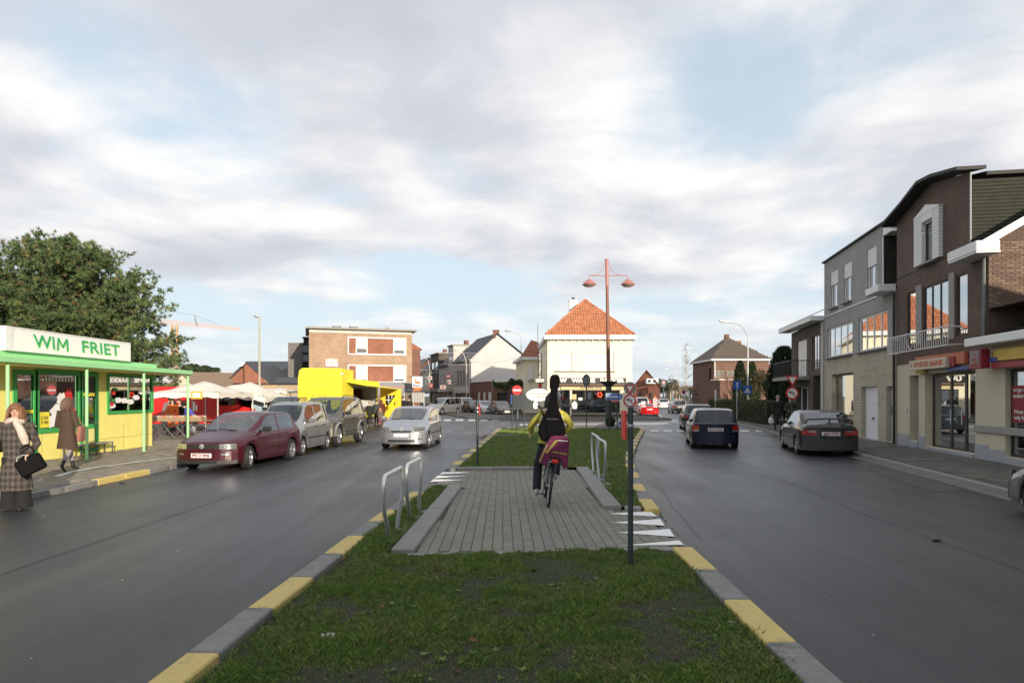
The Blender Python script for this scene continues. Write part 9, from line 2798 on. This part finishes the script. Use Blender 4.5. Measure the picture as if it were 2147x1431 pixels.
for x_ in (-.05, .05):
 b.tube([bb_, (x_, .52, rw_)], .010, 6); b.tube([(0, .21, .78), (x_, .52, rw_)], .009, 6); b.tube([hd1, (x_, -.55, rw_)], .011, 6)
b.build('frame', BLACKP, bi, 60)
b = bmb(); b.cyl((0, .22, .86), (0, .235, .95), .013, n=8); b.sph((0, .27, .97), (.085, .13, .035), 12, 6); b.sph((0, .13, .965), (.03, .1, .025), 8, 5); b.build('saddle', BLACKP, bi, 60)
b = bmb(); b.tube([(-.27, -.14, 1.13), (-.25, -.26, 1.16), (-.08, -.38, 1.14), (.08, -.38, 1.14), (.34, -.26, 1.16), (.36, -.14, 1.13)], .012, 8); b.cyl((0, -.36, .92), (0, -.375, 1.14), .012, n=8); b.build('handlebar', STEEL, bi, 60)
b = bmb()
for x_ in (-.06, .06): b.tube([(x_, .30, .75), (x_, .80, .75)], .007, 5); b.tube([(x_, .72, .75), (x_, .52, rw_)], .006, 5)
for y_ in (.35, .5, .65, .8): b.tube([(-.06, y_, .75), (.06, y_, .75)], .006, 5)
b.build('luggage_rack', STEEL, bi, 60)
b = bmb(); b.cbox(-.09, .03, .80, .84, .735, .80, .02); b.build('rear_light', mat('bike_red_light', (.6, .03, .01), .3), bi)
b = bmb(); b.cyl((.045, .08, .29), (.055, .08, .29), .09, n=20); b.cyl((.06, .08, .29), (.07, .14, .14), .010, n=6); b.cyl((-.05, .08, .29), (-.07, .02, .44), .010, n=6); b.cbox(.06, .15, .10, .18, .13, .15, .005); b.cbox(-.15, -.06, -.02, .06, .43, .45, .005); b.cyl((-.05, .08, .29), (.05, .08, .29), .018, n=8); b.build('crankset', BACKP, bi, 40)
b = bmb(); b.cbox(.04, .07, .06, .52, .24, .37, .012); b.build('chain_case', BLACKP, bi, 40)
YJ = cloth('yellow_jacket', (.37, .34, .05))
cy = person('cyclist in a yellow jacket and dark trousers seen from behind, riding away', (bx.x, bx.y + .42, .05), BR, 1.72, (.46, .42, .035), (.022, .022, .032), (.022, .015, .012), 'bob', topm=YJ, woman=True, coat=None, wide=1.08, shoe=mat('white_trainer', (.55, .56, .62), .6),
 pose=dict(hip=(-.06, .22, 1.04), chest=(-.09, .10, 1.42), neck=(-.10, .03, 1.58), head=(-.105, -.01, 1.72), lelb=(.24, -.03, 1.30), lhand=(.25, -.19, 1.17), relb=(-.40, -.05, 1.32), rhand=(-.36, -.20, 1.18),
 lknee=(.14, -.02, .62), lfoot=(.17, .16, .20), rknee=(-.19, -.18, .80), rfoot=(-.16, .06, .44), rtoe=(0, -.9, -.1), ltoe=(0, -.9, -.3)))
b = MB(); n = 24; rows = []
for f_, rx, ry, c_ in ((0, .07, .07, (-.10, .04, 1.57)), (.1, .17, .10, (-.10, .06, 1.51)), (.25, .215, .135, (-.09, .10, 1.42)), (.55, .21, .14, (-.08, .16, 1.26)), (.8, .205, .15, (-.065, .20, 1.11)), (1, .215, .165, (-.055, .21, 1.0))):
 rows.append([(c_[0] + rx * math.cos(t) * (1 + .03 * math.sin(5 * t + f_ * 6)), c_[1] + ry * math.sin(t), c_[2] + .015 * math.sin(3 * t)) for t in [2 * PI * i / n for i in range(n)]])
b.add([p for r in rows for p in r], [(a * n + i, (a + 1) * n + i, (a + 1) * n + (i + 1) % n, a * n + (i + 1) % n) for a in range(5) for i in range(n)])
for pts in (((.06, .06, 1.49), (.17, .01, 1.40), (.26, -.03, 1.29), (.255, -.15, 1.19)), ((-.26, .06, 1.49), (-.35, .0, 1.42), (-.42, -.05, 1.31), (-.37, -.16, 1.20))):
 b.tube(pts, .06, 10, radii=[.072, .066, .058, .045])
b.build('jacket', YJ, cy, 60)
b = MB()
for x_ in (.075, -.255): b.cbox(x_ - .02, x_ + .02, .155, .20, 1.22, 1.47, .012)
b.build('grey_jacket_stripe', mat('reflective_grey', (.4, .42, .42), .5), cy)
b = MB(); b.tube([(-.09 + .13 * math.cos(t), .06 + .09 * math.sin(t), 1.555) for t in [2 * PI * i / 14 for i in range(14)]], .035, 8, closed=True); b.build('hood', mat('pale_pink_hood', (.55, .42, .33), .9), cy, 60)
b = MB()
for hx_, hy_, kx_, ky_, kz_, fx_, fy_, fz_ in ((.03, .20, .14, -.02, .62, .17, .16, .23), (-.15, .20, -.19, -.18, .80, -.16, .06, .47)):
 b.tube([(hx_, hy_, .98), ((hx_ + kx_) / 2, (hy_ + ky_) / 2, (.98 + kz_) / 2), (kx_, ky_, kz_), ((kx_ + fx_) / 2, (ky_ + fy_) / 2, (kz_ + fz_) / 2), (fx_, fy_, fz_)], .08, 12, radii=[.105, .095, .080, .075, .070])
b.build('trousers', cloth('navy_black_trousers', (.018, .018, .028)), cy, 60)
gbg = thing('guitar_bag', 'black guitar gig bag worn upright on the back of the cyclist', 'instrument bag', (bx.x, bx.y + .42, .05), BR)
BB = mat('black_nylon', (.005, .005, .006), .95, var=.3, scale=8, bump=.2, spec=1.15)
cxg = -.08
_h = [(.07, .0), (.20, .04), (.262, .18), (.255, .32), (.215, .44), (.165, .55), (.12, .66), (.085, .78), (.070, .92), (.068, 1.10), (.092, 1.15), (.100, 1.31), (.085, 1.38), (.045, 1.42)]
out = [(-x, z) for x, z in _h] + [(x, z) for x, z in _h[::-1]]
z00 = 1.02
sc_ = 1.0
b = MB(); n = len(out)
layers = [(.0, .92), (.03, 1.0), (.10, 1.0), (.14, .90)]
vs = []
for dy, k in layers:
 for x, z in out:
  vs.append((-.095 + x * k * .86 - .05 * (z - .6), .27 - .10 * z / 1.4 + dy, z00 + (.02 + z * .79)))
b.add(vs, [tuple(range(n))[::-1], tuple(range(3 * n, 4 * n))] + [(a * n + i, a * n + (i + 1) % n, (a + 1) * n + (i + 1) % n, (a + 1) * n + i) for a in range(3) for i in range(n)])
b.build('bag_body', BB, gbg, 60)
b = MB(); b.cbox(-.21, .03, .36, .42, z00 + .10, z00 + .34, .03); b.build('front_pocket', BB, gbg, 40)
b = MB(); b.cbox(-.19, .02, .365, .41, z00 + .385, z00 + .41, .01); b.build('pocket_flap', mat('faded_black_trim', (.03, .03, .03), .8), gbg)
b = MB()
for x_ in (-.22, .04): b.tube([(x_, .24, z00 + .42), (x_ + (.02 if x_ > 0 else -.02), .03, z00 + .52), (x_, -.06, z00 + .28)], .02, 5)
b.build('strap', BB, gbg, 40)
MG = mat('magenta_bag_cloth', (.140, .014, .065), .8, var=.2, scale=8, bump=.4); YT = mat('yellow_bag_trim', (.30, .24, .06), .8)
pn = thing('pannier_bag', 'magenta double pannier bag with yellow trim over the bicycle rack', 'bag', (bx.x, bx.y + .42, .05), BR)
b = MB(); b.prism([(-.33, 1.10), (-.05, 1.14), (.03, 1.02), (.15, .74), (.06, .68), (-.03, .84), (-.19, .80), (-.24, .64), (-.30, .66)], .42, .80); b.build('bag_cloth', MG, pn)
b = MB(); b.cbox(-.32, -.06, .40, .82, 1.10, 1.15, .03); b.build('top_flap', MG, pn)
b = MB(); b.prism([(.015, 1.03), (.035, 1.03), (.155, .755), (.135, .745)], .80, .812); b.build('yellow_trim', YT, pn)
b = MB(); b.prism([(-.29, .86), (-.06, .90), (-.06, .925), (-.29, .885)], .80, .812); b.build('yellow_trim', YT, pn)
b = MB(); b.prism([(-.16, 1.10), (-.10, 1.10), (.06, .90), (.03, .88)], .80, .815); b.build('yellow_trim', YT, pn)
b = MB(); b.prism([(-.30, 1.075), (-.14, 1.09), (-.14, 1.105), (-.30, 1.09)], .80, .814); b.build('pale_strap', PLATE, pn)
# ==== small road grit and weeds
GRIT = mat('pale_grit', (.45, .44, .42), .8)
pts = []
for k in range(46):
 left = random.random() < .5
 Y = 3.5 + 14 * random.random() ** 1.3
 X = random.uniform(-8.3, -2.4) if left else random.uniform(2.5, 8)
 pts.append((X, Y))
b = MB()
for X, Y in pts:
 s_ = random.uniform(.004, .010)
 b.T = Matrix.Translation((X, Y, .004)) @ Matrix.Rotation(random.uniform(0, 6), 4, 'Z')
 b.add([(-s_, -s_ * .5, 0), (s_, -s_ * .6, 0), (s_ * .8, s_ * .6, 0), (-s_ * .7, s_ * .5, 0), (0, 0, s_ * .8)], [(0, 1, 4), (1, 2, 4), (2, 3, 4), (3, 0, 4)])
tag(b.build('road_grit', GRIT), 'pale grit and specks scattered over both lanes', 'grit', kind='stuff')
MOSS = mat('gutter_moss', (.045, .050, .025), .95, var=.4, scale=30)
b = MB()
for k in range(900):
 Y = 3 + 30 * random.random() ** 1.6
 X = random.choice((-8.60, None, None))
 if X is None:
  X = (lerp_tab([(y, x) for x, y in LK] + [(36, -.76)], Y) - .125 if random.random() < .5 else lerp_tab([(2.7, 2.02), (7.6, 2.10), (10.1, 2.30)] + [(y, x + .12) for x, y in RKP], Y))
 s_ = random.uniform(.012, .035)
 b.T = Matrix.Translation((X + random.gauss(0, .018), Y, .001)) @ Matrix.Rotation(random.uniform(0, 6), 4, 'Z')
 b.add([(-s_, -s_ * .5, 0), (s_, -s_ * .6, 0), (s_ * .8, s_ * .6, 0), (-s_ * .7, s_ * .5, 0), (0, 0, s_ * .5)], [(0, 1, 4), (1, 2, 4), (2, 3, 4), (3, 0, 4)])
tag(b.build('gutter_dirt', MOSS), 'dark soil crumbs and moss along the foot of the kerbs', 'dirt', kind='stuff')
WD = [mat('weed_leaf', (.10, .19, .035), .6), mat('weed_leaf_light', (.17, .24, .05), .6)]
b = MB()
for k in range(150):
 X, Y = random.uniform(-1.8, 1.7), random.uniform(3.2, 7.2)
 if mnoise.noise((X * .9, Y * .9, 31)) < .0: continue
 for j in range(6):
  a = random.uniform(0, 6.28); s_ = random.uniform(.016, .035)
  b.cur = j % 2
  b.T = Matrix.Translation((X, Y, .062)) @ Matrix.Rotation(a, 4, 'Z')
  b.add([(0, 0, 0), (s_ * .6, -s_ * .35, .018), (s_ * 1.4, 0, .022), (s_ * .6, s_ * .35, .018)], [(0, 1, 2, 3)])
tag(b.build('weeds', WD), 'low broad leaved weeds dotted through the nearest lawn', 'weeds', kind='stuff')
TAR = mat('tar_seam', (.028, .029, .031), .5, var=.2)
PT = mat('asphalt_patch', (.062, .063, .064), .62, var=.25, scale=3, bump=.4, bscale=60)
road = bpy.data.objects['road']
for pts, w_ in (([(-5.35, 2.5), (-5.2, 12), (-5.3, 24), (-5.0, 40), (-4.9, 60)], .022), ([(5.3, 2.5), (5.5, 10), (6.6, 20), (8.6, 34)], .014), ([(2.45, 8.4), (2.7, 11), (3.4, 16)], .02)):
 b = MB()
 n = len(pts)
 fine_ = []
 for (xa, ya), (xb, yb) in zip(pts, pts[1:]):
  for k in range(12): fine_.append((xa + (xb - xa) * k / 12 + random.gauss(0, .012), ya + (yb - ya) * k / 12))
 for (xa, ya), (xb, yb) in zip(fine_, fine_[1:]):
  wa = w_ * random.uniform(.6, 1.3)
  b.quad((xa - wa / 2, ya, .0035), (xa + wa / 2, ya, .0035), (xb + wa / 2, yb, .0035), (xb - wa / 2, yb, .0035))
 b.build('tar_seam', TAR, road)
for P_ in ([(8.1, 12.6), (8.9, 12.9), (9.9, 17.6), (9.2, 17.7)], [(10.0, 18.6), (10.55, 18.7), (10.8, 20.4), (10.3, 20.4)]):
 b = MB(); b.poly([(x, y, .004) for x, y in P_]); b.build('asphalt_patch', PT, road)
